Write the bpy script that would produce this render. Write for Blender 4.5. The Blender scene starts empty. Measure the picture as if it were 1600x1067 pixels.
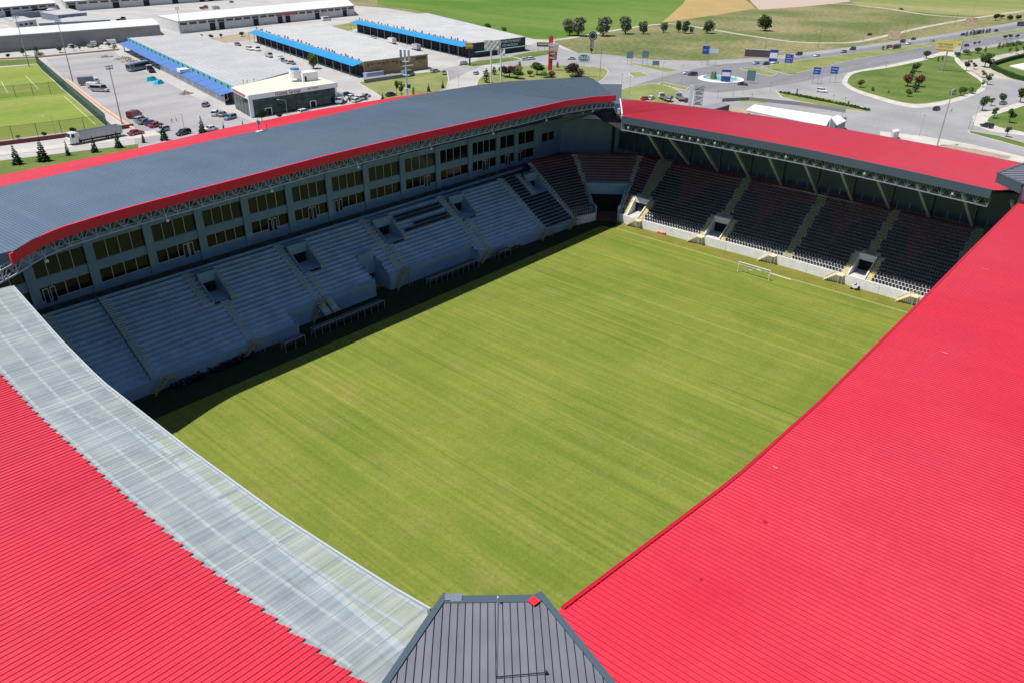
import bpy, bmesh, math, random
from mathutils import Vector, Matrix
import numpy as np
random.seed(7)
R = math.radians
sc = bpy.context.scene
col = sc.collection

# ---------------------------------------------------------------- camera
CAM = Vector((-100.82, -61.545, 67.849))
PITCH, ROLL, YAW, FPX = 0.50017, 0.01486, 0.71397, 1181.68
fw = Vector((math.cos(PITCH)*math.cos(YAW), math.cos(PITCH)*math.sin(YAW), -math.sin(PITCH)))
rt = Vector((math.sin(YAW), -math.cos(YAW), 0)); up = rt.cross(fw)
cr = math.cos(ROLL)*rt + math.sin(ROLL)*up
cu = -math.sin(ROLL)*rt + math.cos(ROLL)*up
cam_data = bpy.data.cameras.new('camera'); cam = bpy.data.objects.new('camera', cam_data); col.objects.link(cam)
M3 = Matrix((cr, cu, -fw)).transposed()
cam.matrix_world = Matrix.Translation(CAM) @ M3.to_4x4()
cam_data.sensor_width = 36.0; cam_data.lens = FPX/1600*36.0
cam_data.clip_start = 0.5; cam_data.clip_end = 9000
sc.camera = cam

# ---------------------------------------------------------------- light
SUN = Vector((-0.37, 0.25, 1.0)).normalized()
el = math.asin(SUN.z)
world = bpy.data.worlds.new("World"); sc.world = world; world.use_nodes = True
wn = world.node_tree; wn.nodes.clear()
sky = wn.nodes.new('ShaderNodeTexSky'); sky.sky_type = 'NISHITA'; sky.sun_disc = False
sky.sun_elevation = el; sky.sun_rotation = math.atan2(SUN.x, SUN.y)
sky.air_density = 1.0; sky.dust_density = 0.6; sky.ozone_density = 2.5
bg = wn.nodes.new('ShaderNodeBackground'); bg.inputs['Strength'].default_value = 0.076
wo = wn.nodes.new('ShaderNodeOutputWorld')
wn.links.new(sky.outputs[0], bg.inputs[0]); wn.links.new(bg.outputs[0], wo.inputs[0])
sl = bpy.data.lights.new('sun', 'SUN'); sl.energy = 4.7; sl.angle = R(0.5); sl.color = (1.0, 0.955, 0.89)
so = bpy.data.objects.new('sun', sl); col.objects.link(so)
so.rotation_euler = SUN.to_track_quat('Z', 'Y').to_euler()
sc.view_settings.view_transform = 'Standard'; sc.view_settings.look = 'None'
sc.view_settings.exposure = 0.18; sc.view_settings.gamma = 1.0; sc.view_settings.use_curve_mapping = False
sc.render.engine = 'CYCLES'
sc.cycles.max_bounces = 6; sc.cycles.diffuse_bounces = 3; sc.cycles.glossy_bounces = 3
sc.cycles.transmission_bounces = 4; sc.cycles.transparent_max_bounces = 8

# ---------------------------------------------------------------- helpers
def G(px, py, z=0.0):
    """ground point that the surveyed picture point stands on"""
    d = fw + cr*((px-800)/FPX) - cu*((py-533.5)/FPX)
    t = (z-CAM.z)/d.z
    p = CAM + d*t
    return Vector((p.x, p.y, z))

class MB:
    def __init__(s): s.v = []; s.f = []; s.m = []
    def quad(s, a, b, c, d, m=0):
        n = len(s.v); s.v += [tuple(a), tuple(b), tuple(c), tuple(d)]; s.f.append((n, n+1, n+2, n+3)); s.m.append(m)
    def tri(s, a, b, c, m=0):
        n = len(s.v); s.v += [tuple(a), tuple(b), tuple(c)]; s.f.append((n, n+1, n+2)); s.m.append(m)
    def poly(s, pts, m=0):
        n = len(s.v); s.v += [tuple(p) for p in pts]; s.f.append(tuple(range(n, n+len(pts)))); s.m.append(m)
    def hexa(s, p, m=0):
        """p: 4 bottom points then 4 top points (counter clockwise)"""
        n = len(s.v); s.v += [tuple(q) for q in p]
        for f in ((3, 2, 1, 0), (4, 5, 6, 7), (0, 1, 5, 4), (1, 2, 6, 5), (2, 3, 7, 6), (3, 0, 4, 7)):
            s.f.append(tuple(n+i for i in f)); s.m.append(m)
    def box(s, x0, x1, y0, y1, z0, z1, m=0):
        s.hexa([(x0, y0, z0), (x1, y0, z0), (x1, y1, z0), (x0, y1, z0), (x0, y0, z1), (x1, y0, z1), (x1, y1, z1), (x0, y1, z1)], m)
    def beam(s, a, b, w, h=None, m=0):
        a = Vector(a); b = Vector(b); d = (b-a)
        if d.length < 1e-6: return
        d.normalize(); h = h or w
        u = Vector((0, 0, 1)) if abs(d.z) < 0.95 else Vector((1, 0, 0))
        r = d.cross(u).normalized(); u = r.cross(d)
        r *= w/2; u *= h/2
        s.hexa([a-r-u, a+r-u, b+r-u, b-r-u, a-r+u, a+r+u, b+r+u, b-r+u], m)
    def cyl(s, a, b, r0, r1=None, n=8, m=0, cap=True):
        a = Vector(a); b = Vector(b); r1 = r0 if r1 is None else r1
        d = (b-a).normalized(); u = Vector((0, 0, 1)) if abs(d.z) < 0.95 else Vector((1, 0, 0))
        r = d.cross(u).normalized(); u = r.cross(d)
        k = len(s.v)
        for i in range(n):
            t = 2*math.pi*i/n; o = r*math.cos(t)+u*math.sin(t)
            s.v += [tuple(a+o*r0), tuple(b+o*r1)]
        for i in range(n):
            j = (i+1) % n; s.f.append((k+2*i, k+2*j, k+2*j+1, k+2*i+1)); s.m.append(m)
        if cap:
            s.f.append(tuple(k+2*i for i in reversed(range(n)))); s.m.append(m)
            s.f.append(tuple(k+2*i+1 for i in range(n))); s.m.append(m)
    def mesh(s, name, mats):
        me = bpy.data.meshes.new(name); me.from_pydata(s.v, [], s.f)
        for m in (mats if isinstance(mats, (list, tuple)) else [mats]): me.materials.append(m)
        me.polygons.foreach_set('material_index', s.m); me.update()
        return me
    def build(s, name, mats, parent=None, **kw):
        return obj(name, s.mesh(name, mats), parent, **kw)

def obj(name, data, parent=None, loc=None, rot=None, label=None, cat=None, group=None, kind=None):
    o = bpy.data.objects.new(name, data); col.objects.link(o)
    if parent is not None: o.parent = parent
    if loc is not None: o.location = loc
    if rot is not None: o.rotation_euler = (0, 0, rot) if not isinstance(rot, (tuple, Vector)) else rot
    tag(o, label, cat, group, kind)
    return o
def tag(o, label=None, cat=None, group=None, kind=None):
    if label: o['label'] = label
    if cat: o['category'] = cat
    if group: o['group'] = group
    if kind: o['kind'] = kind
    return o
def thing(name, label, cat, loc=(0, 0, 0), rot=0, group=None):
    return obj(name, None, None, loc, rot, label, cat, group)
def copy_tree(o, parent=None):
    c = o.copy(); col.objects.link(c)
    if parent is not None: c.parent = parent
    for ch in KIDS(o): copy_tree(ch, c)
    return c
def KIDS(o): return [x for x in o.children]

# ---------------------------------------------------------------- materials
def mat(name, c, rough=0.6, metal=0.0, spec=0.5, c2=None, scale=1.0, mix=(0.35, 0.65), bump=0.0, bscale=8.0, coat=0.0,
        stretch=(1, 1, 1), detail=4.0, fine=0.0, fscale=3.0):
    m = bpy.data.materials.new(name); m.use_nodes = True
    nt = m.node_tree; b = nt.nodes['Principled BSDF']
    b.inputs['Base Color'].default_value = (*c, 1); b.inputs['Roughness'].default_value = rough
    b.inputs['Metallic'].default_value = metal; b.inputs['Specular IOR Level'].default_value = spec
    b.inputs['Coat Weight'].default_value = coat
    if c2 is not None or bump or fine:
        g = nt.nodes.new('ShaderNodeNewGeometry')
        mp = nt.nodes.new('ShaderNodeMapping'); mp.inputs['Scale'].default_value = stretch
        nt.links.new(g.outputs['Position'], mp.inputs['Vector'])
    last = None
    if c2 is not None:
        n = nt.nodes.new('ShaderNodeTexNoise'); n.inputs['Scale'].default_value = scale; n.inputs['Detail'].default_value = detail
        nt.links.new(mp.outputs[0], n.inputs['Vector'])
        r = nt.nodes.new('ShaderNodeValToRGB')
        r.color_ramp.elements[0].position = mix[0]; r.color_ramp.elements[0].color = (*c, 1)
        r.color_ramp.elements[1].position = mix[1]; r.color_ramp.elements[1].color = (*c2, 1)
        nt.links.new(n.outputs['Fac'], r.inputs[0]); last = r.outputs[0]
        nt.links.new(last, b.inputs['Base Color'])
    if fine:
        n2 = nt.nodes.new('ShaderNodeTexNoise'); n2.inputs['Scale'].default_value = fscale; n2.inputs['Detail'].default_value = 6
        nt.links.new(mp.outputs[0], n2.inputs['Vector'])
        mr = nt.nodes.new('ShaderNodeMapRange'); mr.inputs[1].default_value = 0.3; mr.inputs[2].default_value = 0.7
        mr.inputs[3].default_value = 1-fine; mr.inputs[4].default_value = 1+fine
        nt.links.new(n2.outputs['Fac'], mr.inputs[0])
        mx = nt.nodes.new('ShaderNodeMix'); mx.data_type = 'RGBA'; mx.blend_type = 'MULTIPLY'; mx.inputs[0].default_value = 1
        if last is not None: nt.links.new(last, mx.inputs[6])
        else: mx.inputs[6].default_value = (*c, 1)
        nt.links.new(mr.outputs[0], mx.inputs[7]); nt.links.new(mx.outputs[2], b.inputs['Base Color'])
    if bump:
        n3 = nt.nodes.new('ShaderNodeTexNoise'); n3.inputs['Scale'].default_value = bscale; n3.inputs['Detail'].default_value = 5
        nt.links.new(mp.outputs[0], n3.inputs['Vector'])
        bp = nt.nodes.new('ShaderNodeBump'); bp.inputs['Strength'].default_value = bump; bp.inputs['Distance'].default_value = 0.05
        nt.links.new(n3.outputs['Fac'], bp.inputs['Height']); nt.links.new(bp.outputs[0], b.inputs['Normal'])
    return m

def roof_mat(name, c, rough, spec, wear, sc1=0.15, coat=0.0, fade=None):
    """painted sheet steel: tone varies per panel, faint dirt streaks"""
    m = bpy.data.materials.new(name); m.use_nodes = True; nt = m.node_tree; b = nt.nodes['Principled BSDF']
    b.inputs['Specular IOR Level'].default_value = spec; b.inputs['Coat Weight'].default_value = coat; b.inputs['Coat Roughness'].default_value = 0.35
    g = nt.nodes.new('ShaderNodeNewGeometry')
    n = nt.nodes.new('ShaderNodeTexNoise'); n.inputs['Scale'].default_value = sc1; n.inputs['Detail'].default_value = 6
    nt.links.new(g.outputs['Position'], n.inputs['Vector'])
    oi = nt.nodes.new('ShaderNodeObjectInfo')
    mr = nt.nodes.new('ShaderNodeMapRange'); mr.inputs[3].default_value = 1-wear; mr.inputs[4].default_value = 1+wear
    nt.links.new(oi.outputs['Random'], mr.inputs[0])
    mr2 = nt.nodes.new('ShaderNodeMapRange'); mr2.inputs[1].default_value = 0.3; mr2.inputs[2].default_value = 0.7
    mr2.inputs[3].default_value = 1-wear*1.6; mr2.inputs[4].default_value = 1+wear*1.6
    nt.links.new(n.outputs['Fac'], mr2.inputs[0])
    mu = nt.nodes.new('ShaderNodeMath'); mu.operation = 'MULTIPLY'
    nt.links.new(mr.outputs[0], mu.inputs[0]); nt.links.new(mr2.outputs[0], mu.inputs[1])
    mx = nt.nodes.new('ShaderNodeMix'); mx.data_type = 'RGBA'; mx.blend_type = 'MULTIPLY'; mx.inputs[0].default_value = 1
    mx.inputs[6].default_value = (*c, 1); nt.links.new(mu.outputs[0], mx.inputs[7])
    last = mx.outputs[2]
    if fade is not None:
        nf = nt.nodes.new('ShaderNodeTexNoise'); nf.inputs['Scale'].default_value = 0.028; nf.inputs['Detail'].default_value = 5; nf.inputs['Roughness'].default_value = 0.6
        nt.links.new(g.outputs['Position'], nf.inputs['Vector'])
        ng = nt.nodes.new('ShaderNodeTexNoise'); ng.inputs['Scale'].default_value = 1.3; ng.inputs['Detail'].default_value = 8; ng.inputs['Roughness'].default_value = 0.75
        nt.links.new(g.outputs['Position'], ng.inputs['Vector'])
        rf_ = nt.nodes.new('ShaderNodeMapRange'); rf_.inputs[1].default_value = 0.42; rf_.inputs[2].default_value = 0.66; rf_.inputs[3].default_value = 0; rf_.inputs[4].default_value = 0.75
        nt.links.new(nf.outputs['Fac'], rf_.inputs[0])
        rg_ = nt.nodes.new('ShaderNodeMapRange'); rg_.inputs[1].default_value = 0.35; rg_.inputs[2].default_value = 0.75; rg_.inputs[3].default_value = 0.75; rg_.inputs[4].default_value = 1.15
        nt.links.new(ng.outputs['Fac'], rg_.inputs[0])
        mm = nt.nodes.new('ShaderNodeMath'); mm.operation = 'MULTIPLY'; nt.links.new(rf_.outputs[0], mm.inputs[0]); nt.links.new(rg_.outputs[0], mm.inputs[1])
        m2 = nt.nodes.new('ShaderNodeMix'); m2.data_type = 'RGBA'; nt.links.new(mm.outputs[0], m2.inputs[0]); nt.links.new(last, m2.inputs[6]); m2.inputs[7].default_value = (*fade, 1)
        m3 = nt.nodes.new('ShaderNodeMix'); m3.data_type = 'RGBA'; m3.blend_type = 'MULTIPLY'; m3.inputs[0].default_value = 0.35
        nt.links.new(m2.outputs[2], m3.inputs[6]); nt.links.new(rg_.outputs[0], m3.inputs[7]); last = m3.outputs[2]
    nt.links.new(last, b.inputs['Base Color'])
    mr3 = nt.nodes.new('ShaderNodeMapRange'); mr3.inputs[1].default_value = 0.3; mr3.inputs[2].default_value = 0.7
    mr3.inputs[3].default_value = rough-0.05; mr3.inputs[4].default_value = rough+0.07
    nt.links.new(n.outputs['Fac'], mr3.inputs[0]); nt.links.new(mr3.outputs[0], b.inputs['Roughness'])
    return m

M = {}
M['red'] = roof_mat('red_sheet', (0.62, 0.020, 0.048), 0.42, 0.6, 0.04, fade=(0.60, 0.050, 0.078))
M['redf'] = mat('red_fascia', (0.80, 0.010, 0.055), 0.4)
M['grey'] = roof_mat('grey_sheet', (0.115, 0.165, 0.235), 0.33, 0.7, 0.05, fade=(0.15, 0.19, 0.25))
M['greyc'] = roof_mat('grey_cap', (0.16, 0.165, 0.2), 0.45, 0.5, 0.06, 0.4)
M['greyf'] = mat('grey_fascia', (0.07, 0.10, 0.13), 0.35, spec=0.6)
M['red_shade'] = mat('red_rib_shade', (0.43, 0.014, 0.038), 0.5)  # rib sides painted darker red for the shade and dirt along them
M['grey_shade'] = mat('grey_rib_shade', (0.055, 0.08, 0.115), 0.5)  # darker grey painted on rib sides for their shade and dirt
M['transs'] = mat('sheet_overlap', (0.72, 0.80, 0.85), 0.4)
M['redc'] = mat('red_edge_trim', (0.46, 0.008, 0.025), 0.4)
M['steelb'] = mat('end_truss_paint', (0.24, 0.27, 0.30), 0.5)
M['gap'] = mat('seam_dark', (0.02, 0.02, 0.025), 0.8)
M['zinc'] = mat('bare_zinc', (0.6, 0.62, 0.65), 0.3, metal=0.8)
M['steel'] = mat('truss_paint', (0.38, 0.42, 0.52), 0.5)
M['steeld'] = mat('dark_steel', (0.1, 0.12, 0.13), 0.5)
M['wall'] = mat('sky_tinted_render', (0.30, 0.43, 0.58), 0.7, c2=(0.25, 0.37, 0.51), scale=0.4, fine=0.06)  # blue of the skylit shade mixed into the wall colour
M['walld'] = mat('dark_cladding', (0.075, 0.13, 0.20), 0.5, c2=(0.06, 0.105, 0.165), scale=0.3)
M['conc'] = mat('sky_tinted_concrete', (0.44, 0.58, 0.74), 0.8, c2=(0.35, 0.47, 0.62), scale=0.35, fine=0.10, fscale=2.2, bump=0.25, bscale=4)  # concrete tinted blue to carry the sky light in the shade
M['concw'] = mat('white_wall_paint', (0.84, 0.84, 0.86), 0.75, c2=(0.72, 0.72, 0.73), scale=0.5, fine=0.07)
M['conc2'] = mat('end_terrace_concrete', (0.56, 0.56, 0.56), 0.85, c2=(0.44, 0.45, 0.46), scale=0.4, fine=0.12, fscale=2.5)
M['yel'] = mat('yellow_step_paint', (0.66, 0.60, 0.30), 0.75, c2=(0.52, 0.48, 0.27), scale=1.5, fine=0.12)
M['yelm'] = mat('sunlit_yellow_metal', (0.74, 0.66, 0.42), 0.5)  # pale copy for steps in sun, sunlight painted into the colour
M['seatb'] = mat('black_seat', (0.012, 0.014, 0.02), 0.45)
M['seatr'] = mat('dark_red_seat', (0.17, 0.010, 0.03), 0.45)
M['glass'] = mat('window_glass', (0.012, 0.015, 0.018), 0.06, spec=0.2)
M['glasso'] = mat('olive_glass', (0.036, 0.046, 0.040), 0.10, spec=0.2)
M['frame'] = mat('white_frame', (0.75, 0.76, 0.78), 0.5)
M['black'] = mat('black_opening', (0.012, 0.012, 0.014), 0.9)
M['rail'] = mat('pale_edge', (0.42, 0.46, 0.48), 0.5)
M['white'] = mat('white_paint', (0.80, 0.80, 0.80), 0.5)
M['tartan'] = mat('tunnel_floor', (0.16, 0.07, 0.07), 0.9)

def grass_mat():
    m = bpy.data.materials.new('pitch_grass'); m.use_nodes = True; nt = m.node_tree; b = nt.nodes['Principled BSDF']
    b.inputs['Roughness'].default_value = 0.9; b.inputs['Specular IOR Level'].default_value = 0.15
    g = nt.nodes.new('ShaderNodeNewGeometry')
    def noise(stretch, scale, detail=4.0, rough=0.55, dist=0.0):
        mp = nt.nodes.new('ShaderNodeMapping'); mp.inputs['Scale'].default_value = stretch
        nt.links.new(g.outputs['Position'], mp.inputs['Vector'])
        n = nt.nodes.new('ShaderNodeTexNoise'); n.inputs['Scale'].default_value = scale; n.inputs['Detail'].default_value = detail
        n.inputs['Roughness'].default_value = rough; n.inputs['Distortion'].default_value = dist
        nt.links.new(mp.outputs[0], n.inputs['Vector']); return n.outputs['Fac']
    def ramp(f, a, b_, lo, hi):
        r = nt.nodes.new('ShaderNodeMapRange'); r.inputs[1].default_value = a; r.inputs[2].default_value = b_
        r.inputs[3].default_value = lo; r.inputs[4].default_value = hi; nt.links.new(f, r.inputs[0]); return r.outputs[0]
    def mix(f, c1, c2, bt='MIX'):
        x = nt.nodes.new('ShaderNodeMix'); x.data_type = 'RGBA'; x.blend_type = bt
        if isinstance(f, float): x.inputs[0].default_value = f
        else: nt.links.new(f, x.inputs[0])
        for i, c in ((6, c1), (7, c2)):
            if isinstance(c, tuple): x.inputs[i].default_value = (*c, 1)
            else: nt.links.new(c, x.inputs[i])
        return x.outputs[2]
    big = noise((1, 1, 1), 0.055, 3)
    c = mix(ramp(big, 0.4, 0.62, 0, 1), (0.163, 0.205, 0.036), (0.198, 0.226, 0.044))
    patch = noise((1, 0.7, 1), 0.22, 5, 0.6)
    c = mix(ramp(patch, 0.5, 0.72, 0, 0.6), c, (0.235, 0.226, 0.066))
    s1 = noise((1.0, 0.03, 1), 0.45, 5, 0.65, 0.15)
    c = mix(ramp(s1, 0.36, 0.64, 0, 1), mix(1.0, c, (0.91, 0.95, 0.90), 'MULTIPLY'), mix(1.0, c, (1.07, 1.03, 1.05), 'MULTIPLY'))
    blot = noise((1, 0.8, 1), 0.5, 6, 0.7, 0.4)
    c = mix(ramp(blot, 0.42, 0.66, 0, 0.7), c, mix(1.0, c, (0.88, 0.93, 0.82), 'MULTIPLY'))
    s2 = noise((1.0, 0.02, 1), 1.5, 3, 0.6)
    c = mix(ramp(s2, 0.36, 0.64, 0, 1), mix(1.0, c, (0.90, 0.93, 0.90), 'MULTIPLY'), mix(1.0, c, (1.12, 1.09, 1.10), 'MULTIPLY'))
    s4 = noise((1.0, 0.012, 1), 0.9, 1, 0.4)
    c = mix(ramp(s4, 0.60, 0.70, 0, 0.8), c, mix(1.0, c, (1.20, 1.15, 1.28), 'MULTIPLY'))
    c = mix(ramp(s4, 0.40, 0.32, 0, 0.8), c, mix(1.0, c, (0.82, 0.88, 0.82), 'MULTIPLY'))
    s3 = noise((0.03, 1.0, 1), 0.7, 2)
    c = mix(ramp(s3, 0.5, 0.7, 0, 0.35), c, mix(1.0, c, (0.80, 0.88, 0.8), 'MULTIPLY'))
    fine = noise((1, 1, 1), 2.2, 8, 0.8)
    c = mix(ramp(fine, 0.3, 0.7, 0, 1), mix(1.0, c, (0.74, 0.80, 0.72), 'MULTIPLY'), mix(1.0, c, (1.22, 1.17, 1.12), 'MULTIPLY'))
    nt.links.new(c, b.inputs['Base Color'])
    bp = nt.nodes.new('ShaderNodeBump'); bp.inputs['Strength'].default_value = 0.3; bp.inputs['Distance'].default_value = 0.05
    nt.links.new(noise((1, 1, 1), 9.0, 4), bp.inputs['Height']); nt.links.new(bp.outputs[0], b.inputs['Normal'])
    return m
M['pitch'] = grass_mat()
M['apron'] = mat('apron_turf', (0.155, 0.165, 0.028), 0.9, c2=(0.20, 0.19, 0.045), scale=0.25, fine=0.15, fscale=2.5, spec=0.1)
M['edge'] = mat('worn_edge_turf', (0.26, 0.30, 0.09), 0.9, fine=0.15, spec=0.1)

def translucent_mat():
    m = bpy.data.materials.new('translucent_sheet'); m.use_nodes = True; nt = m.node_tree
    b = nt.nodes['Principled BSDF']; out = nt.nodes['Material Output']
    g = nt.nodes.new('ShaderNodeNewGeometry')
    mp = nt.nodes.new('ShaderNodeMapping'); mp.inputs['Scale'].default_value = (0.10, 2.6, 1)
    nt.links.new(g.outputs['Position'], mp.inputs['Vector'])
    n = nt.nodes.new('ShaderNodeTexNoise'); n.inputs['Scale'].default_value = 1.4; n.inputs['Detail'].default_value = 6
    nt.links.new(mp.outputs[0], n.inputs['Vector'])
    n2 = nt.nodes.new('ShaderNodeTexNoise'); n2.inputs['Scale'].default_value = 0.35; n2.inputs['Detail'].default_value = 4
    nt.links.new(g.outputs['Position'], n2.inputs['Vector'])
    r = nt.nodes.new('ShaderNodeValToRGB')
    r.color_ramp.elements[0].position = 0.3; r.color_ramp.elements[0].color = (0.29, 0.33, 0.35, 1)
    r.color_ramp.elements[1].position = 0.72; r.color_ramp.elements[1].color = (0.50, 0.53, 0.52, 1)
    nt.links.new(n.outputs['Fac'], r.inputs[0]); nt.links.new(r.outputs[0], b.inputs['Base Color'])
    b.inputs['Roughness'].default_value = 0.55; b.inputs['Specular IOR Level'].default_value = 0.3
    tr = nt.nodes.new('ShaderNodeBsdfTransparent'); tr.inputs[0].default_value = (0.82, 0.92, 0.95, 1)
    ml = nt.nodes.new('ShaderNodeMath'); ml.operation = 'ADD'
    mr = nt.nodes.new('ShaderNodeMapRange'); mr.inputs[1].default_value = 0.35; mr.inputs[2].default_value = 0.68
    mr.inputs[3].default_value = 0.42; mr.inputs[4].default_value = 0.24
    nt.links.new(n2.outputs['Fac'], mr.inputs[0])
    ms = nt.nodes.new('ShaderNodeMixShader')
    nt.links.new(mr.outputs[0], ms.inputs[0]); nt.links.new(b.outputs[0], ms.inputs[1]); nt.links.new(tr.outputs[0], ms.inputs[2])
    nt.links.new(ms.outputs[0], out.inputs[0]); return m
M['trans'] = translucent_mat()

# ================================================================ GROUND UNDER THE STADIUM
def sheet(name, pts, z, m, parent=None, **kw):
    mb = MB(); mb.poly([(p[0], p[1], z) for p in pts]); 
    me = mb.mesh(name, m)
    bm = bmesh.new(); bm.from_mesh(me)
    bmesh.ops.triangulate(bm, faces=bm.faces[:])
    for f in bm.faces:
        if f.normal.z < 0: f.normal_flip()
    bm.to_mesh(me); bm.free()
    return obj(name, me, parent, **kw)

sheet('stadium_yard', [(-140, -120), (112, -120), (112, 96), (-140, 96)], 0.004, mat('yard_paving', (0.42, 0.41, 0.40), 0.85, c2=(0.34, 0.33, 0.32), scale=0.2, fine=0.08), kind='structure')
sheet('apron', [(-66, -52), (64, -52), (64, 57), (-66, 57)], 0.03, M['apron'], kind='structure')
sheet('painted_shade_strip', [(-66, 40.6), (60.5, 40.6), (61.5, 56), (-66, 56)], 0.045, mat('shade_painted_turf', (0.030, 0.048, 0.022), 0.9, c2=(0.022, 0.036, 0.020), scale=0.4, fine=0.2, spec=0.1), kind='structure')  # turf coloured nearly black green to paint in the main stand's shade
sheet('pitch', [(-66, -52), (56.6, -52), (56.6, 40.5), (55.5, 44), (-66, 44)], 0.06, M['pitch'], kind='structure')
mb = MB(); mb.box(56.6, 57.2, -44, 40, 0.03, 0.066); mb.build('turf_edge', M['edge'], kind='structure')
mb = MB(); rnd_ = random.Random(8); mb.poly([(0.3+rnd_.uniform(.6, 1.15)*math.cos(k*math.pi/10), -0.5+rnd_.uniform(.6, 1.15)*math.sin(k*math.pi/10), 0.064) for k in range(20)]); mb.build('worn_turf_spot', mat('dark_turf', (0.155, 0.21, 0.04), 0.9, spec=0.1), kind='structure')

# ================================================================ TERRACES
def lerp(tab, x):
    if x <= tab[0][0]: return tab[0][1]
    for (a, b), (c, d) in zip(tab, tab[1:]):
        if x <= c: return b+(d-b)*(x-a)/(c-a)
    return tab[-1][1]

def normals(P):
    N = []
    segs = [(Vector(P[i+1])-Vector(P[i])).normalized() for i in range(len(P)-1)]
    out = [Vector((-s.y, s.x)) for s in segs]
    for i in range(len(P)):
        a = out[max(i-1, 0)]; b = out[min(i, len(out)-1)]
        n = (a+b).normalized(); N.append(n/max(0.3, n.dot(a)))
    return N

class Terrace:
    def __init__(s, P, rows, tread, rise, z0):
        s.P = [Vector(p) for p in P]; s.N = normals(P); s.rows = rows; s.t = tread; s.r = rise; s.z0 = z0
        s.L = [0]
        for a, b in zip(s.P, s.P[1:]): s.L.append(s.L[-1]+(b-a).length)
    def at(s, l, d):
        """point at path length l, offset d"""
        for i in range(len(s.P)-1):
            if l <= s.L[i+1] or i == len(s.P)-2:
                t = (l-s.L[i])/(s.L[i+1]-s.L[i])
                a = s.P[i]+s.N[i]*d; b = s.P[i+1]+s.N[i+1]*d
                return a.lerp(b, t)
    def pt(s, l, d, z): q = s.at(l, d); return (q.x, q.y, z)
    def z(s, r): return s.z0+r*s.r
    def block(s, mb, la, lb, d0, d1, z0, z1, m=0):
        mb.hexa([s.pt(la, d0, z0), s.pt(lb, d0, z0), s.pt(lb, d1, z0), s.pt(la, d1, z0),
                 s.pt(la, d0, z1), s.pt(lb, d0, z1), s.pt(lb, d1, z1), s.pt(la, d1, z1)], m)
    def build(s, cuts, parent, m, wallm, lip=0.12, floors=True, front=True):
        """cuts: (la, lb, r0, r1, floorz or None)"""
        br = set(s.L)
        for c in cuts: br.add(c[0]); br.add(c[1])
        l = 0
        while l < s.L[-1]: br.add(l); l += 6
        br = sorted(br); seg = []
        mb = MB(); fw_ = MB(); runs = []
        for a, b in zip(br, br[1:]):
            if b-a < 1e-4: continue
            mid = (a+b)/2; cut = [c for c in cuts if c[0]-1e-6 < mid < c[1]+1e-6]
            skip = {}
            for c in cut:
                for r in range(c[2], c[3]+1): skip[r] = c[4]
            prevz = None
            for r in range(s.rows):
                if r in skip: prevz = skip[r] if skip[r] is not None else 0.0; continue
                d = r*s.t; z = s.z(r)
                if r == 0:
                    if front: pass
                else:
                    zb = s.z(r-1) if (r-1) not in skip else (skip[r-1] if skip[r-1] is not None else 0.0)
                    if zb < z-1e-6: mb.quad(s.pt(a, d, zb), s.pt(b, d, zb), s.pt(b, d, z), s.pt(a, d, z))
                mb.quad(s.pt(a, d, z), s.pt(b, d, z), s.pt(b, d+s.t, z), s.pt(a, d+s.t, z))
            if front:
                if 0 not in skip: s.block(fw_, a, b, -0.25, 0.0, 0.0, s.z0+0.12)
                elif skip[0] is not None: s.block(fw_, a, b, -0.25, 0.0, 0.0, s.z0+0.12)
                elif fw_.v: runs.append(fw_); fw_ = MB()
            for c in cut:
                if c[4] is not None:
                    mb.quad(s.pt(a, c[2]*s.t, c[4]), s.pt(b, c[2]*s.t, c[4]), s.pt(b, (c[3]+1)*s.t, c[4]), s.pt(a, (c[3]+1)*s.t, c[4]))
        mb.build('terrace', m, parent)
        if front:
            for q in runs+[fw_]:
                if q.v: q.build('front_wall', wallm, parent)
    def portal(s, parent, la, lb, r0, r1, fz, m, dark, para=0.9, doorh=2.3, lint=0.5):
        mb = MB(); w = 0.22; d0 = r0*s.t; d1 = (r1+1)*s.t; ztop = s.z(r1+1)
        for l0, l1 in ((la-w, la), (lb, lb+w)):
            h0 = max(s.z(r0)+0.3, fz+0.5)
            mb.hexa([s.pt(l0, d0, fz), s.pt(l1, d0, fz), s.pt(l1, d1, fz), s.pt(l0, d1, fz),
                     s.pt(l0, d0, h0), s.pt(l1, d0, h0), s.pt(l1, d1, ztop+para), s.pt(l0, d1, ztop+para)])
        s.block(mb, la-w, lb+w, d1-0.9, d1, fz+doorh, ztop+para-0.05)
        o = mb.build('vomitory_wall', m, parent)
        mb = MB(); s.block(mb, la+0.05, lb-0.05, d1-0.35, d1-0.02, fz+0.005, fz+doorh)
        mb.build('doorway', dark, o)
        return o
    def stair(s, parent, la, lb, r0, r1, m, nose=None):
        mb = MB()
        for r in range(r0, r1+1):
            z = s.z(r); d = r*s.t
            s.block(mb, la, lb, d-0.02, d+0.04 if nose else d+0.02, z-s.r*0.98, z+0.012, 1 if nose else 0)
            s.block(mb, la, lb, d+s.t*0.5, d+s.t-0.001, z+0.004, z+s.r*0.5, 0)
            s.block(mb, la, lb, d+0.0, d+s.t*0.5-0.01, z+0.003, z+0.014, 0)
        mb.build('aisle_stair', [m, nose or m], parent)

mainst = thing('main_stand', 'long stand with bare tiers in bluish shade, two rows of windows and a grey roof', 'stadium stand')
endst = thing('end_stand', 'red roofed stand behind the far goal, filled with black and dark red seats', 'stadium stand')

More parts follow.
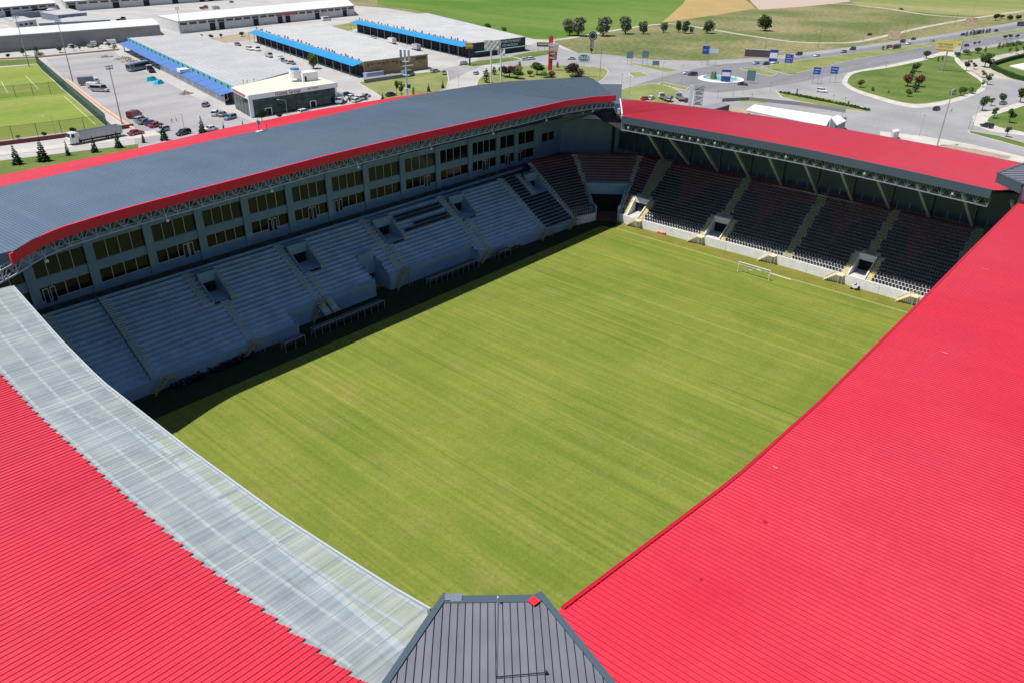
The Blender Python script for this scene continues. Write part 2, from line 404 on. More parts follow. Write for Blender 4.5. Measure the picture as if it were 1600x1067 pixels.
PA = [(-84, 52.0), (-38.9, 51.5), (-12, 51.1), (18, 50.6), (51.6, 49.2)]
TA = Terrace(PA, 18, 0.88, 0.55, 2.0)
def la(x): return TA.L[-1]*(x+84)/135.6
vomsA = [(-43.0, -39.8), (-24.0, -19.9), (-2.6, 1.9), (20.0, 24.2), (46.4, 50.4)]
cutsA = [(la(a), la(b), 10, 15, TA.z(10)-0.2) for a, b in vomsA]
cutsA += [(la(-32), la(-11.5), 0, 2, None), (la(-11.5), la(-7.5), 0, 8, None), (la(-7.5), la(16.5), 0, 2, None)]
TA.build(cutsA, mainst, M['conc'], M['wall'])
for i, (a, b) in enumerate(vomsA):
    TA.portal(mainst, la(a), la(b), 10, 15, TA.z(10)-0.2, M['wall'], M['black'])
mb = MB()                                    # set-back front wall and the players' tunnel walls
for a, b in ((-32, -11.5), (-7.5, 16.5)):
    TA.block(mb, la(a), la(b), 3*0.88-0.25, 3*0.88, 0, TA.z(3)+0.15)
for x in (-32, 16.5): TA.block(mb, la(x)-0.2, la(x)+0.05, 0, 2.64, 0, TA.z(1)+0.3)
for x in (-11.5, -7.5):
    TA.block(mb, la(x)-0.15, la(x)+0.1, 2.64, 9*0.88, 0, TA.z(3)+0.3)
    TA.block(mb, la(x)-0.15, la(x)+0.1, 4.8, 9*0.88, TA.z(3)+0.3, TA.z(6)+0.6)
TA.block(mb, la(-11.6), la(-7.4), 8.6*0.88, 9*0.88, 2.6, TA.z(9)+0.7)
mb.build('tunnel_wall', M['wall'], mainst)
mb = MB(); TA.block(mb, la(-11.3), la(-7.7), 8.7*0.88, 9*0.88, 0.07, 2.6); mb.build('tunnel_doorway', M['black'], mainst)
for x, r0, r1, w in ((-67.7, 0, 17, 1.4), (-59.0, 0, 17, 1.3), (-44.4, 10, 17, 1.3), (-41.2, 0, 9, 1.6), (-39.0, 10, 16, 1.1), (-25.2, 0, 17, 1.5),
                     (-19.2, 10, 15, 1.0), (-23.2, 0, 9, 1.4), (-4.2, 3, 17, 1.5), (2.7, 10, 15, 1.0), (-2.2, 3, 9, 1.3), (18.7, 0, 17, 1.6), (24.9, 10, 16, 1.0), (21.2, 0, 9, 1.4), (39.2, 0, 17, 1.7), (45.4, 10, 16, 1.2), (51.2, 0, 17, 1.2)):
    TA.stair(mainst, la(x-w/2), la(x+w/2), r0, r1, M['conc'] if r1-r0 > 3 else M['yel'], M['yel'])
mb = MB()                                    # hand rails along the aisle at x=-59
for x in (-60.0,):
    for r in range(0, 18):
        p = TA.pt(la(x), r*0.88+0.3, TA.z(r)); mb.beam(p, (p[0], p[1], p[2]+1.0), 0.07)
        q = TA.pt(la(x), r*0.88+1.18, TA.z(r+1))
        for h in (0.5, 1.0): mb.beam((p[0], p[1], p[2]+h), (q[0], q[1], q[2]+h), 0.06)
        mb.beam((p[0], p[1], p[2]+0.1), (q[0], q[1], q[2]+0.9), 0.05)
mb.build('handrail', M['steeld'], mainst)

# corner and end stand
PB = [(51.6, 49.2), (57.9, 47.6), (62.0, 42.6), (61.7, 36.8), (62.5, 16), (63.0, 0), (62.6, -15), (62.0, -33), (62.0, -54)]
TB = Terrace([PB[i] for i in range(len(PB))], 22, 0.8, 0.52, 2.1)
TB.N[0] = Vector((0.02, 1.0))
def lb(y):
    for i in range(3, len(PB)-1):
        if PB[i][1] >= y >= PB[i+1][1]:
            return TB.L[i]+(TB.L[i+1]-TB.L[i])*(PB[i][1]-y)/(PB[i][1]-PB[i+1][1])
    return TB.L[3] - (y-36.8)
vomsB = [(40.2, 37.0), (18.0, 14.2), (-17.0, -20.4)]
tun = (TB.L[1]+0.25, TB.L[2]-0.25)
cutsB = [(lb(a), lb(b), 0, 6, 2.1) for a, b in vomsB] + [(tun[0], tun[1], 0, 9, None)]
TB.build(cutsB, endst, M['conc2'], M['concw'], front=False)
fwb = MB()
def fblock(a, b, h=2.2):
    ls = sorted([a, b]+[l for l in TB.L if a < l < b])
    for p, q in zip(ls, ls[1:]): TB.block(fwb, p, q, -0.25, 0.0, 0, h)
fblock(0.0, TB.L[1]+0.1)
joints = [TB.L[2]-0.1, lb(30), lb(21.5), lb(12), lb(3), lb(-8), lb(-14.5), lb(-24), lb(-33), TB.L[-1]]
fwb.build('front_wall', M['concw'], endst)
for a, b in zip(joints, joints[1:]):
    fwb = MB(); fblock(a, b-0.06); fwb.build('front_wall', M['concw'], endst)
for a, b in vomsB: TB.portal(endst, lb(a), lb(b), 0, 6, 2.1, M['concw'], M['black'], para=0.35, doorh=2.5)
# tunnel in the corner
mb = MB()
for l in tun:
    TB.block(mb, l-0.3, l+0.02, -0.25, 8.0, 0, TB.z(9)*0.62)
    mb.hexa([TB.pt(l-0.3, 0, 2.2), TB.pt(l+0.02, 0, 2.2), TB.pt(l+0.02, 8.0, 2.2), TB.pt(l-0.3, 8.0, 2.2),
             TB.pt(l-0.3, 0, 2.6), TB.pt(l+0.02, 0, 2.6), TB.pt(l+0.02, 8.0, TB.z(10)+0.6), TB.pt(l-0.3, 8.0, TB.z(10)+0.6)])
TB.block(mb, tun[0], tun[1], 7.6, 8.0, 4.9, TB.z(10)+0.6)
mb.build('tunnel_wall', M['wall'], endst)
mb = MB(); TB.block(mb, tun[0]+0.02, tun[1]-0.02, 7.8, 8.05, 0.07, 4.9); mb.build('tunnel_doorway', M['black'], endst)
mb = MB(); TB.block(mb, tun[0]+0.02, tun[1]-0.3, -0.25, 8.0, 0.02, 0.075); mb.build('tunnel_floor', M['tartan'], endst)
stairsB = []
for y in (38.6, 16.1, -2.6, -18.7, -36.0):
    r0 = 7 if y in (38.6, 16.1, -18.7) else 0
    stairsB.append((lb(y)-0.85, lb(y)+0.85, r0, 21))
for a, b in vomsB:
    stairsB.append((lb(a)-1.4, lb(a)-0.24, 0, 6)); stairsB.append((lb(b)+0.24, lb(b)+1.4, 0, 6))
M['yelb'] = mat('olive_step_paint', (0.42, 0.40, 0.24), 0.8, c2=(0.33, 0.32, 0.2), scale=1.2, fine=0.12)
for a, b, r0, r1 in stairsB: TB.stair(endst, a, b, r0, r1, M['yel'] if r1 < 8 else M['yelb'])

# ---------------------------------------------------------------- seats
def seat_geo(mb, o, f, s):
    """o origin on tread, f forward (to pitch), s sideways"""
    o = Vector(o); f = Vector((f.x, f.y, 0)); s = Vector((s.x, s.y, 0)); u = Vector((0, 0, 1))
    w = 0.215
    def hx(a0, a1, z0, z1, lean=0):
        mb.hexa([o+f*a1-s*w+u*z0, o+f*a1+s*w+u*z0, o+f*a0+s*w+u*z0, o+f*a0-s*w+u*z0,
                 o+f*(a1-lean)-s*w+u*z1, o+f*(a1-lean)+s*w+u*z1, o+f*(a0-lean)+s*w+u*z1, o+f*(a0-lean)-s*w+u*z1])
    hx(-0.16, 0.17, 0.30, 0.37); hx(-0.20, -0.14, 0.32, 0.68, 0.07)
proto_b = MB(); seat_geo(proto_b, (0, 0, 0), Vector((1, 0)), Vector((0, 1)))
me_b = proto_b.mesh('seat', M['seatb']); me_r = proto_b.mesh('seat', M['seatr'])
bulk_b = MB(); bulk_r = MB(); nparts = 0
def in_any(l, r, L, pad=0.2): return any(c[0]-pad < l < c[1]+pad and c[2] <= r <= c[3] for c in L)
blocks = [TB.L[2], lb(38.6), lb(16.1), lb(-2.6), lb(-18.7), lb(-36), TB.L[-1]]
skips = [c[:4] for c in cutsB]+stairsB+[(c[0], c[1], c[2], c[3]+1) for c in cutsB]
for r in range(22):
    l = 0.5
    while l < TB.L[-1]-6:
        if not in_any(l, r, skips) and not any(abs(l-q) < 0.3 for q in (TB.L[1], TB.L[2])):
            d = (r+0.55)*0.8
            p = TB.at(l, d); e = TB.at(l+0.1, d)-TB.at(l-0.1, d); e.normalize(); f = Vector((e.y, -e.x))
            v = r/21; red = v > 0.80
            for b0, b1 in zip(blocks, blocks[1:]):
                if b0 <= l < b1:
                    u = (l-b0)/(b1-b0)
                    if abs(u-0.45) < (v-0.28)*0.42: red = True
            if TB.L[1]-1 < l < TB.L[2]+5: red = red or v > 0.45
            dens = 0.5/ (1 if l > TB.L[3] or l < TB.L[1] else 0.55+0.05)
            if r < 2 and l > TB.L[3]-1 and nparts < 300:
                obj('seat', me_r if red else me_b, endst, (p.x, p.y, TB.z(r)), math.atan2(f.y, f.x)); nparts += 1
            else: seat_geo(bulk_r if red else bulk_b, (p.x, p.y, TB.z(r)), f, e)
        sc_ = (TB.at(l+0.1, (r+0.5)*0.8)-TB.at(l-0.1, (r+0.5)*0.8)).length/0.2 if 0.2 < l < TB.L[-1]-7 else 1
        l += (0.72 if r < 3 else 0.55)/max(sc_, 0.5)
bulk_b.build('black_seats', M['seatb'], endst, kind='stuff'); bulk_r.build('red_seats', M['seatr'], endst, kind='stuff')
bulk = MB()
skipA = [c[:4] for c in cutsA]+[(la(18.7)-0.8, la(18.7)+0.8, 0, 17), (la(45.4)-0.7, la(45.4)+0.7, 10, 17), (la(51.2)-0.7, la(51.2)+0.7, 0, 17)]
for r in range(18):
    x = 3.6
    while x < 50.6:
        ok = (x > 40.4) or (x < 17.3 and r in (11, 14, 15))
        if x < 17.3 and r == 12: ok = x > 7
        l = la(x)
        if ok and not in_any(l, r, skipA):
            p = TA.at(l, (r+0.5)*0.88)
            seat_geo(bulk, (p.x, p.y, TA.z(r)), Vector((0.02, -1)), Vector((1, 0.02)))
        x += 0.5
bulk.build('black_seats', M['seatb'], mainst, kind='stuff')

# ================================================================ MAIN STAND BUILDING (facade of boxes)
FY = 71.0; WZ = TA.z(17)
CAMB = [(-90, -1.7), (-66, -0.95), (-48, -0.25), (-32, 0.2), (8, 0.1), (40, -0.35), (56, -0.8), (90, -1.4)]
def camber(ob):
    me = ob.data
    for v in me.vertices:
        if v.co.z > WZ+0.3: v.co.z += lerp(CAMB, ob.location.x+v.co.x)
    return ob
mb = MB()
mb.box(-86, 76, 67.0, FY, WZ-0.3, WZ)                            # walkway behind the top row
mb.build('walkway', M['walld'], mainst)
mb = MB(); mb.box(-84, 51, 67.25, 67.4, WZ, WZ+0.55); mb.build('top_parapet', M['wall'], mainst)
rail = MB()
for i in range(68):
    x = -84+i*2.0
    rail.beam((x, 68.6, WZ), (x, 68.6, WZ+1.05), 0.06)
rail.beam((-84, 68.6, WZ+1.05), (51, 68.6, WZ+1.05), 0.07)
rail.build('walkway_rail', M['steeld'], mainst)
mb = MB()
for i in range(67):
    if i % 2 == 0: mb.box(-83.9+i*2, -82.1+i*2, 68.57, 68.60, WZ+0.15, WZ+0.95)
mb.build('rail_glass', mat('tinted_rail_glass', (0.06, 0.08, 0.05), 0.1, spec=0.8), mainst)
pill = [-77.5, -67.5, -57.8, -47.6, -37.8, -28.2, -18.2, -8.3, 1.7, 12.3, 23.6, 34.8, 45.2, 52.4, 60.6]
Z = dict(a=WZ, b=13.25, c=15.75, d=17.35, e=20.6, f=21.9)
mb = MB()                                                        # bands of the front
for i in range(29):
    xa, xb = -84+5*i, -79+5*i
    for q0, q1 in (('a', 'b'), ('c', 'd'), ('e', 'f')): mb.box(xa, xb, FY, FY+0.5, Z[q0], Z[q1])
mb.box(60.6, 72, FY-0.003, FY+0.5, Z['a'], 16.6); mb.box(60.6, 72, FY-0.003, FY+0.5, 18.9, Z['f']); mb.box(60.6, 63.5, FY-0.003, FY+0.5, 16.6, 18.9); mb.box(69.0, 72, FY-0.003, FY+0.5, 16.6, 18.9)
mb.hexa([(72, FY, 8), (80.8, 59.5, 8), (81.3, 60.0, 8), (72.4, FY+.5, 8), (72, FY, 21.9), (80.8, 59.5, 21.9), (81.3, 60.0, 21.9), (72.4, FY+.5, 21.9)])
fac = camber(mb.build('box_front', M['wall'], mainst))
mb = MB(); mb.box(-86, 73, FY+0.25, FY+0.6, 20.2, 28.9); mb.build('upper_cladding', M['walld'], mainst)
mb = MB(); mb.hexa([(72.5, FY+.3, 21.9), (81.2, 59.8, 21.9), (81.6, 60.2, 21.9), (72.9, FY+.7, 21.9), (72.5, FY+.3, 27.5), (81.2, 59.8, 25.5), (81.6, 60.2, 25.5), (72.9, FY+.7, 27.5)]); mb.build('upper_cladding', M['walld'], mainst)
pm = MB(); pm.box(-0.75, 0.75, -0.35, 0, Z['a'], Z['f']); pme = pm.mesh('pillar', M['wall'])
for x in pill: obj('pillar', pme, mainst, (x, FY, 0)).scale = (1, 1, 1+lerp(CAMB, x)/22.5)
mb = MB(); mb.box(-84, 61, FY+0.9, FY+7, Z['a'], Z['f']); mb.build('box_rooms', M['black'], mainst)
def camber_b(ob):
    for v in ob.data.vertices: v.co.z += lerp(CAMB, v.co.x)
    return ob
random.seed(3)
for k, (a, b) in enumerate(zip([-84]+pill, pill+[None])):
    if b is None: break
    x0, x1 = a+0.78, b-0.78
    if x1-x0 < 1: continue
    for lev, (z0, z1, gm) in enumerate(((Z['b'], Z['c'], M['glass']), (Z['d'], Z['e'], M['glasso'] if k < 11 else M['glass']))):
        n = 4 if x1-x0 > 7.5 else 2
        w = MB()
        w.box(x0, x1, FY+0.10, FY+0.2, z0, z0+0.10); w.box(x0, x1, FY+0.10, FY+0.2, z1-0.06, z1)
        wf = camber_b(w.build('window_frame', M['frame'] if lev == 0 else M['wall'], mainst))
        for j in range(n):
            p0 = x0+(x1-x0)*j/n; p1 = x0+(x1-x0)*(j+1)/n
            g = MB(); tl = random.uniform(-0.02, 0.02)
            g.hexa([(p0+0.05, FY+0.16+tl, z0+0.1), (p1-0.05, FY+0.16-tl, z0+0.1), (p1-0.05, FY+0.19-tl, z0+0.1), (p0+0.05, FY+0.19+tl, z0+0.1),
                    (p0+0.05, FY+0.16+tl, z1-0.06), (p1-0.05, FY+0.16-tl, z1-0.06), (p1-0.05, FY+0.19-tl, z1-0.06), (p0+0.05, FY+0.19+tl, z1-0.06)])
            camber_b(g.build('pane', gm, wf))
            if j: 
                g = MB(); g.box(p0-0.05, p0+0.05, FY+0.08, FY+0.22, z0+0.1, z1-0.06); camber_b(g.build('mullion', M['frame'], wf))
        if lev == 0:
            dk = [(0.45, 0.62), (0.42, 0.60), (0.05, 0.2), (0.0, 0.0), (0.62, 0.78), (0.0, 0.0)][k % 6]
            if dk[1] > 0:
                c0 = x0+(x1-x0)*dk[0]
                d = MB(); d.box(c0, c0+0.9, FY+0.02, FY+0.09, z0-0.5, z1-0.3); d.box(c0+1.15, c0+2.0, FY+0.02, FY+0.09, z0-0.5, z1-0.3)
                dd = camber_b(d.build('door', M['frame'], wf))
                d = MB(); d.box(c0+0.12, c0+0.78, FY-0.01, FY+0.018, z0-0.35, z1-0.45); d.box(c0+1.27, c0+1.88, FY-0.01, FY+0.018, z0-0.35, z1-0.45)
                camber_b(d.build('door_glass', M['glass'], dd))
g = MB(); g.box(63.5, 69.0, FY+0.16, FY+0.19, 16.6, 18.9); wf = camber_b(g.build('window', M['glass'], mainst))
g = MB(); g.box(66.2, 66.32, FY+0.02, FY+0.15, 16.6, 18.9); camber_b(g.build('mullion', M['frame'], wf))
# panel joints in the blank wall
mb = MB()
mb.box(-86, 90, FY+7, 91.5, 0.0, 24.6); mb.build('rear_block', M['walld'], mainst)

# ================================================================ END STAND BACK WALL
mb = MB()
mb.box(82.0, 82.4, -62, 59.2, 8.0, 25.2)
mb.build('back_wall', M['walld'], endst)
mb = MB(); mb.box(79.3, 82.0, -60, 57.6, TB.z(21)-0.2, TB.z(21)); mb.build('top_walkway', M['conc2'], endst)
mb = MB(); mb.box(82.4, 89.5, -62, 62, 0, 25.0); mb.build('rear_block', M['walld'], endst)
cm = MB(); cm.box(-0.25, 0.25, -0.3, 0.3, 12.8, 25.6); cme = cm.mesh('column', M['steeld'])
sm_ = MB(); sm_.box(-0.04, 0.04, -0.04, 0.04, 13.0, 15.2); sme = sm_.mesh('rail_post', M['steel'])
for i in range(14): obj('column', cme, endst, (81.6, 52-8.6*i, 0))
for i in range(44): obj('rail_post', sme, endst, (80.4, 54-2.6*i, 0))
ytab = [(41.5, 35.0), (33.5, 29.3), (25.2, 20.9), (16.4, 12.2), (8.0, 4.1), (-0.8, -3.9), (-9.2, -11.5), (-17.6, -18.6), (-26.0, -26.4), (-34.6, -34.5), (-43.5, -42.6)]
for yb, yt in ytab:
    s = MB(); s.beam((79.6, yb, 13.4), (58.6, yt, 25.6), 0.55, 0.55); s.build('strut', M['steel'], endst)

# ================================================================ ROOFS
RW = random.Random(99)
def wobs(n, m): return [[RW.uniform(-0.012, 0.012) for _ in range(m+1)] for _ in range(n+1)]
def panels(parent, name, axis, s0, s1, inner, outer, m, w=1.32, ribs=3, nseg=1, h=0.06, jag=0.0, seam=None, sq=(0, 2)):
    n = int(round((s1-s0)/w)); WB = wobs(n, nseg); sg = 1 if s1 > s0 else -1
    us = []
    for i in range(ribs):
        b = w*i/ribs
        us += [(b, 0), (b+0.02, h), (b+0.085, h), (b+0.105, 0)]
    us.append((w, 0))
    for k in range(n):
        a = s0+k*w; mb = MB(); rows = []
        for j in range(nseg+1):
            row = []
            for u, hh in us:
                s = a+u; i_ = inner(s); o_ = outer(s); t = j/nseg
                jj = jag*(0.5-(u/w)) if j == 0 else 0
                off = i_[0]+(o_[0]-i_[0])*t+jj; z = i_[1]+(o_[1]-i_[1])*t
                zz_ = z+hh+WB[k][j]*(1-u/w)+WB[k+1][j]*u/w; row.append((s, off, zz_) if axis == 'x' else (off, s, zz_))
            rows.append(row)
        up_ = (rows[0][1][1] < rows[1][1][1]) if axis == 'x' else (rows[0][1][0] > rows[1][1][0])
        for r0, r1 in zip(rows, rows[1:]):
            for q in range(len(us)-1):
                mi = 1 if (q % 4) in sq else 0  # second tone on rib sides, painted shade on the red and grey roofs
                if up_: mb.quad(r0[q], r0[q+1], r1[q+1], r1[q], mi)
                else: mb.quad(r1[q], r1[q+1], r0[q+1], r0[q], mi)
        mb.build(name, [m, seam or m], parent)

def deck(parent, axis, s0, s1, inner, outer, m, drop=0.35, thick=0.25, step=4.0):
    mb = MB(); n = max(1, int((s1-s0)/step))
    for k in range(n):
        a = s0+(s1-s0)*k/n; b = s0+(s1-s0)*(k+1)/n
        P_ = []
        for s, fn in ((a, inner), (b, inner), (b, outer), (a, outer)):
            off, z = fn(s); P_.append((s, off, z-drop) if axis == 'x' else (off, s, z-drop))
        lo = [(p[0], p[1], p[2]-thick) for p in P_]
        mb.hexa(lo+P_)
    mb.build('roof_deck', m, parent)

zI = [(-84, 28.2), (-78, 29.0), (-74.5, 30.6), (-72.0, 31.1), (-68, 31.4), (-64.5, 31.35), (-56, 31.7), (-43, 32.0), (-24, 32.5), (-2.4, 32.6), (28.6, 32.4), (44.7, 32.4), (56, 31.8), (65, 30.9), (110, 27)]
zB = [(-84, 28.7), (-64.8, 29.2), (-51.5, 29.5), (-24, 30.2), (-7.6, 30.5), (6.2, 30.9), (21.8, 31.5), (36, 31.5), (50.4, 31.2), (61.6, 30.7), (77.3, 29.4), (98, 27.6), (112, 25.6)]
zO = [(-90, 27.6), (-61.8, 28.4), (-39.2, 28.6), (-18.4, 29.4), (6.3, 29.8), (31.1, 29.4), (60, 27.8), (110.4, 24.9)]
def A_z(x, y):
    if y <= 82: return lerp(zI, x)+(lerp(zB, x)-lerp(zI, x))*(y-49)/33
    return lerp(zB, x)+(lerp(zO, x)-lerp(zB, x))*(y-82)/10
def A_in(x):
    y = 49.0
    if x > 65: y = 49+(x-65)/1.056
    if x < -62: y = 49-3.2*min(1, (-62-x)/12.5)**1.6
    if x < -74.5: y = 45.8+(-74.5-x)*1.05
    y = min(y, 92); return y, A_z(x, y)
def A_mid(x): y = max(82.0, A_in(x)[0]); return y, A_z(x, y)
def A_out(x): return 92.0, A_z(x, 92.0)
panels(mainst, 'roof_panel', 'x', -96.5, 96.2, A_in, A_mid, M['grey'], nseg=2, seam=M['grey_shade'])
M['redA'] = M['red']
panels(mainst, 'outer_roof_panel', 'x', -96.5, 110.1, A_mid, A_out, M['red'], seam=M['red_shade'], sq=(2,))
def sh(fn, d): 
    return lambda s: (fn(s)[0]+d, fn(s)[1])
deck(mainst, 'x', -96, 108, sh(A_in, 0.3), A_mid, M['walld'], drop=0.5)
deck(mainst, 'x', -96, 109, A_mid, A_out, M['walld'], drop=0.5)

def edge_strip(parent, name, pts, hgt, thick, m, cap=None, top=0.12):
    """fascia that follows pts (x,y,z) of a roof edge; thick grows outward of pitch"""
    mb = MB()
    for a, b in zip(pts, pts[1:]):
        a = Vector(a); b = Vector(b); d = (b-a); n = Vector((-d.y, d.x, 0)).normalized()*thick
        u = Vector((0, 0, top)); l = Vector((0, 0, -hgt))
        mb.hexa([a+l, b+l, b+n+l, a+n+l, a+u, b+u, b+n+u, a+n+u])
    return mb.build(name, m, parent)
Aedge = [(-75.2+i*(140.2/70), (A_in(max(-74.5, -75.2+i*(140.2/70)))[0])-0.05, lerp(zI, -75.2+i*(140.2/70))) for i in range(71)]
edge_strip(mainst, 'red_fascia', Aedge, 1.35, 0.30, M['redf'], top=0.1)
edge_strip(mainst, 'end_fascia', [(65, 49, 30.9), (80, 63.2, A_z(80, 63.2)), (96, 78.4, A_z(96, 78.4)), (110.4, 92, 24.9)], 1.2, -0.35, M['greyf'])
edge_strip(mainst, 'left_end_fascia', [(-92, 63.9, A_z(-92, 63.9)), (-80, 51.6, A_z(-80, 51.6)), (-75, 46.2, 30.5)], 0.9, 0.35, M['greyf'])
edge_strip(mainst, 'gutter', [(-96, 92.0, 27.55)]+[(x, 92.0, lerp(zO, x)) for x in (-62, -39, -18, 6, 31, 60, 110.4)], 0.35, 0.3, M['redf'], top=0.02)

def truss(parent, pts, dz0, dz1, depth, m, bay=2.0, w=0.16, inward=None):
    """box truss that hangs under an edge; pts follow the edge"""
    acc = [0]
    P_ = [Vector(p) for p in pts]
    for a, b in zip(P_, P_[1:]): acc.append(acc[-1]+(b-a).length)
    n = int(acc[-1]/bay); st = []
    for k in range(n+1):
        l = acc[-1]*k/n
        for i in range(len(P_)-1):
            if l <= acc[i+1]+1e-6:
                t = (l-acc[i])/(acc[i+1]-acc[i]); p = P_[i].lerp(P_[i+1], t); d = (P_[i+1]-P_[i]).normalized(); break
        st.append((p, Vector((-d.y, d.x, 0)).normalized()))
    mb = MB()
    for k, (p, nn) in enumerate(st):
        T = p+nn*0.35-Vector((0, 0, dz0)); B = p+nn*0.35-Vector((0, 0, dz1)); T2 = T+nn*depth; B2 = B+nn*depth
        mb.beam(T, B, w*0.8); mb.beam(T2, B2, w*0.8); mb.beam(T, T2, w*0.7); mb.beam(B, B2, w*0.7)
        if k < n:
            q, n2 = st[k+1]
            Tq = q+n2*0.35-Vector((0, 0, dz0)); Bq = q+n2*0.35-Vector((0, 0, dz1)); T2q = Tq+n2*depth; B2q = Bq+n2*depth
            mb.beam(T, Tq, w); mb.beam(B, Bq, w*1.5); mb.beam(T2, T2q, w); mb.beam(B2, B2q, w)
            mid = (T+Tq)/2; mb.beam(B, mid, w*0.6); mb.beam(mid, Bq, w*0.6)
            mid = (T2+T2q)/2; mb.beam(B2, mid, w*0.6); mb.beam(mid, B2q, w*0.6)
            mb.beam(B, B2q, w*0.5)
    mb.build('edge_truss', m, parent); return st
stA = truss(mainst, [(-82.5, 46.8, 28.6), (-78, 46.2, 29.4)]+Aedge+[(67, 50.6, 30.2)], 1.4, 2.85, 1.2, M['steel'], w=0.125)
mb = MB(); mb.beam((65.5, 49.6, 28.0), (79, 57.0, 22.0), 0.5); mb.beam((65.5, 50.8, 28.6), (79, 58.0, 23.0), 0.3)
for i in range(7):
    a = Vector((65.5, 49.6, 28.0)).lerp(Vector((79, 57, 22)), i/6.0); b = Vector((65.5, 50.8, 28.6)).lerp(Vector((79, 58, 23)), (i+0.5)/6.5)
    mb.beam(a, b, 0.14)
mb.build('corner_brace', M['steel'], mainst)
mb = MB(); mb.box(79.2, 80.1, 56.4, 57.3, 12.5, 24.5); mb.build('corner_post', M['wall'], endst)
fl = MB(); fl.hexa([(-0.2, -0.1, -0.2), (0.2, -0.1, -0.2), (0.15, 0.15, -0.15), (-0.15, 0.15, -0.15), (-0.2, -0.16, 0.2), (0.2, -0.16, 0.2), (0.15, 0.1, 0.16), (-0.15, 0.1, 0.16)])
fl.beam((0, 0.1, 0.2), (0, 0.3, 0.9), 0.08); fme = fl.mesh('floodlight', M['frame'])
for k in range(6, len(stA)-3, 9):
    p, nn = stA[k]; obj('floodlight', fme, mainst, (p.x, p.y-0.1, p.z-3.3))
for k in range(3, len(stA)-3, 5):
    p, nn = stA[k]
    b = MB(); b.beam((p.x, p.y+1.9, p.z-3.2), (p.x, 70.9, p.z-4.6 if p.z > 31 else 26.0), 0.4, 0.6); b.build('rafter', M['steeld'], mainst)
for x in (55, 62, 69):
    b = MB(); b.beam((x+1, 52, 27.6), (x+5, 66, 21.5), 0.5); b.build('strut', M['steel'], mainst)

bI = [(-60, 26.2), (-39.4, 27.6), (-22.6, 28.25), (-3.5, 28.75), (18.6, 28.95), (40.4, 28.9), (64, 26)]
bO = [(-70, 24.4), (-38.8, 25.4), (-26, 26.0), (-5, 26.4), (18.7, 26.5), (46.6, 25.7), (63.9, 24.7)]
def B_z(x, y): return lerp(bI, y)+(lerp(bO, y)-lerp(bI, y))*(x-55)/35
def B_in(y):
    x = 56.0-max(0.0, min(1.0, (y+6)/45.0))*1.8
    if y > 39.4: x = 54.2+(y-39.4)/0.685
    if y < -39.4: x = 56+(-39.4-y)/0.62
    x = min(x, 90); return x, B_z(x, y)
def B_out(y): return 90.0, B_z(90, y)
panels(endst, 'roof_panel', 'y', -60.2, 63.9, B_in, B_out, M['red'], seam=M['red_shade'], sq=(2,))
deck(endst, 'y', -58, 63, sh(B_in, 0.3), B_out, M['walld'], drop=0.5)
Bedge = [(B_in(39.4-i*78.8/40)[0]-0.05, 39.4-i*78.8/40, lerp(bI, 39.4-i*78.8/40)) for i in range(41)]
Bedge_r = list(reversed(Bedge))
def rev(pts): return list(reversed(pts))
edge_strip(endst, 'grey_fascia', Bedge, 1.6, 0.3, M['greyf'], top=0.03)
edge_strip(endst, 'end_fascia', [(90, 63.9, 24.7), (73, 52.1, B_z(73, 52.1)), (54.2, 39.4, 28.9)], 1.0, 0.3, M['white'])
edge_strip(endst, 'gutter', [(90, 63.9-i*12.4, B_z(90, 63.9-i*12.4)) for i in range(11)], 0.4, 0.3, M['greyf'], top=0.03)
stB = truss(endst, Bedge, 1.5, 3.2, 1.4, M['steelb'], w=0.12)
for k in (1, 3, 5, 8, 9, 10, 12, 20, 28, 36):
    if k < len(stB): p, nn = stB[k]; obj('floodlight', fme, endst, (p.x+0.2, p.y, p.z-2.3), R(-90))
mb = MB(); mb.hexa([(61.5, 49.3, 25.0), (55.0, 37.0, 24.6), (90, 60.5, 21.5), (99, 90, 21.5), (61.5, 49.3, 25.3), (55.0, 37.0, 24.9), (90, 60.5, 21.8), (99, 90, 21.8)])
mb.build('corner_sun_block', M['gap'], endst)  # near black deck added to keep stray sun off the corner seats
mb = MB(); mb.hexa([(92, 84.5, 14), (104.2, 72.7, 14), (104.5, 73.1, 14), (92.3, 84.9, 14), (92, 84.5, 26.2), (104.2, 72.7, 26.0), (104.5, 73.1, 26.0), (92.3, 84.9, 26.2)])
mb.build('corner_wind_wall', mat('pale_cladding', (0.62, 0.66, 0.7), 0.5), endst)

# near stands
sides = thing('side_stand', 'stand on the right under the wide bright red ribbed roof', 'stadium stand')
nears = thing('near_stand', 'stand on the left, red ribbed roof edged by a strip of translucent sheets', 'stadium stand')
cI = [(-74, -41.0), (-64, -42.1), (-52, -43.4), (-36, -44.1), (-8, -44.5), (16, -44.7), (46, -45.1)]
def C_z(y): return 29.0-0.03*(y+45)
def C_in(x):
    y = lerp(cI, x)
    if x < -72.6: y = -41.2-(-72.6-x)/0.45
    if x > 45.0: y = -45.1-(x-45)*0.8
    return y, C_z(y)
def C_out(x): return -84.0, C_z(-84)
panels(sides, 'roof_panel', 'x', -91, 92.4, C_in, C_out, M['red'], seam=M['red_shade'], nseg=3)
deck(sides, 'x', -90, 90, lambda x: (C_in(x)[0]-0.3, C_in(x)[1]), C_out, M['walld'], drop=0.5)
Cedge = [(x, lerp(cI, x)+0.05, 29.0) for x in [45-i*3 for i in range(40)]]
edge_strip(sides, 'red_fascia', Cedge, 1.6, 0.28, M['redc'], top=0.06)
stC = truss(sides, Cedge, 1.7, 3.7, 1.6, M['steel'], bay=3)
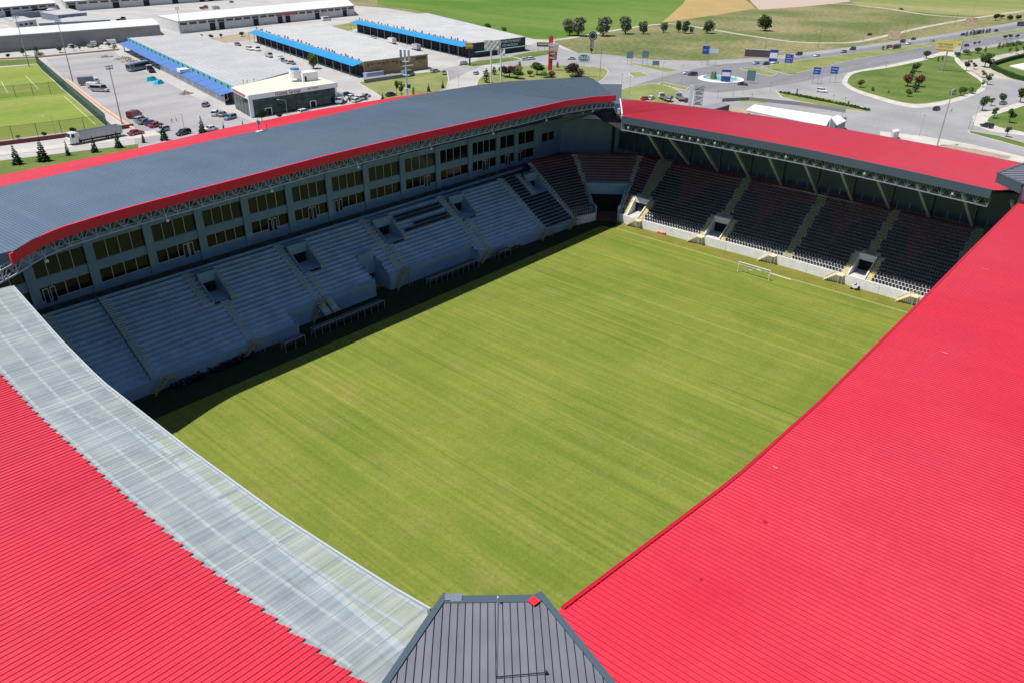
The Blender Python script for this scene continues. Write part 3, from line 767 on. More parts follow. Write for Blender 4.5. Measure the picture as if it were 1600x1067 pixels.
TC = Terrace([(62, -54), (-62, -54)], 20, 0.85, 0.54, 2.1); TC.build([], sides, M['conc'], M['wall'])
mb = MB(); mb.box(-92, 90, -84, -75, 0, 27.5); mb.build('rear_block', M['walld'], sides)
scf = mat('pale_scuff', (0.66, 0.16, 0.17), 0.7)
scd = mat('dark_scuff', (0.30, 0.015, 0.03), 0.7)
for (x_, y_), l_, m_ in (((1211, 728), .4, scf), ((1196, 814), .3, scd), ((1540, 421), .9, scf), ((1475, 551), .7, scf), ((1095, 903), .2, scd)):
    c_ = G(x_, y_, 29.2); mb = MB(); z_ = C_z(c_.y)+0.075
    mb.hexa([(c_.x-.08, c_.y-l_/2, z_), (c_.x+.08, c_.y-l_/2, z_), (c_.x+.12, c_.y+l_/2, z_), (c_.x-.05, c_.y+l_/2, z_), (c_.x-.08, c_.y-l_/2, z_+.006), (c_.x+.08, c_.y-l_/2, z_+.006), (c_.x+.12, c_.y+l_/2, z_+.006), (c_.x-.05, c_.y+l_/2, z_+.006)])
    mb.build('scuff_mark', m_, sides)
dI = [(-36, -77.75), (-31, -78.4), (-20, -79.3), (-7, -79.75), (9, -79.9), (20.6, -79.2), (38.6, -77.6)]
dB = [(-38, -84.1), (-30, -85.0), (-20, -85.8), (-8, -86.15), (8, -86.3), (18, -86.0), (39, -85.0)]
def D_z(x): return 29.0-0.03*(x+79)
def D_lim(y): return -77.4-(-35.3-y)/0.40
def D_in(y):
    x = lerp(dI, y)
    if y < -35.3: x = D_lim(y)
    return x, D_z(x)
def D_mid(y): x = min(lerp(dB, y), D_in(y)[0]); return x, D_z(x)
def D_mid2(y): x, z = D_mid(y); return x-0.5, z-0.07
def D_out(y): return -118.0, D_z(-118)
panels(nears, 'translucent_panel', 'y', -38.7, 38.6, lambda y: (D_in(y)[0], D_in(y)[1]-0.07), D_mid2, M['trans'], h=0.05, ribs=1, seam=M['transs'])
panels(nears, 'roof_panel', 'y', -50.9, 38.6, lambda y: (D_mid(y)[0], D_mid(y)[1]), D_out, M['red'], jag=0.32, seam=M['red_shade'], nseg=3, sq=(2,))
deck(nears, 'y', -50, 38.5, lambda y: (D_mid(y)[0]-0.9, D_mid(y)[1]), D_out, M['walld'], drop=0.5)
for k, f in enumerate((0.0, 0.30, 0.62, 0.93)):
    mb = MB(); ys = [-34.8+i*3.85 for i in range(20)]
    for a, b in zip(ys, ys[1:]):
        P_ = []
        for y in (a, b):
            x = D_in(y)[0]+(D_mid(y)[0]-D_in(y)[0])*f
            P_.append(Vector((x-(0.15 if f == 0 else 0), y, D_z(x)-0.27)))
        mb.beam(P_[0]+Vector((0, 0, 0.05)), P_[1]+Vector((0, 0, 0.05)), 0.24, 0.18)
    mb.build('purlin', M['white'], nears)
for i in range(8):
    y = -22+i*7.6; a = D_in(y)[0]; b = D_mid(y)[0]
    mb = MB(); mb.beam((a-0.1, y, D_z(a)-0.5), (b-4, y, D_z(b)-0.5), 0.16, 0.3); mb.build('rafter', M['white'], nears)
Dedge = [(D_in(y)[0]+0.06, y, 29.0) for y in [-35+i*3.06 for i in range(25)]]
edge_strip(nears, 'edge_channel', Dedge, 0.22, 0.14, M['rail'], top=0.12)
TD = Terrace([(-68, -50), (-68, 46)], 20, 0.85, 0.54, 2.1); TD.build([], nears, M['walld'], M['wall'])
mb = MB(); mb.box(-118, -92, -84, 62, 0, 26.5); mb.build('rear_block', M['walld'], nears)
# truss carrying on round the open corner to the main stand
mb = MB(); mb.hexa([(-88, 50, 28.0), (-77.4, 48.4, 28.6), (-76.6, 49.8, 28.7), (-88, 52, 28.1), (-88, 50, 28.2), (-77.4, 48.4, 28.8), (-76.6, 49.8, 28.9), (-88, 52, 28.3)])
mb.build('corner_flashing', mat('pale_pink_sheet', (0.75, 0.66, 0.7), 0.5), mainst)

# ---------------------------------------------------------------- corner caps
def corner_cap(name, label, a, b, da, db, z, ln, n, zs=0.0, mirror=False):
    """standing seam cap over a roof corner: front edge a-b, sides run along da, db"""
    t = thing(name, label, 'roof cap', (0, 0, 0))
    a = Vector((a[0], a[1])); b = Vector((b[0], b[1])); da = Vector(da); db = Vector(db)
    e = (b-a).normalized(); f = Vector((e.y, -e.x))
    mid_dir = (da.normalized()+db.normalized()).normalized()
    if f.dot(mid_dir) < 0: f = -f
    # width at depth q
    def side(p, d, q): k = q/(d.dot(f)); return p+d*k
    W = (b-a).length; A2 = side(a, da, ln); B2 = side(b, db, ln)
    tot0 = (A2-a).dot(e); tot1 = (B2-a).dot(e)
    w = (tot1-tot0)/n
    for i in range(n):
        u0 = tot0+i*w+0.02; u1 = tot0+(i+1)*w-0.02
        def start(u):
            if u < 0: return -u/(-tot0)*ln if tot0 < 0 else 0
            if u > W: return (u-W)/(tot1-W)*ln
            return 0.0
        q0 = max(start(u0), 0.55); q1 = max(start(u1), 0.55); mb = MB()
        P_ = [a+e*u0+f*q0, a+e*u1+f*q1, a+e*u1+f*ln, a+e*u0+f*ln]
        zz = [z+zs*q0, z+zs*q1, z+zs*ln, z+zs*ln]
        lo = [(p.x, p.y, h-0.04) for p, h in zip(P_, zz)]; hi = [(p.x, p.y, h+0.03) for p, h in zip(P_, zz)]
        if (P_[1]-P_[0]).cross(P_[2]-P_[1]) < 0: lo.reverse(); hi.reverse()
        mb.hexa(lo+hi)
        s0, s1 = a+e*(u0-0.045)+f*q0, a+e*(u0-0.045)+f*ln
        mb.beam((s0.x, s0.y, z+zs*q0+0.05), (s1.x, s1.y, z+zs*ln+0.05), 0.03, 0.12, 1)
        mb.build('roof_panel', [M['greyc'], M['gap']], t)
    A2e = side(a, da, ln); B2e = side(b, db, ln)
    base = MB()
    q = [(a.x, a.y), (b.x, b.y), (B2e.x, B2e.y), (A2e.x, A2e.y)]
    if mirror: q.reverse()
    zl = [z, z, z+zs*ln, z+zs*ln]
    if mirror: zl.reverse()
    base.hexa([(p[0], p[1], h-1.6) for p, h in zip(q, zl)]+[(p[0], p[1], h-0.05) for p, h in zip(q, zl)])
    base.build('cap_base', M['greyf'], t)
    fr = MB(); fr.beam((a.x+f.x*0.28, a.y+f.y*0.28, z+0.02), (b.x+f.x*0.28, b.y+f.y*0.28, z+0.02), 0.6, 0.14); fr.build('front_flashing', M['greyf'], t)
    for p, p2 in ((a, A2e), (b, B2e)):
        fr = MB(); d = (p2-p).normalized()*0.2
        fr.beam((p.x-d.x, p.y-d.y, z+0.06), (p2.x, p2.y, z+zs*ln+0.06), 0.42, 0.16); fr.build('side_flashing', M['greyf'], t)
    return t, a, b, e, f
cap, a_, b_, e_, f_ = corner_cap('corner_roof', 'dark grey standing seam roof cap over the nearest stadium corner, red patch on its edge',
                        (-77.0, -35.45), (-72.75, -40.0), (-7.0, -2.2), (-2.4, -7.4), 29.75, 17.0, 50)
mb = MB(); mb.beam((-77.1, -35.6, 29.9), (-76.3, -36.35, 29.9), 0.5, 0.05); mb.beam((-77.0, -36.0, 29.86), (-76.5, -36.5, 29.86), 0.25, 0.05); mb.build('bare_patch', M['zinc'], cap)
mb = MB(); c0 = G(834, 938, 29.95); mb.beam(c0-Vector((0.02, 0.30, 0)), c0+Vector((0.02, 0.30, 0)), 0.55, 0.05); mb.build('red_patch', mat('red_patch', (0.75, 0.02, 0.03), 0.45), cap)
mb = MB(); p0 = G(778, 942, 29.85); mb.cyl(p0, p0+Vector((0, 0, 0.45)), 0.03, n=8)
mb.cyl(p0+Vector((0, 0, 0.45)), p0+Vector((0, 0, 0.58)), 0.07, n=8)
tag(mb.build('lightning_rod', M['rail']), 'short pale lightning rod on the front edge of the nearest grey corner cap', 'lightning rod')
mb = MB(); q0 = G(775, 1057, 29.95); q1 = G(852, 1050, 29.95); mb.cyl(q0, q0+Vector((0, 0, 0.7)), 0.03, n=8)
mb.beam(q0, p0+Vector((0, 0, 0.06)), 0.025)
mb.beam(q0, q1, 0.05); mb.beam(q1-Vector((0.05, 0, 0)), q1+Vector((0.08, -0.08, 0.1)), 0.14)
tag(mb.build('roof_cable', M['gap']), 'black cable and short post lying on the ribs of the nearest corner cap', 'cable')
corner_cap('corner_roof', 'dark grey roof cap over the far right corner between two red roofs', (50.0, -44.3), (54.6, -39.6), (2.4, -7.4), (7.4, -1.5), 31.0, 22.0, 24)
mb = MB()
mb.hexa([(45.2, -45.4, 27.2), (50.2, -44.4, 27.2), (54, -60, 27.2), (48, -60, 27.2), (45.2, -45.4, 29.6), (50.2, -44.4, 30.9), (54, -60, 30.9), (48, -60, 29.6)])
mb.build('corner_cladding', mat('dark_purple_cladding', (0.10, 0.03, 0.06), 0.5), sides)

# ================================================================ PITCH FURNITURE
g = thing('goal', 'white goal on the far goal line, net bunched up and hanging from its crossbar', 'goal', (52.2, 0, 0.06))
mb = MB(); 
mb.cyl((0, 3.72, 0), (0, 3.72, 2.5), 0.075); mb.build('post', M['white'], g)
mb = MB(); mb.cyl((0, -3.72, 0), (0, -3.72, 2.5), 0.075); mb.build('post', M['white'], g)
mb = MB(); mb.cyl((0, -3.79, 2.5), (0, 3.79, 2.5), 0.08); mb.build('crossbar', M['white'], g)
netm = bpy.data.materials.new('net_cord'); netm.use_nodes = True
_b = netm.node_tree.nodes['Principled BSDF']; _b.inputs['Base Color'].default_value = (0.8, 0.82, 0.8, 1); _b.inputs['Alpha'].default_value = 0.6
mb = MB(); pr = None; ys = [3.6-i*0.24 for i in range(31)]
SAG = [(-3.8, 1.35), (-3.2, 1.25), (-2.9, 0.62), (-2.0, 0.72), (-1.2, 0.55), (-0.6, 0.45), (0.2, 1.05), (0.9, 1.35), (1.6, 1.0), (2.2, 0.55), (2.9, 0.78), (3.5, 0.66), (3.8, 0.5)]
def sag(y): return 2.42-lerp(SAG, y)
for y in ys:
    c = [(0.05, y, 2.45), (0.35, y, (2.45+sag(y))/2), (0.42, y, sag(y))]
    if pr: 
        for i in range(2): mb.quad(pr[i], c[i], c[i+1], pr[i+1])
    pr = c
mb.build('net', netm, g)
mb = MB()
for a, b in zip(ys, ys[1:]): mb.beam((0.42, a, sag(a)), (0.42, b, sag(b)), 0.13)
mb.build('net_hem', M['white'], g)
mb = MB(); mb.cyl((56.6, 5.2, 0.12), (56.2, -7.2, 0.12), 0.07)
tag(mb.build('ground_bar', M['white']), 'long white bar lying on the grass edge behind the far goal', 'bar')

def pitch_stair(x, y, z, ang, lab, m=None):
    """yellow steel steps from the stand front down to the grass; local +x runs along the wall, +y to the wall"""
    t = thing('access_stair', lab, 'steps', (x, y, 0), ang, 'steel steps from the stands down to the grass')
    m = m or M['yelm']
    mb = MB(); mb.box(-0.8, 0.8, -1.1, 0.3, z-0.10, z); mb.build('landing', m, t)
    for i in range(7):
        mb = MB(); k = (i+1)/8; mb.box(-0.8-0.34*(i+1), -0.8-0.34*i, -1.05, -0.05, z*(1-k)-0.03, z*(1-k)+0.02); mb.build('step', m, t)
    for yy in (-1.1, 0.0):
        mb = MB(); mb.beam((-0.8, yy, z-0.05), (-3.3, yy, 0.05), 0.07, 0.22)
        mb.beam((-0.8, yy, z+0.9), (-3.2, yy, 0.95), 0.05); mb.beam((-0.8, yy, z), (-0.8, yy, z+0.9), 0.05); mb.beam((-3.2, yy, 0.05), (-3.2, yy, 0.95), 0.05)
        mb.beam((0.8, yy, z+0.9), (-0.8, yy, z+0.9), 0.05); mb.beam((0.8, yy, 0), (0.8, yy, z+0.9), 0.06); mb.beam((0.0, yy, 0), (0, yy, z), 0.06)
        mb.build('side_rail', m, t)
    return t
wl = ['beside the near end of the pale tiers', 'left of the long dugout', 'at the left side of the step-back wall', 'beside the big dugout of the far half',
      'between pale tiers and the last small dugout', 'where the black seats begin in the main stand', 'near the corner, under the last main stand aisle']
for (x, w_) in zip((-57.2, -41.0, -24.6, -3.4, 19.4, 40.0, 50.6), wl):
    d = 2.6 if -32 < x < 16 else 0
    yy = TA.at(la(x), d).y-0.3
    pitch_stair(x, yy, 2.1+(1.5 if d else 0), 0.0, 'dull yellow steel steps in shade '+w_, mat('shade_yellow_metal', (0.42, 0.36, 0.2), 0.6))  # darker copy of the step metal with shade painted into it
for (y, w_) in zip((36.2, 18.6, 0.2, -15.6, -31.2), ('at the corner end of the white end wall', 'below the second doorway from the corner', 'left of the goal as seen from the pitch side',
                                           'just right of the goal under a doorway', 'farthest right, half hidden by the red roof')):
    q = TB.at(lb(y), 0)
    pitch_stair(q.x-0.3, y, 2.05, R(-90) if y < 36 else R(-90), 'sunlit cream steel steps '+w_)

def dugout(x0, x1, y, lab, roof=True):
    t = thing('dugout', lab, 'dugout', (x0, y, 0.045), 0, 'dugouts along the shaded touchline')
    L_ = x1-x0
    f = MB()
    for i in range(int(L_/1.6)+1):
        x = L_*i/int(L_/1.6)
        f.beam((x, 0, 0), (x, 0, 1.9), 0.06); f.beam((x, 1.3, 0), (x, 1.3, 1.7), 0.06); f.beam((x, 0, 1.9), (x, 1.3, 1.7), 0.06)
    f.beam((0, 0, 1.9), (L_, 0, 1.9), 0.09); f.beam((0, 1.3, 1.7), (L_, 1.3, 1.7), 0.06)
    f.build('frame', M['steel'], t)
    f = MB(); f.hexa([(0, 0.05, 1.92), (L_, 0.05, 1.92), (L_, 1.4, 1.70), (0, 1.4, 1.70), (0, 0.05, 1.95), (L_, 0.05, 1.95), (L_, 1.4, 1.73), (0, 1.4, 1.73)])
    f.box(0, L_, 1.33, 1.37, 0.1, 1.7); f.build('canopy', M['steeld'], t)
    n = int(L_/0.62)
    for i in range(n):
        s = MB(); seat_geo(s, (0, 0, 0), Vector((0, -1)), Vector((1, 0))); 
        obj('seat', seat_dug, t, ((i+0.5)*L_/n, 0.75, 0))
    return t
s = MB(); seat_geo(s, (0, 0, 0), Vector((0, -1)), Vector((1, 0))); seat_dug = s.mesh('seat', M['seatb'])
dugout(-31.0, -14.2, 47.6, 'long black dugout bench nearer the camera, below the stepped-back wall')
dugout(-0.8, 14.2, 48.4, 'long black dugout bench on the far side of the tunnel')
dugout(-37.8, -33.6, 47.0, 'short small dugout beside the near long bench')
dugout(20.5, 24.6, 47.9, 'short small dugout beyond the far long bench')
random.seed(11)
for k, (x, n, lab) in enumerate(((-54.5, 16, 'black heap of removed seats nearest the see-through roof strip'), (-48, 14, 'low black heap of removed seats in the middle of the near wall'),
                                 (-44, 10, 'small black heap of removed seats beside the near yellow steps'), (28, 11, 'flat black heap of seats by the far part of the main stand wall'))):
    mb = MB()
    for i in range(n*3):
        cx_, cy_ = x+random.uniform(-0.17, 0.17)*n, 50.4+random.uniform(-0.8, 0.7); s_ = random.uniform(0.25, 0.5); a = random.uniform(0, 3)
        d = Vector((math.cos(a), math.sin(a), random.uniform(-.4, .4)))*s_
        mb.beam(Vector((cx_, cy_, 0.25+random.uniform(0, 0.6)))-d, Vector((cx_, cy_, 0.3+random.uniform(0, 0.5)))+d, 0.45, 0.12)
    tag(mb.build('seat_heap', M['seatb']), lab, 'seat heap', 'heaps of removed seats', 'stuff')
mb = MB(); mb.box(0, 1.6, -0.25, 0.25, 0, 0.35); mb.box(1.6, 2.3, -0.3, 0.3, 0, 0.5)
tag(mb.build('red_bundle', mat('faded_red_cloth', (0.55, 0.12, 0.08), 0.9), loc=None), 'small faded red bundle lying at the foot of the end wall', 'bundle')
bpy.data.objects['red_bundle'].location = (61.4, 30.5, 0.04); bpy.data.objects['red_bundle'].rotation_euler = (0, 0, R(-85))
c_ = thing('mower', 'small white and black ride-on mower parked under the end wall right of the goal', 'mower', (61.0, -19.3, 0.04), R(95))
mb = MB(); mb.hexa([(-0.7, -0.4, 0.35), (0.7, -0.4, 0.35), (0.7, 0.4, 0.35), (-0.7, 0.4, 0.35), (-0.6, -0.35, 0.9), (0.4, -0.35, 1.0), (0.4, 0.35, 1.0), (-0.6, 0.35, 0.9)]); mb.build('body', M['white'], c_)
mb = MB(); mb.box(-1.1, -0.65, -0.4, 0.4, 0.3, 0.7); mb.build('grass_box', M['gap'], c_)
for sx in (-0.5, 0.5):
    for sy in (-0.45, 0.45):
        mb = MB(); mb.cyl((sx, sy-0.08, 0.25), (sx, sy+0.08, 0.25), 0.25, n=12); mb.build('wheel', M['gap'], c_)
mb = MB(); mb.box(-0.2, 0.25, -0.22, 0.22, 0.95, 1.05); mb.box(-0.28, -0.18, -0.22, 0.22, 1.0, 1.45); mb.build('seat', M['gap'], c_)

# ================================================================ GROUND OUTSIDE
def H(base, top):
    """height of a thing whose foot and top show at these points"""
    b = G(*base); d = fw + cr*((top[0]-800)/FPX) - cu*((top[1]-533.5)/FPX)
    hd = Vector((d.x, d.y)).length; dist = (Vector((b.x, b.y))-Vector((CAM.x, CAM.y))).length
    return CAM.z+d.z*dist/hd
def gp(pts): return [G(*p) for p in pts]

M['scrub'] = mat('scrub_ground', (0.125, 0.155, 0.055), 0.95, c2=(0.26, 0.23, 0.12), scale=0.016, mix=(0.36, 0.66), fine=0.30, fscale=0.30, spec=0.1, detail=8)
M['field'] = mat('crop_field', (0.085, 0.175, 0.025), 0.95, c2=(0.15, 0.215, 0.05), scale=0.02, stretch=(1, 0.25, 1), fine=0.12, fscale=0.4, spec=0.1, detail=6)
M['tan'] = mat('ripe_field', (0.42, 0.29, 0.13), 0.95, c2=(0.36, 0.27, 0.12), scale=0.03, fine=0.08, fscale=0.5, spec=0.1)
M['lot'] = mat('concrete_lot', (0.46, 0.44, 0.425), 0.9, c2=(0.37, 0.36, 0.35), scale=0.05, fine=0.07, fscale=0.8, detail=8)
M['lot2'] = mat('parking_lot', (0.36, 0.35, 0.36), 0.9, c2=(0.28, 0.27, 0.28), scale=0.06, fine=0.07, fscale=0.8, stretch=(0.4, 1, 1), detail=8)
M['road'] = mat('road_asphalt', (0.33, 0.325, 0.33), 0.9, c2=(0.26, 0.255, 0.265), scale=0.05, fine=0.06, fscale=1.0, detail=8)
M['pave'] = mat('pale_paving', (0.56, 0.53, 0.48), 0.9, c2=(0.46, 0.43, 0.39), scale=0.2, fine=0.08)
M['kerb'] = mat('kerb_stone', (0.60, 0.58, 0.50), 0.9)
M['dirt'] = mat('dirt_track', (0.48, 0.44, 0.37), 0.95, c2=(0.38, 0.34, 0.28), scale=0.1, fine=0.1)
M['lawn'] = mat('lawn', (0.085, 0.145, 0.03), 0.95, c2=(0.15, 0.185, 0.055), scale=0.06, fine=0.18, fscale=0.9, spec=0.1, detail=6)
M['lawn2'] = mat('dry_lawn', (0.165, 0.205, 0.065), 0.95, c2=(0.26, 0.265, 0.11), scale=0.07, fine=0.15, fscale=0.9, spec=0.1)
M['train'] = mat('training_turf', (0.17, 0.245, 0.045), 0.95, c2=(0.25, 0.28, 0.07), scale=0.05, fine=0.12, fscale=0.8, spec=0.1, stretch=(0.3, 1, 1))
M['line'] = mat('line_paint', (0.7, 0.7, 0.66), 0.9)
M['earth'] = mat('bare_earth', (0.40, 0.31, 0.23), 0.95, c2=(0.30, 0.25, 0.18), scale=0.2, fine=0.15)

mb = MB(); mb.poly([(-1500, -1500, 0), (6000, -1500, 0), (6000, 6000, 0), (-1500, 6000, 0)]); mb.build('ground', M['scrub'], kind='structure')
def area(name, px, z, m): return sheet(name, [(p.x, p.y) for p in gp(px)], z, m, kind='structure')
area('green_field', [(585, -40), (1078, -8), (1066, 8), (1034, 36), (1000, 42), (950, 50), (900, 57), (862, 61), (838, 61), (790, 53), (740, 38), (690, 25), (640, 15), (590, 9)], 0.03, M['field'])
area('ripe_field', [(1078, -8), (1150, -12), (1172, 6), (1180, 14), (1120, 24), (1034, 36), (1066, 8)], 0.03, M['tan'])
area('far_yard', [(1165, -6), (1300, -12), (1330, 3), (1268, 10), (1186, 16)], 0.035, mat('pink_earth', (0.46, 0.36, 0.30), 0.95, fine=0.1))
area('far_meadow', [(1330, 3), (1480, -12), (1700, -20), (1700, 14), (1520, 26), (1440, 20), (1345, 12)], 0.03, mat('far_meadow', (0.17, 0.22, 0.06), 0.95, c2=(0.30, 0.28, 0.13), scale=0.01, stretch=(1, 0.3, 1), fine=0.15, fscale=0.3, spec=0.1))
area('industrial_yard', [(-300, -60), (520, -60), (535, 8), (600, 13), (700, 29), (834, 62), (858, 63), (905, 85), (960, 100), (958, 190), (600, 260), (0, 340), (-400, 400)], 0.04, M['lot'])
area('parking_lot', [(72, 93), (178, 80), (196, 98), (262, 130), (330, 166), (420, 200), (400, 222), (212, 232), (206, 202), (150, 162), (105, 128)], 0.07, M['lot2'])
area('main_road', [(845, 66), (905, 85), (950, 86), (1016, 94), (1092, 96), (1169, 92), (1300, 78), (1459, 57), (1600, 33), (1720, 8), (1720, 330), (1440, 290), (1200, 215), (990, 205), (945, 150), (890, 112), (760, 100), (700, 128), (690, 110)], 0.07, M['road'])
M['road2'] = mat('highway_asphalt', (0.215, 0.212, 0.225), 0.9, c2=(0.175, 0.173, 0.185), scale=0.08, stretch=(0.25, 1, 1), fine=0.07, fscale=1.0, detail=8)
area('highway_lanes', [(940, 152), (1010, 128), (1078, 110), (1130, 101), (1180, 97), (1300, 83), (1459, 61), (1600, 37), (1720, 12), (1720, 40), (1600, 61), (1458, 87), (1372, 104), (1300, 119), (1240, 131), (1190, 139), (1120, 146), (1070, 141), (1030, 135), (990, 146), (952, 166)], 0.074, M['road2'])
def ribbon(name, px, w, z, m, pxs=True):
    P_ = gp(px) if pxs else [Vector((p[0], p[1], 0)) for p in px]
    L_, R_ = [], []
    for i, p in enumerate(P_):
        d = (P_[min(i+1, len(P_)-1)]-P_[max(i-1, 0)]).normalized(); n = Vector((-d.y, d.x, 0))*w/2
        L_.append(p+n); R_.append(p-n)
    mb = MB()
    for i in range(len(P_)-1):
        mb.quad((R_[i].x, R_[i].y, z), (R_[i+1].x, R_[i+1].y, z), (L_[i+1].x, L_[i+1].y, z), (L_[i].x, L_[i].y, z))
    return mb.build(name, m, kind='structure')
def smooth(px, n=6):
    out = []
    for i in range(len(px)-1):
        p0 = px[max(i-1, 0)]; p1 = px[i]; p2 = px[i+1]; p3 = px[min(i+2, len(px)-1)]
        for k in range(n):
            t = k/n
            out.append(tuple(0.5*((2*p1[j])+(-p0[j]+p2[j])*t+(2*p0[j]-5*p1[j]+4*p2[j]-p3[j])*t*t+(-p0[j]+3*p1[j]-3*p2[j]+p3[j])*t**3) for j in (0, 1)))
    out.append(px[-1]); return out
ribbon('dirt_track', smooth([(850, 66), (905, 58), (950, 50), (1000, 42), (1050, 38), (1100, 45), (1130, 50), (1180, 58), (1240, 66), (1290, 68), (1340, 66), (1400, 53), (1450, 42), (1530, 28), (1640, 12)]), 5.0, 0.06, M['dirt'])
ribbon('dirt_track', smooth([(1270, 6), (1330, 8), (1390, 15), (1450, 24), (1520, 29)]), 6.0, 0.062, M['dirt'])
def kerbed(name, px, m, w=0.35, z=0.14, kz=0.17, closed=True):
    """a raised lawn or pavement with its kerb"""
    P_ = [(p.x, p.y) for p in gp(px)]
    o = sheet(name, P_, z, m, kind='structure')
    ctr = Vector((sum(p[0] for p in P_)/len(P_), sum(p[1] for p in P_)/len(P_)))
    mb = MB(); n = len(P_)
    for i in range(n):
        a = Vector(P_[i]); b = Vector(P_[(i+1) % n])
        mb.beam((a.x, a.y, kz/2+0.02), (b.x, b.y, kz/2+0.02), w, kz)
    mb.build('kerb', M['kerb'], o); return o
kerbed('median', smooth([(1188, 106), (1250, 95), (1359, 81), (1458, 67), (1620, 42)], 3)+[(1620, 46), (1458, 72), (1326, 96), (1250, 114), (1234, 118), (1212, 113)], M['lawn2'])
isl = smooth([(1323, 131), (1326, 122), (1340, 114), (1386, 107), (1440, 96), (1469, 88), (1490, 90), (1494, 98), (1512, 114), (1530, 126), (1534, 134), (1525, 143), (1490, 155), (1447, 163), (1414, 162), (1370, 151), (1337, 140), (1323, 131)], 4)
outer = [(1428+(x-1428)*1.07, 126+(y-126)*1.16) for x, y in isl]
area('island_pavement', outer[:-1], 0.12, M['pave'])
kerbed('traffic_island', isl[:-1], M['lawn'], z=0.16, kz=0.2)
kerbed('roadside_lawn', [(1490, 86), (1560, 73), (1640, 57), (1640, 72), (1600, 79), (1560, 87), (1525, 93), (1500, 95)], M['lawn'])
area('forecourt', [(1496, 98), (1530, 93), (1600, 80), (1640, 73), (1640, 84), (1600, 88), (1550, 101), (1556, 110), (1590, 126), (1540, 124)], 0.085, M['dirt'])
kerbed('hedge_garden', smooth([(1549, 101), (1600, 87), (1700, 66), (1740, 150), (1600, 129), (1565, 117), (1549, 101)], 3)[:-1], M['lawn'])
area('corner_pavement', [(1519, 183), (1530, 177), (1560, 172), (1600, 158), (1720, 120), (1720, 262), (1600, 213), (1550, 207), (1522, 197)], 0.12, M['pave'])
kerbed('corner_lawn', smooth([(1541, 190), (1548, 182), (1562, 178), (1600, 166), (1700, 134), (1720, 240), (1600, 208), (1560, 200), (1541, 190)], 3)[:-1], M['lawn'], z=0.16)
kerbed('traffic_strip', [(1513, 205), (1560, 213), (1600, 224), (1720, 254), (1720, 262), (1600, 232), (1560, 221), (1515, 209)], M['lawn'])
kerbed('hedge_strip', [(1212, 143), (1250, 148), (1300, 156), (1330, 163), (1362, 174), (1350, 176), (1300, 169), (1250, 160), (1222, 153)], M['lawn2'])
kerbed('grass_triangle', [(1146, 161), (1178, 154), (1207, 161), (1190, 163)], M['lawn2'])
kerbed('junction_lawn', [(960, 150), (974, 139), (1018, 131), (1045, 135), (1066, 146), (1040, 168), (980, 170)], M['lawn2'])
kerbed('divider_lawn', [(1035, 129), (1076, 138), (1070, 142), (1028, 132)], M['lawn2'])
kerbed('divider_lawn', [(972, 96), (1012, 103), (1062, 110), (1040, 114), (1000, 105)], M['lawn2'])
kerbed('divider_lawn', [(982, 115), (1000, 113), (1014, 119), (990, 122)], M['lawn2'])
kerbed('divider_lawn', [(1156, 108), (1176, 106), (1214, 116), (1206, 120), (1188, 117)], M['lawn2'])
kerbed('sign_garden', smooth([(744, 138), (750, 122), (775, 110), (820, 104), (880, 103), (945, 108), (945, 122), (925, 134), (900, 150), (760, 160), (744, 138)], 3)[:-1], M['lawn2'])
kerbed('market_lawn', [(722, 103), (745, 96), (800, 90), (815, 94), (770, 101), (740, 105)], M['lawn'])
kerbed('car_park_lawn', [(795, 89), (830, 82), (860, 79), (858, 86), (820, 93)], M['lawn'])
kerbed('roadside_lawn', smooth([(560, 130), (600, 122), (690, 112), (699, 118), (700, 130), (690, 142), (620, 162), (585, 145), (560, 130)], 3)[:-1], M['lawn2'])
area('stadium_forecourt', [(1375, 206), (1440, 213), (1520, 227), (1600, 246), (1720, 272), (1720, 310), (1500, 270), (1375, 240)], 0.1, M['pave'])
area('planting_bed', [(1470, 226), (1520, 233), (1580, 246), (1575, 250), (1510, 240), (1470, 230)], 0.125, M['earth'])
area('building_plot', [(1105, 168), (1165, 170), (1175, 182), (1150, 190), (1110, 180)], 0.085, M['earth'])
area('weedy_patch', [(320, 62), (395, 50), (470, 42), (480, 50), (340, 70)], 0.08, M['earth'])
area('weedy_patch', [(505, 44), (550, 36), (575, 40), (540, 50)], 0.08, M['lawn2'])
# lane lines
for px, w_ in (([(1060, 127), (1010, 124), (960, 128)], 0.15), ([(1232, 130), (1330, 106), (1460, 80), (1600, 56)], 0.15), ([(1170, 98), (1300, 84), (1460, 62), (1600, 38)], 0.15), ([(1250, 143), (1320, 158), (1400, 172), (1500, 186)], 0.15), ([(1240, 168), (1340, 186), (1440, 203)], 0.15)):
    P_ = gp(smooth(px, 8)); mb = MB(); acc = 0
    for a, b in zip(P_, P_[1:]):
        L_ = (b-a).length; s_ = 0
        while s_ < L_:
            e_ = min(s_+3, L_); p = a.lerp(b, s_/L_); q = a.lerp(b, e_/L_); d = (q-p); n = Vector((-d.y, d.x, 0)).normalized()*w_/2
            mb.quad((p.x-n.x, p.y-n.y, 0.078), (q.x-n.x, q.y-n.y, 0.078), (q.x+n.x, q.y+n.y, 0.078), (p.x+n.x, p.y+n.y, 0.078)); s_ += 8
    mb.v = [(q[0], q[1], 0.084) for q in mb.v]; mb.build('lane_marking', M['line'], kind='structure')

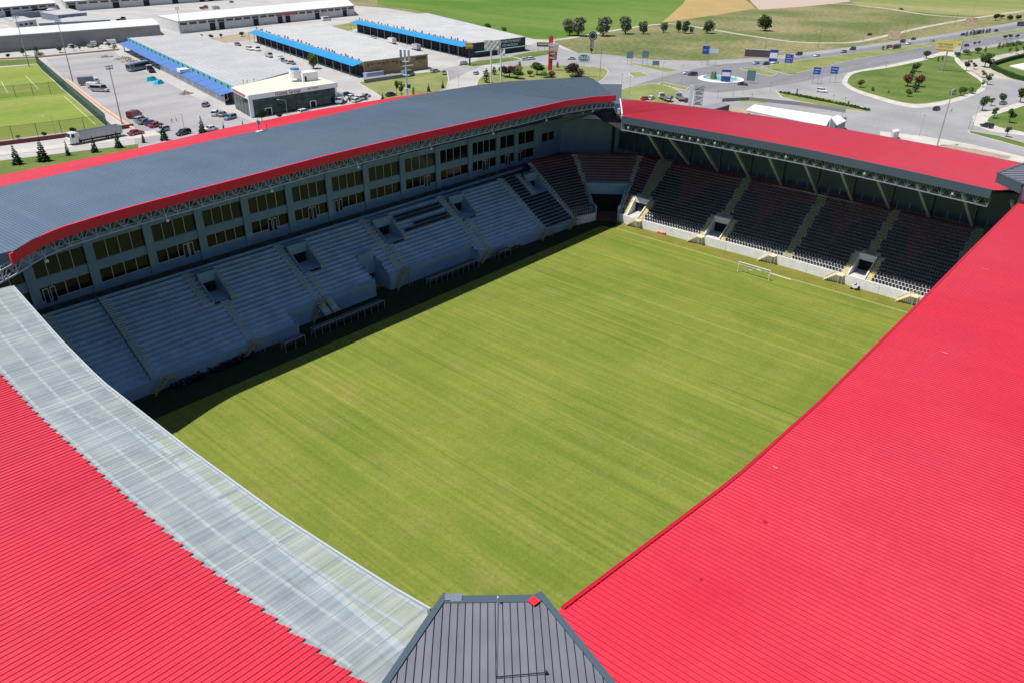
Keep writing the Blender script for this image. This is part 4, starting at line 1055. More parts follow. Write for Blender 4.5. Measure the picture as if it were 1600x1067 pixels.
# roundabout with fountain
rc = G(1126, 124.5); rr = (G(1163, 124.5)-G(1089, 124.5)).length/2*0.93
fo = thing('roundabout_fountain', 'round turquoise fountain basin with white rim and rock fountain on the roundabout', 'fountain', (rc.x, rc.y, 0.07))
mb = MB(); mb.cyl((0, 0, 0), (0, 0, 0.25), rr, n=40); mb.build('rim_paving', M['concw'], fo)
mb = MB()
for i in range(40):
    a = 2*math.pi*i/40; b = 2*math.pi*(i+1)/40; r0 = rr*0.80
    mb.beam((r0*math.cos(a), r0*math.sin(a), 0.45), (r0*math.cos(b), r0*math.sin(b), 0.45), 0.5, 0.45)
mb.build('basin_rim', M['white'], fo)
mb = MB(); mb.cyl((0, 0, 0.252), (0, 0, 0.34), rr*0.79, n=40); mb.build('water', mat('pool_water', (0.10, 0.42, 0.36), 0.08, spec=0.6, c2=(0.25, 0.5, 0.42), scale=0.3), fo)
random.seed(5)
rk = mat('fountain_rock', (0.16, 0.14, 0.09), 0.9, c2=(0.10, 0.16, 0.05), scale=0.6)
for cx_, cy_, s_ in ((-3.4, 3.0, 1.9), (1.8, -0.5, 1.6)):
    mb = MB(); 
    for i in range(5):
        a = Vector((cx_+random.uniform(-1, 1)*s_*0.5, cy_+random.uniform(-1, 1)*s_*0.5, 0.3)); mb.cyl(a, a+Vector((random.uniform(-.5, .5), random.uniform(-.5, .5), s_*random.uniform(1, 2))), s_*0.6, s_*0.2, n=7)
    mb.build('rock', rk, fo)

# ================================================================ BUILDINGS
M['bwhite'] = mat('white_plaster', (0.62, 0.61, 0.60), 0.85, c2=(0.52, 0.51, 0.50), scale=0.3, fine=0.05)
M['bgrey'] = mat('grey_block_wall', (0.30, 0.295, 0.29), 0.9, c2=(0.25, 0.245, 0.24), scale=0.2, stretch=(0.3, 0.3, 1.5), fine=0.06)
M['rwhite'] = mat('white_roof_sheet', (0.72, 0.72, 0.71), 0.6, c2=(0.60, 0.60, 0.60), scale=0.1, fine=0.06, fscale=0.8)
M['rgrey'] = mat('light_grey_roof_sheet', (0.47, 0.47, 0.475), 0.6, c2=(0.40, 0.405, 0.41), scale=0.08, fine=0.08, fscale=0.8, stretch=(1, 1, 1))
M['blue'] = mat('blue_canopy_sheet', (0.02, 0.30, 0.68), 0.45, c2=(0.02, 0.25, 0.60), scale=0.3)
M['blue2'] = mat('mid_blue_canopy_sheet', (0.07, 0.17, 0.46), 0.5, c2=(0.09, 0.19, 0.46), scale=0.2)
M['teal'] = mat('teal_cladding', (0.13, 0.42, 0.44), 0.5)
M['beige'] = mat('beige_brick', (0.36, 0.26, 0.13), 0.9, c2=(0.30, 0.21, 0.10), scale=0.6, fine=0.1)
M['dglass'] = mat('showroom_glass', (0.008, 0.03, 0.035), 0.08, spec=0.35, c2=(0.03, 0.10, 0.10), scale=0.22, stretch=(1, 1, 2.5), mix=(0.45, 0.7))
M['dwin'] = mat('dark_window', (0.05, 0.055, 0.065), 0.3)
M['dopen'] = mat('dark_open_bay', (0.018, 0.02, 0.026), 0.9)
M['navy'] = mat('navy_cladding', (0.012, 0.020, 0.035), 0.5)
M['trim'] = mat('grey_trim', (0.24, 0.245, 0.26), 0.7)

def building(name, label, roof_px, h, wm, rm, over=0.4, rib=0, ribm=None, ribdir=0):
    P_ = [G(x, y, h) for x, y in roof_px]
    a = sum((P_[i].x*P_[(i+1) % len(P_)].y-P_[(i+1) % len(P_)].x*P_[i].y) for i in range(len(P_)))
    if a < 0: P_.reverse()
    c = sum(P_, Vector())/len(P_)
    t = thing(name, label, 'building', (c.x, c.y, 0))
    L_ = [p-Vector((c.x, c.y, 0)) for p in P_]
    mb = MB(); n = len(L_)
    for i in range(n):
        p, q = L_[i], L_[(i+1) % n]; mb.quad((p.x, p.y, 0), (q.x, q.y, 0), (q.x, q.y, h-0.3), (p.x, p.y, h-0.3))
    mb.build('wall', wm, t)
    mb = MB(); O_ = [p*(1+over/max(p.length, 1)) for p in L_]
    lo = [(p.x, p.y, h-0.35) for p in O_]; hi = [(p.x, p.y, h) for p in O_]
    if n == 4: mb.hexa(lo+hi)
    else:
        mb.poly(hi)
        for i in range(n): mb.quad(lo[i], lo[(i+1) % n], hi[(i+1) % n], hi[i])
    r = mb.build('roof', rm, t)
    if rib:
        mb = MB(); A, B, C, D = [O_[(i+ribdir) % 4] for i in range(4)]
        for k in range(1, rib):
            p = A.lerp(B, k/rib); q = D.lerp(C, k/rib)
            mb.beam((p.x, p.y, h+0.05), (q.x, q.y, h+0.05), 0.35, 0.12)
        mb.build('roof_seams', ribm or rm, r, kind='stuff')
    return t, L_, c

def face(t, c, pxa, pxb, h):
    """outward frame of a wall whose top runs between two picture points"""
    a = G(*pxa, h); b = G(*pxb, h); a = Vector((a.x-c.x, a.y-c.y, 0)); b = Vector((b.x-c.x, b.y-c.y, 0))
    e = (b-a); L_ = e.length; e.normalize(); o = Vector((e.y, -e.x, 0))
    if (a+c+o-CAM).length > (a+c-CAM).length: o = -o
    return a, e, o, L_
def panel(mb, F, u0, u1, z0, z1, d0, d1, m=0):
    a, e, o, L_ = F
    p = a+e*u0*L_; q = a+e*u1*L_
    pts = [p+o*d0, q+o*d0, q+o*d1, p+o*d1]
    mb.hexa([(v.x, v.y, z0) for v in pts]+[(v.x, v.y, z1) for v in pts], m)
def on_face(F, t, name, m, u0, u1, z0, z1, d1=0.08, d0=-0.05, parent=None):
    mb = MB(); panel(mb, F, u0, u1, z0, z1, d0, d1); return mb.build(name, m, parent or t)
def text_mesh(txt, size, m, name='lettering', depth=0.03, bold=0.0):
    cu_ = bpy.data.curves.new(name, 'FONT'); cu_.body = txt; cu_.size = size; cu_.extrude = depth; cu_.align_x = 'CENTER'; cu_.align_y = 'CENTER'; cu_.offset = bold
    cu_.resolution_u = 2
    tmp = bpy.data.objects.new(name, cu_); col.objects.link(tmp)
    dg = bpy.context.evaluated_depsgraph_get(); me = bpy.data.meshes.new_from_object(tmp.evaluated_get(dg))
    bpy.data.objects.remove(tmp); bpy.data.curves.remove(cu_)
    me.materials.clear(); me.materials.append(m); return me
def put_text(parent, me, pos, right, normal):
    right = Vector(right).normalized(); normal = Vector(normal).normalized(); u_ = normal.cross(right)
    o = obj('lettering', me, parent); 
    o.matrix_local = Matrix.Translation(Vector(pos)) @ Matrix((right, u_, normal)).transposed().to_4x4(); return o
def face_text(t, F, txt, size, m, u, z, d=0.12, bold=0.0):
    a, e, o, L_ = F
    r = Vector((0, 0, 1)).cross(o); p = a+e*u*L_+o*d
    return put_text(t, text_mesh(txt, size, m, bold=bold), (p.x, p.y, z), r, o)

def shed_face(t, F, n, h, seed, doors, wins=1.0):
    random.seed(seed)
    for i in range(n):
        u0 = (i+0.12)/n; u1 = (i+0.88)/n
        if random.random() < wins: on_face(F, t, 'window', M['dwin'], u0, u1, h*0.66, h*0.84)
        if i in doors: on_face(F, t, 'door', M['dopen'], u0+0.1/n, u1-0.05/n, 0.05, h*0.62)
    on_face(F, t, 'eave_band', M['trim'], 0, 1, h*0.87, h*0.94, 0.12)

t, L_, c = building('warehouse', 'white roofed warehouse cut by the top left corner of the photo', [(-60, 17), (86, 5), (80, -6), (-60, 3)], 7.5, M['bwhite'], M['rwhite'])
shed_face(t, face(t, c, (-60, 17), (86, 5), 7.5), 10, 7.5, 1, (2, 4, 7))
t, L_, c = building('warehouse', 'very long white warehouse with dark bay doors at the top edge of the photo', [(101, 3), (385, -15), (376, -24), (92, -8)], 8, M['bwhite'], M['rwhite'])
shed_face(t, face(t, c, (101, 3), (385, -15), 8), 19, 8, 2, (0, 4, 7, 10, 13, 14, 17))
t, L_, c = building('warehouse', 'long windowless grey block warehouse with a white roof behind the training pitch', [(-60, 61), (249, 39), (238, 29), (-60, 50)], 9.0, M['bgrey'], M['rwhite'], over=0.2)
F = face(t, c, (-60, 61), (249, 39), 9.0)
for k in range(1, 16): on_face(F, t, 'wall_joint', M['trim'], k/16-0.0008, k/16+0.0008, 0.1, 8.5, 0.05)
t, L_, c = building('warehouse', 'white warehouse with big white roof and open dark bays behind the grey roofed hall', [(278, 34), (553, 9), (541, -2), (247, 25)], 8.0, M['bwhite'], M['rwhite'], over=0.2)
F = face(t, c, (278, 34), (553, 9), 8.0)
shed_face(t, F, 22, 8.0, 4, (3, 4, 8, 11, 12, 16, 20), 0.95)
on_face(F, t, 'red_sign', mat('faded_red_sign', (0.45, 0.10, 0.13), 0.6), 0.50, 0.62, 5.6, 7.0, 0.2)
for k, (rp, h, lab) in enumerate(([([(17, 21), (70, 17), (76, 13), (90, 15), (60, 24), (20, 26)][:4]), 4.5, 'low slate grey roofed shed in front of the top left warehouse'],
                        [[(62, 19), (90, 24), (135, 20), (108, 14)], 5.0, 'small blue grey shed with two windows between the white warehouses'],
                        [[(6, 28), (24, 35), (56, 31), (36, 26)], 5.0, 'small pale shed with blue grey end wall at the left edge'],
                        [[(60, 37), (172, 31), (150, 24), (104, 28)], 4.0, 'flat grey annex building right behind the long grey block warehouse'])):
    t, L_, c = building('shed', lab, rp, h, mat('slate_wall', (0.20, 0.23, 0.30), 0.8) if k != 2 else M['bwhite'], M['rgrey'], over=0.3)
    F = face(t, c, rp[1], rp[2], h)
    for i in range(3): on_face(F, t, 'window', M['dwin'], 0.15+0.25*i, 0.3+0.25*i, h*0.4, h*0.7)

# ---- hall P with blue canopy and the glass showroom
hP = 7.0
t, L_, c = building('factory_hall', 'light grey flat roofed hall with teal strip and mid blue canopy beside the parking lot', [(200, 60), (303, 52), (470, 108), (366, 137)], hP, M['bwhite'], M['rgrey'], over=0.05, rib=15, ribm=mat('roof_seam', (0.42, 0.42, 0.44), 0.6), ribdir=0)
a = G(200, 60, hP); b = G(366, 137, hP); e = (b-a).normalized(); o = Vector((e.y, -e.x, 0)); 
if o.x > 0: o = -o
cc = Vector((c.x, c.y, 0))
ca = a-cc; cb = b-cc; ca.z = cb.z = 0
mb = MB()
pts = [ca+o*0.1, cb+o*0.1, cb+o*0.3, ca+o*0.3]
mb.hexa([(p.x, p.y, 5.3) for p in pts]+[(p.x, p.y, 7.3) for p in pts]); clr = mb.build('clerestory_strip', M['teal'], t)
F = (ca, e, o, (cb-ca).length)
for k in range(22): on_face(F, t, 'clerestory_window', M['navy'], 0.02+k*0.0445, 0.03+k*0.0445, 5.7, 6.7, 0.36, 0.28, parent=clr)
n_ = 16
for k in range(n_):
    p = ca.lerp(cb, k/n_); q = ca.lerp(cb, (k+1)/n_-0.002)
    mb = MB(); mb.hexa([(p.x+o.x*.3, p.y+o.y*.3, 5.2), (q.x+o.x*.3, q.y+o.y*.3, 5.2), (q.x+o.x*6, q.y+o.y*6, 4.2), (p.x+o.x*6, p.y+o.y*6, 4.2),
                        (p.x+o.x*.3, p.y+o.y*.3, 5.32), (q.x+o.x*.3, q.y+o.y*.3, 5.32), (q.x+o.x*6, q.y+o.y*6, 4.32), (p.x+o.x*6, p.y+o.y*6, 4.32)])
    mb.build('canopy_sheet', M['blue2'], t)
F2 = (ca+o*4.4, e, o, (cb-ca).length)
on_face(F2, t, 'side_wall', M['bwhite'], 0.45, 0.995, 0.0, 4.3, 0.2)
on_face(F2, t, 'strip_window', M['dopen'], 0.46, 0.99, 3.3, 3.95, 0.26, 0.1)
for k in range(5): on_face(F2, t, 'canopy_post', M['trim'], 0.03+0.09*k, 0.034+0.09*k, 0, 4.2, 0.3)
mb = MB(); p = ca.lerp(cb, 0.66)
mb.hexa([(p.x+o.x*1+e.x*s*2.6, p.y+o.y*1+e.y*s*2.6, 4.9) if j == 0 else (p.x+o.x*5.5+e.x*s*2.6, p.y+o.y*5.5+e.y*s*2.6, 4.9) for s, j in ((-1, 0), (1, 0), (1, 1), (-1, 1))]+
        [(p.x+o.x*1+e.x*s*2.6, p.y+o.y*1+e.y*s*2.6, 6.3) if j == 0 else (p.x+o.x*5.5+e.x*s*2.6, p.y+o.y*5.5+e.y*s*2.6, 6.3) for s, j in ((-1, 0), (1, 0), (1, 1), (-1, 1))])
mb.build('canopy_box', M['white'], t)
for q, hh in ((0.93, 1.7), (0.90, 1.1), (0.85, 0.9)):
    p = G(366+(470-366)*(1-q)*2, 137-(29)*(1-q)*2, hP)-cc
    mb = MB(); mb.cyl((p.x, p.y, 0+hP), (p.x, p.y, hP+hh), 0.09, n=6); mb.cyl((p.x, p.y, hP+hh), (p.x, p.y, hP+hh+0.35), 0.25, n=6); mb.build('roof_vent', M['trim'], t)

hS = 8.6
spx = [(363, 137), (388, 150), (525, 130), (468, 112)]
t, L_, c = building('glass_showroom', 'glass fronted showroom with white frame and cream roof, red lettering on its fascia', spx, hS, M['dglass'], mat('cream_roof', (0.66, 0.60, 0.50), 0.8), over=0.3)
F = face(t, c, spx[1], spx[2], hS)
on_face(F, t, 'fascia', M['white'], -0.01, 1.01, hS-1.75, hS+0.15, 0.5)
on_face(F, t, 'corner_post', M['white'], -0.01, 0.028, 0, hS-1.75, 0.5); on_face(F, t, 'corner_post', M['white'], 0.975, 0.99, 0, hS-1.75, 0.5)
for k in range(1, 12): on_face(F, t, 'mullion', M['navy'], 0.03+k*0.079, 0.033+k*0.079, 0.1, hS-1.75, 0.08)
on_face(F, t, 'transom', M['navy'], 0.03, 0.975, 4.1, 4.3, 0.08)
for u in (0.15, 0.66):
    d_ = on_face(F, t, 'door_frame', M['white'], u, u+0.075, 0.05, 2.9, 0.25); on_face(F, t, 'door_glass', M['black'], u+0.01, u+0.065, 0.1, 2.6, 0.3, 0.2, parent=d_)
red_t = mat('red_letters', (0.30, 0.02, 0.07), 0.5)
face_text(t, F, 'Güneş Group', 2.1, red_t, 0.42, hS-0.85, 0.53, bold=0.03)
face_text(t, F, 'YAPI MARKET', 0.95, red_t, 0.71, hS-0.75, 0.53)
Fs = face(t, c, spx[0], spx[1], hS)
on_face(Fs, t, 'side_fascia', M['white'], 0, 1, hS-1.5, hS+0.12, 0.4)
on_face(Fs, t, 'red_sign_band', mat('red_band', (0.5, 0.03, 0.06), 0.5), 0.05, 0.85, hS-1.1, hS-0.3, 0.45)
for k in range(1, 5): on_face(Fs, t, 'side_mullion', M['navy'], k*0.2-0.006, k*0.2+0.006, 0.1, hS-1.5, 0.06)
px_ = [(457, 117), (474, 124), (505, 119), (488, 111)]
Q_ = [G(x, y, hS+3.6)-Vector((c.x, c.y, 0)) for x, y in ((463, 112), (474, 111.5), (501, 108), (486, 104))]
base = G(474, 129, hS)-Vector((c.x, c.y, 0)); e1 = F[1]; o1 = -F[2]
mb = MB(); pts = [base, base+e1*7.6, base+e1*7.6+o1*5, base+o1*5]
mb.hexa([(p.x, p.y, hS) for p in pts]+[(p.x, p.y, hS+3.6) for p in pts]); rr_ = mb.build('roof_house', M['white'], t)
mb = MB(); p = base+e1*0.9; pts = [p-o1*0.06, p+e1*0.9-o1*0.06, p+e1*0.9+o1*.01, p+o1*.01]; mb.hexa([(v.x, v.y, hS+0.1) for v in pts]+[(v.x, v.y, hS+2.2) for v in pts]); mb.build('door', M['dopen'], rr_)
mb = MB(); p = base-e1*1.0+o1*4.2; mb.cyl((p.x, p.y, hS+1.5), (p.x, p.y, hS+4.6), 2.6, n=16); mb.build('cylinder_wall', M['white'], rr_)
mb = MB(); mb.cyl((p.x, p.y, hS+3.9), (p.x, p.y, hS+5.4), 1.9, n=14); mb.build('blue_tank', mat('blue_tank', (0.06, 0.22, 0.42), 0.5), rr_)

def hall_row(name, label, roof_px, h, canopy_px, wm, nrib):
    t, L_, c = building(name, label, roof_px, h, wm, M['rgrey'], over=0.05, rib=nrib, ribm=M['rwhite'], ribdir=0)
    cc = Vector((c.x, c.y, 0)); a = G(*canopy_px[0], h)-cc; b = G(*canopy_px[1], h)-cc; a.z = b.z = 0
    e = (b-a).normalized(); o = Vector((e.y, -e.x, 0)); 
    if o.x > 0: o = -o
    L2 = (b-a).length; n_ = int(L2/5)
    for k in range(n_):
        p = a.lerp(b, k/n_); q = a.lerp(b, (k+1)/n_-0.001); mb = MB()
        mb.hexa([(p.x-o.x*.3, p.y-o.y*.3, h-.5), (q.x-o.x*.3, q.y-o.y*.3, h-.5), (q.x+o.x*5.2, q.y+o.y*5.2, h-1.9), (p.x+o.x*5.2, p.y+o.y*5.2, h-1.9),
                 (p.x-o.x*.3, p.y-o.y*.3, h-.38), (q.x-o.x*.3, q.y-o.y*.3, h-.38), (q.x+o.x*5.2, q.y+o.y*5.2, h-1.78), (p.x+o.x*5.2, p.y+o.y*5.2, h-1.78)])
        mb.build('canopy_sheet', M['blue'], t)
        F = (a+e*(L2*k/n_), e, o, L2/n_)
        if k % 2 == 0: on_face(F, t, 'canopy_post', M['trim'], 0.0, 0.05, 0, h-1.9, 5.0, 4.8)
        on_face(F, t, 'shop_door', M['dopen'], 0.08, 0.92, 0.05, h-2.6, 0.1)
        mb = MB(); p = a+e*(L2*(k+random.random())/n_)-o*0.6; s_ = random.uniform(0.4, 1.5)
        mb.box(p.x-0.3, p.x+0.3, p.y-0.3, p.y+0.3, h, h+s_); mb.build('roof_unit', M['trim'], t)
    return t, c
random.seed(21)
qr = [(399, 46), (503, 37), (668, 85), (568, 97)]
tq, cq = hall_row('workshop_hall', 'grey roofed workshop row with bright blue canopy and beige brick end wall', qr, 7.6, ((399, 46), (566, 97)), M['beige'], 18)
F = face(tq, cq, qr[3], qr[2], 7.6)
for u, w_, z0, z1 in ((0.05, 0.025, 4.9, 6.4), (0.10, 0.03, 5.6, 6.2), (0.20, 0.05, 5.6, 6.2), (0.29, 0.02, 4.9, 6.3), (0.34, 0.035, 5.7, 6.3), (0.42, 0.05, 5.7, 6.3), (0.49, 0.02, 4.6, 6.3), (0.55, 0.025, 4.7, 6.4), (0.2, 0.06, 2.2, 2.9), (0.85, 0.04, 3.9, 4.5)):
    on_face(F, tq, 'window', M['dwin'], u, u+w_, z0, z1)
on_face(F, tq, 'wide_window', M['dwin'], 0.80, 0.97, 5.2, 6.8)
on_face(F, tq, 'cornice', mat('beige_cornice', (0.42, 0.34, 0.22), 0.8), -0.005, 1.005, 7.1, 7.65, 0.25)
on_face(F, tq, 'entrance_hood', M['white'], 0.56, 0.73, 3.1, 3.4, 1.6)
rr2 = [(557, 31), (668, 21), (821, 58), (736, 68)]
tr, cr_ = hall_row('workshop_hall', 'farthest grey roofed row with bright blue canopy, its end wall navy with white lettering', rr2, 8.2, ((557, 31), (734, 68)), M['navy'], 20)
F = face(tr, cr_, rr2[3], rr2[2], 8.2)
face_text(tr, F, 'OTOMOTİV MARKET', 1.9, M['white'], 0.71, 6.6, 0.15, bold=0.02)
face_text(tr, F, 'OTO MAĞAZASI', 1.9, M['white'], 0.70, 4.5, 0.15, bold=0.02)
on_face(F, tr, 'green_awning', mat('pale_green_awning', (0.25, 0.5, 0.42), 0.6), 0.05, 1.02, 3.0, 3.25, 2.2)
ell = MB()
for k in range(24):
    a = 2*math.pi*k/24; b = 2*math.pi*(k+1)/24
    p = F[0]+F[1]*F[3]*0.27+F[2]*0.2; q = p+F[1]*2.2*math.cos(b)+Vector((0, 0, 5.2+1.5*math.sin(b))); p = p+F[1]*2.2*math.cos(a)+Vector((0, 0, 5.2+1.5*math.sin(a)))
    ell.beam(p, q, 0.3)
ell.build('ring_logo', mat('gold_paint', (0.5, 0.38, 0.12), 0.5), tr)
t, L_, c = building('yard_wall', 'low grey wall around the small yard before the beige brick end wall', [(568, 122), (640, 113), (641, 115), (569, 125)], 1.8, M['trim'], M['trim'], over=0)
t['category'] = 'wall'
mb = MB(); mb.hexa([(0, 0, 0), (11, 0, 0), (11, 3.2, 0), (0, 3.2, 0), (0, 0, 2.4), (11, 0, 2.4), (11, 3.2, 2.4), (0, 3.2, 2.4)])
for k in range(11): mb.box(k+0.1, k+0.4, -0.06, 0, 0.2, 2.2)
g_ = G(573, 123); tag(mb.build('container', mat('lilac_container', (0.36, 0.36, 0.55), 0.6)), 'pale lilac corrugated container against the beige brick wall', 'container')
ct = bpy.data.objects['container']; ct.location = (g_.x, g_.y, 0.04); ct.rotation_euler = (0, 0, math.atan2(F[1].y, F[1].x))

# white event tent / shed behind the end stand
tpx = [(1180, 164), (1298, 182), (1290, 197), (1167, 172)]
t, L_, c = building('white_hall', 'long white roofed hall right behind the red end stand roof', tpx, 5.0, M['bwhite'], mat('bright_white_roof', (0.85, 0.85, 0.85), 0.4), over=0.3)
F = face(t, c, tpx[3], tpx[2], 5.0)
for k in range(14): on_face(F, t, 'window', M['dwin'], 0.02+k*0.07, 0.06+k*0.07, 2.0, 3.8)
t, L_, c = building('glass_kiosk', 'small glass walled kiosk at the right end of the long white hall', [(1299, 184), (1310, 180), (1322, 189), (1308, 196)], 3.6, M['dglass'], M['rwhite'], over=0.1)
t['category'] = 'kiosk'
t, L_, c = building('site_office', 'small grey flat roofed cabin between the tall red sign and the long white hall', [(1090, 168), (1128, 160), (1140, 164), (1105, 174)], 3.0, M['navy'], M['trim'], over=0.2)
t, L_, c = building('gate_booth', 'small white gate booth on the pavement by the right stadium entrance', [(1394, 204), (1402, 202), (1406, 205), (1397, 207)], 3.0, M['bwhite'], M['rwhite'], over=0.2)
t, L_, c = building('monument_plinth', 'white rectangular plinth with dark top inside the hedged garden', [(1578, 103), (1612, 97), (1640, 104), (1600, 109)], 0.8, M['concw'], M['concw'], over=0)
t['category'] = 'plinth'

# ================================================================ FENCES AND WALLS
fm = bpy.data.materials.new('green_fence_net'); fm.use_nodes = True
_b = fm.node_tree.nodes['Principled BSDF']; _b.inputs['Base Color'].default_value = (0.03, 0.10, 0.07, 1); _b.inputs['Alpha'].default_value = 0.62; _b.inputs['Roughness'].default_value = 0.9
fm2 = fm.copy(); fm2.name = 'thin_fence_net'; fm2.node_tree.nodes['Principled BSDF'].inputs['Alpha'].default_value = 0.14
M['fpost'] = mat('green_post', (0.03, 0.08, 0.05), 0.6)
def fence(name, label, px, h, spacing, netm_, postm, cat='fence', z=0.05, pw=0.09):
    P_ = gp(px); t = thing(name, label, cat, (P_[0].x, P_[0].y, z)); o = Vector((P_[0].x, P_[0].y, 0))
    mb = MB()
    for a, b in zip(P_, P_[1:]):
        a = a-o; b = b-o; n_ = Vector((-(b-a).y, (b-a).x, 0)).normalized()*0.02
        mb.hexa([a-n_+Vector((0, 0, .1)), b-n_+Vector((0, 0, .1)), b+n_+Vector((0, 0, .1)), a+n_+Vector((0, 0, .1)), a-n_+Vector((0, 0, h)), b-n_+Vector((0, 0, h)), b+n_+Vector((0, 0, h)), a+n_+Vector((0, 0, h))])
    mb.build('mesh_net', netm_, t)
    pmb = MB(); pmb.cyl((0, 0, 0), (0, 0, h+0.1), pw, n=6); pme_ = pmb.mesh('post', postm)
    for a, b in zip(P_, P_[1:]):
        k = max(1, int((b-a).length/spacing))
        for i in range(k+1): q = a.lerp(b, i/k)-o; obj('post', pme_, t, (q.x, q.y, 0))
    mb = MB()
    for a, b in zip(P_, P_[1:]): mb.beam((a-o)+Vector((0, 0, h)), (b-o)+Vector((0, 0, h)), 0.07)
    mb.build('top_rail', postm, t)
fence('ball_fence', 'tall dark green netting fence between the training pitch and the parking lot', [(58, 100), (66, 110), (106, 146), (168, 200)], 5.2, 3.2, fm, M['fpost'])
fence('ball_fence', 'see-through net fence crossing between the two training pitches', [(-60, 160), (106, 146)], 5.0, 6, fm2, M['fpost'])
fence('ball_fence', 'see-through net fence along the roadside edge of the training pitch', [(-60, 228), (60, 214), (168, 200)], 4.6, 6, fm2, M['fpost'])
area('training_pitch', [(-100, 114), (30, 104), (58, 101), (66, 111), (104, 146), (166, 199), (60, 212), (-100, 234)], 0.08, M['train'])
area('training_pitch_strip', [(-100, 100), (58, 92), (60, 100), (-100, 111)], 0.08, M['lawn'])
for px in ([(-60, 150), (96, 139)], [(60, 102), (97, 140)], [(-60, 166), (100, 151)], [(100, 151), (150, 196)], [(2, 128), (12, 146)], [(40, 119), (60, 140)]):
    P_ = gp(px); mb = MB(); d = (P_[1]-P_[0]).normalized(); n = Vector((-d.y, d.x, 0))*0.09
    mb.quad(*[(v.x, v.y, 0.088) for v in (P_[0]-n, P_[1]-n, P_[1]+n, P_[0]+n)]); mb.build('pitch_line', M['line'], kind='structure')
def wall_run(name, label, px, h, w, m, cat='wall'):
    P_ = gp(px); mb = MB()
    for a, b in zip(P_, P_[1:]):
        d = (b-a).normalized(); mb.beam((a.x, a.y, h/2), (b.x+d.x*w/2, b.y+d.y*w/2, h/2), w, h)
    tag(mb.build(name, m), label, cat)
M['brick'] = mat('brick_red_wall', (0.20, 0.055, 0.045), 0.9, fine=0.15)
M['terra'] = mat('orange_coping', (0.62, 0.40, 0.27), 0.9, fine=0.06)
wall_run('low_wall', 'low dark brick red wall along the roadside edge of the training pitch', [(-60, 236), (60, 221), (120, 213), (208, 200)], 1.4, 0.5, M['brick'])
wall_run('low_wall', 'pale orange coping wall between the fence and the parking lot', [(104, 126), (160, 170), (208, 203), (214, 210)], 0.8, 1.1, M['terra'])
wall_run('low_wall', 'pale roadside wall in front of the long grey block warehouse', [(-60, 97), (60, 91), (186, 79)], 0.9, 0.5, M['terra'])
area('verge', [(-100, 262), (0, 252), (100, 240), (216, 226), (216, 236), (100, 270), (-100, 310)], 0.12, M['lawn'])
area('roadside_pavement', [(-100, 246), (60, 231), (140, 220), (212, 208), (260, 202), (250, 212), (150, 226), (-100, 256)], 0.1, M['pave'])
wall_run('boundary_wall', 'long grey boundary wall between the junction and the long white hall', [(1128, 160), (1170, 158), (1250, 166), (1320, 177)], 1.6, 0.3, M['trim'])
M['hedge'] = mat('clipped_hedge', (0.018, 0.045, 0.015), 0.9, c2=(0.04, 0.085, 0.025), scale=1.2, fine=0.3, fscale=2.5, spec=0.1)

# ================================================================ TREES
lfm = {}
for nm, c1, c2 in (('dark', (0.018, 0.045, 0.02), (0.045, 0.085, 0.035)), ('mid', (0.05, 0.095, 0.03), (0.09, 0.15, 0.045)), ('grey', (0.12, 0.155, 0.095), (0.17, 0.21, 0.13)),
                   ('light', (0.09, 0.14, 0.03), (0.15, 0.20, 0.05)), ('purple', (0.06, 0.035, 0.04), (0.09, 0.055, 0.06)), ('rust', (0.14, 0.05, 0.03), (0.2, 0.08, 0.05)), ('yellow', (0.26, 0.24, 0.05), (0.35, 0.30, 0.07))):
    lfm[nm] = (mat('leaves_'+nm, c1, 0.85, fine=0.25, fscale=1.5, spec=0.15), mat('leaves_pale_'+nm, c2, 0.85, fine=0.25, fscale=1.5, spec=0.15))
M['bark'] = mat('bark', (0.09, 0.065, 0.045), 0.95)
def leafcloud(mb, blobs, n, size, rnd):
    tot = sum(b[3]*b[4]*b[5] for b in blobs)
    for (cx_, cy_, cz_, rx, ry, rz) in blobs:
        k = int(n*rx*ry*rz/tot)+3; tone = rnd.random()
        for _ in range(k):
            th = rnd.uniform(0, 2*math.pi); ph = math.acos(rnd.uniform(-1, 1)); r = rnd.uniform(0.55, 1.08)
            p = Vector((cx_+rx*r*math.sin(ph)*math.cos(th), cy_+ry*r*math.sin(ph)*math.sin(th), cz_+rz*r*math.cos(ph)))
            a = Vector((rnd.gauss(0, 1), rnd.gauss(0, 1), rnd.gauss(0, .6))).normalized(); b = a.cross(Vector((rnd.gauss(0, 1), rnd.gauss(0, 1), rnd.gauss(0, 1)))).normalized()
            s_ = size*rnd.uniform(0.6, 1.3); m = 1 if (rnd.random() < 0.3+0.3*tone) else 0
            mb.quad(p-a*s_-b*s_*0.6, p+a*s_-b*s_*0.6, p+a*s_+b*s_*0.6, p-a*s_+b*s_*0.6, m)
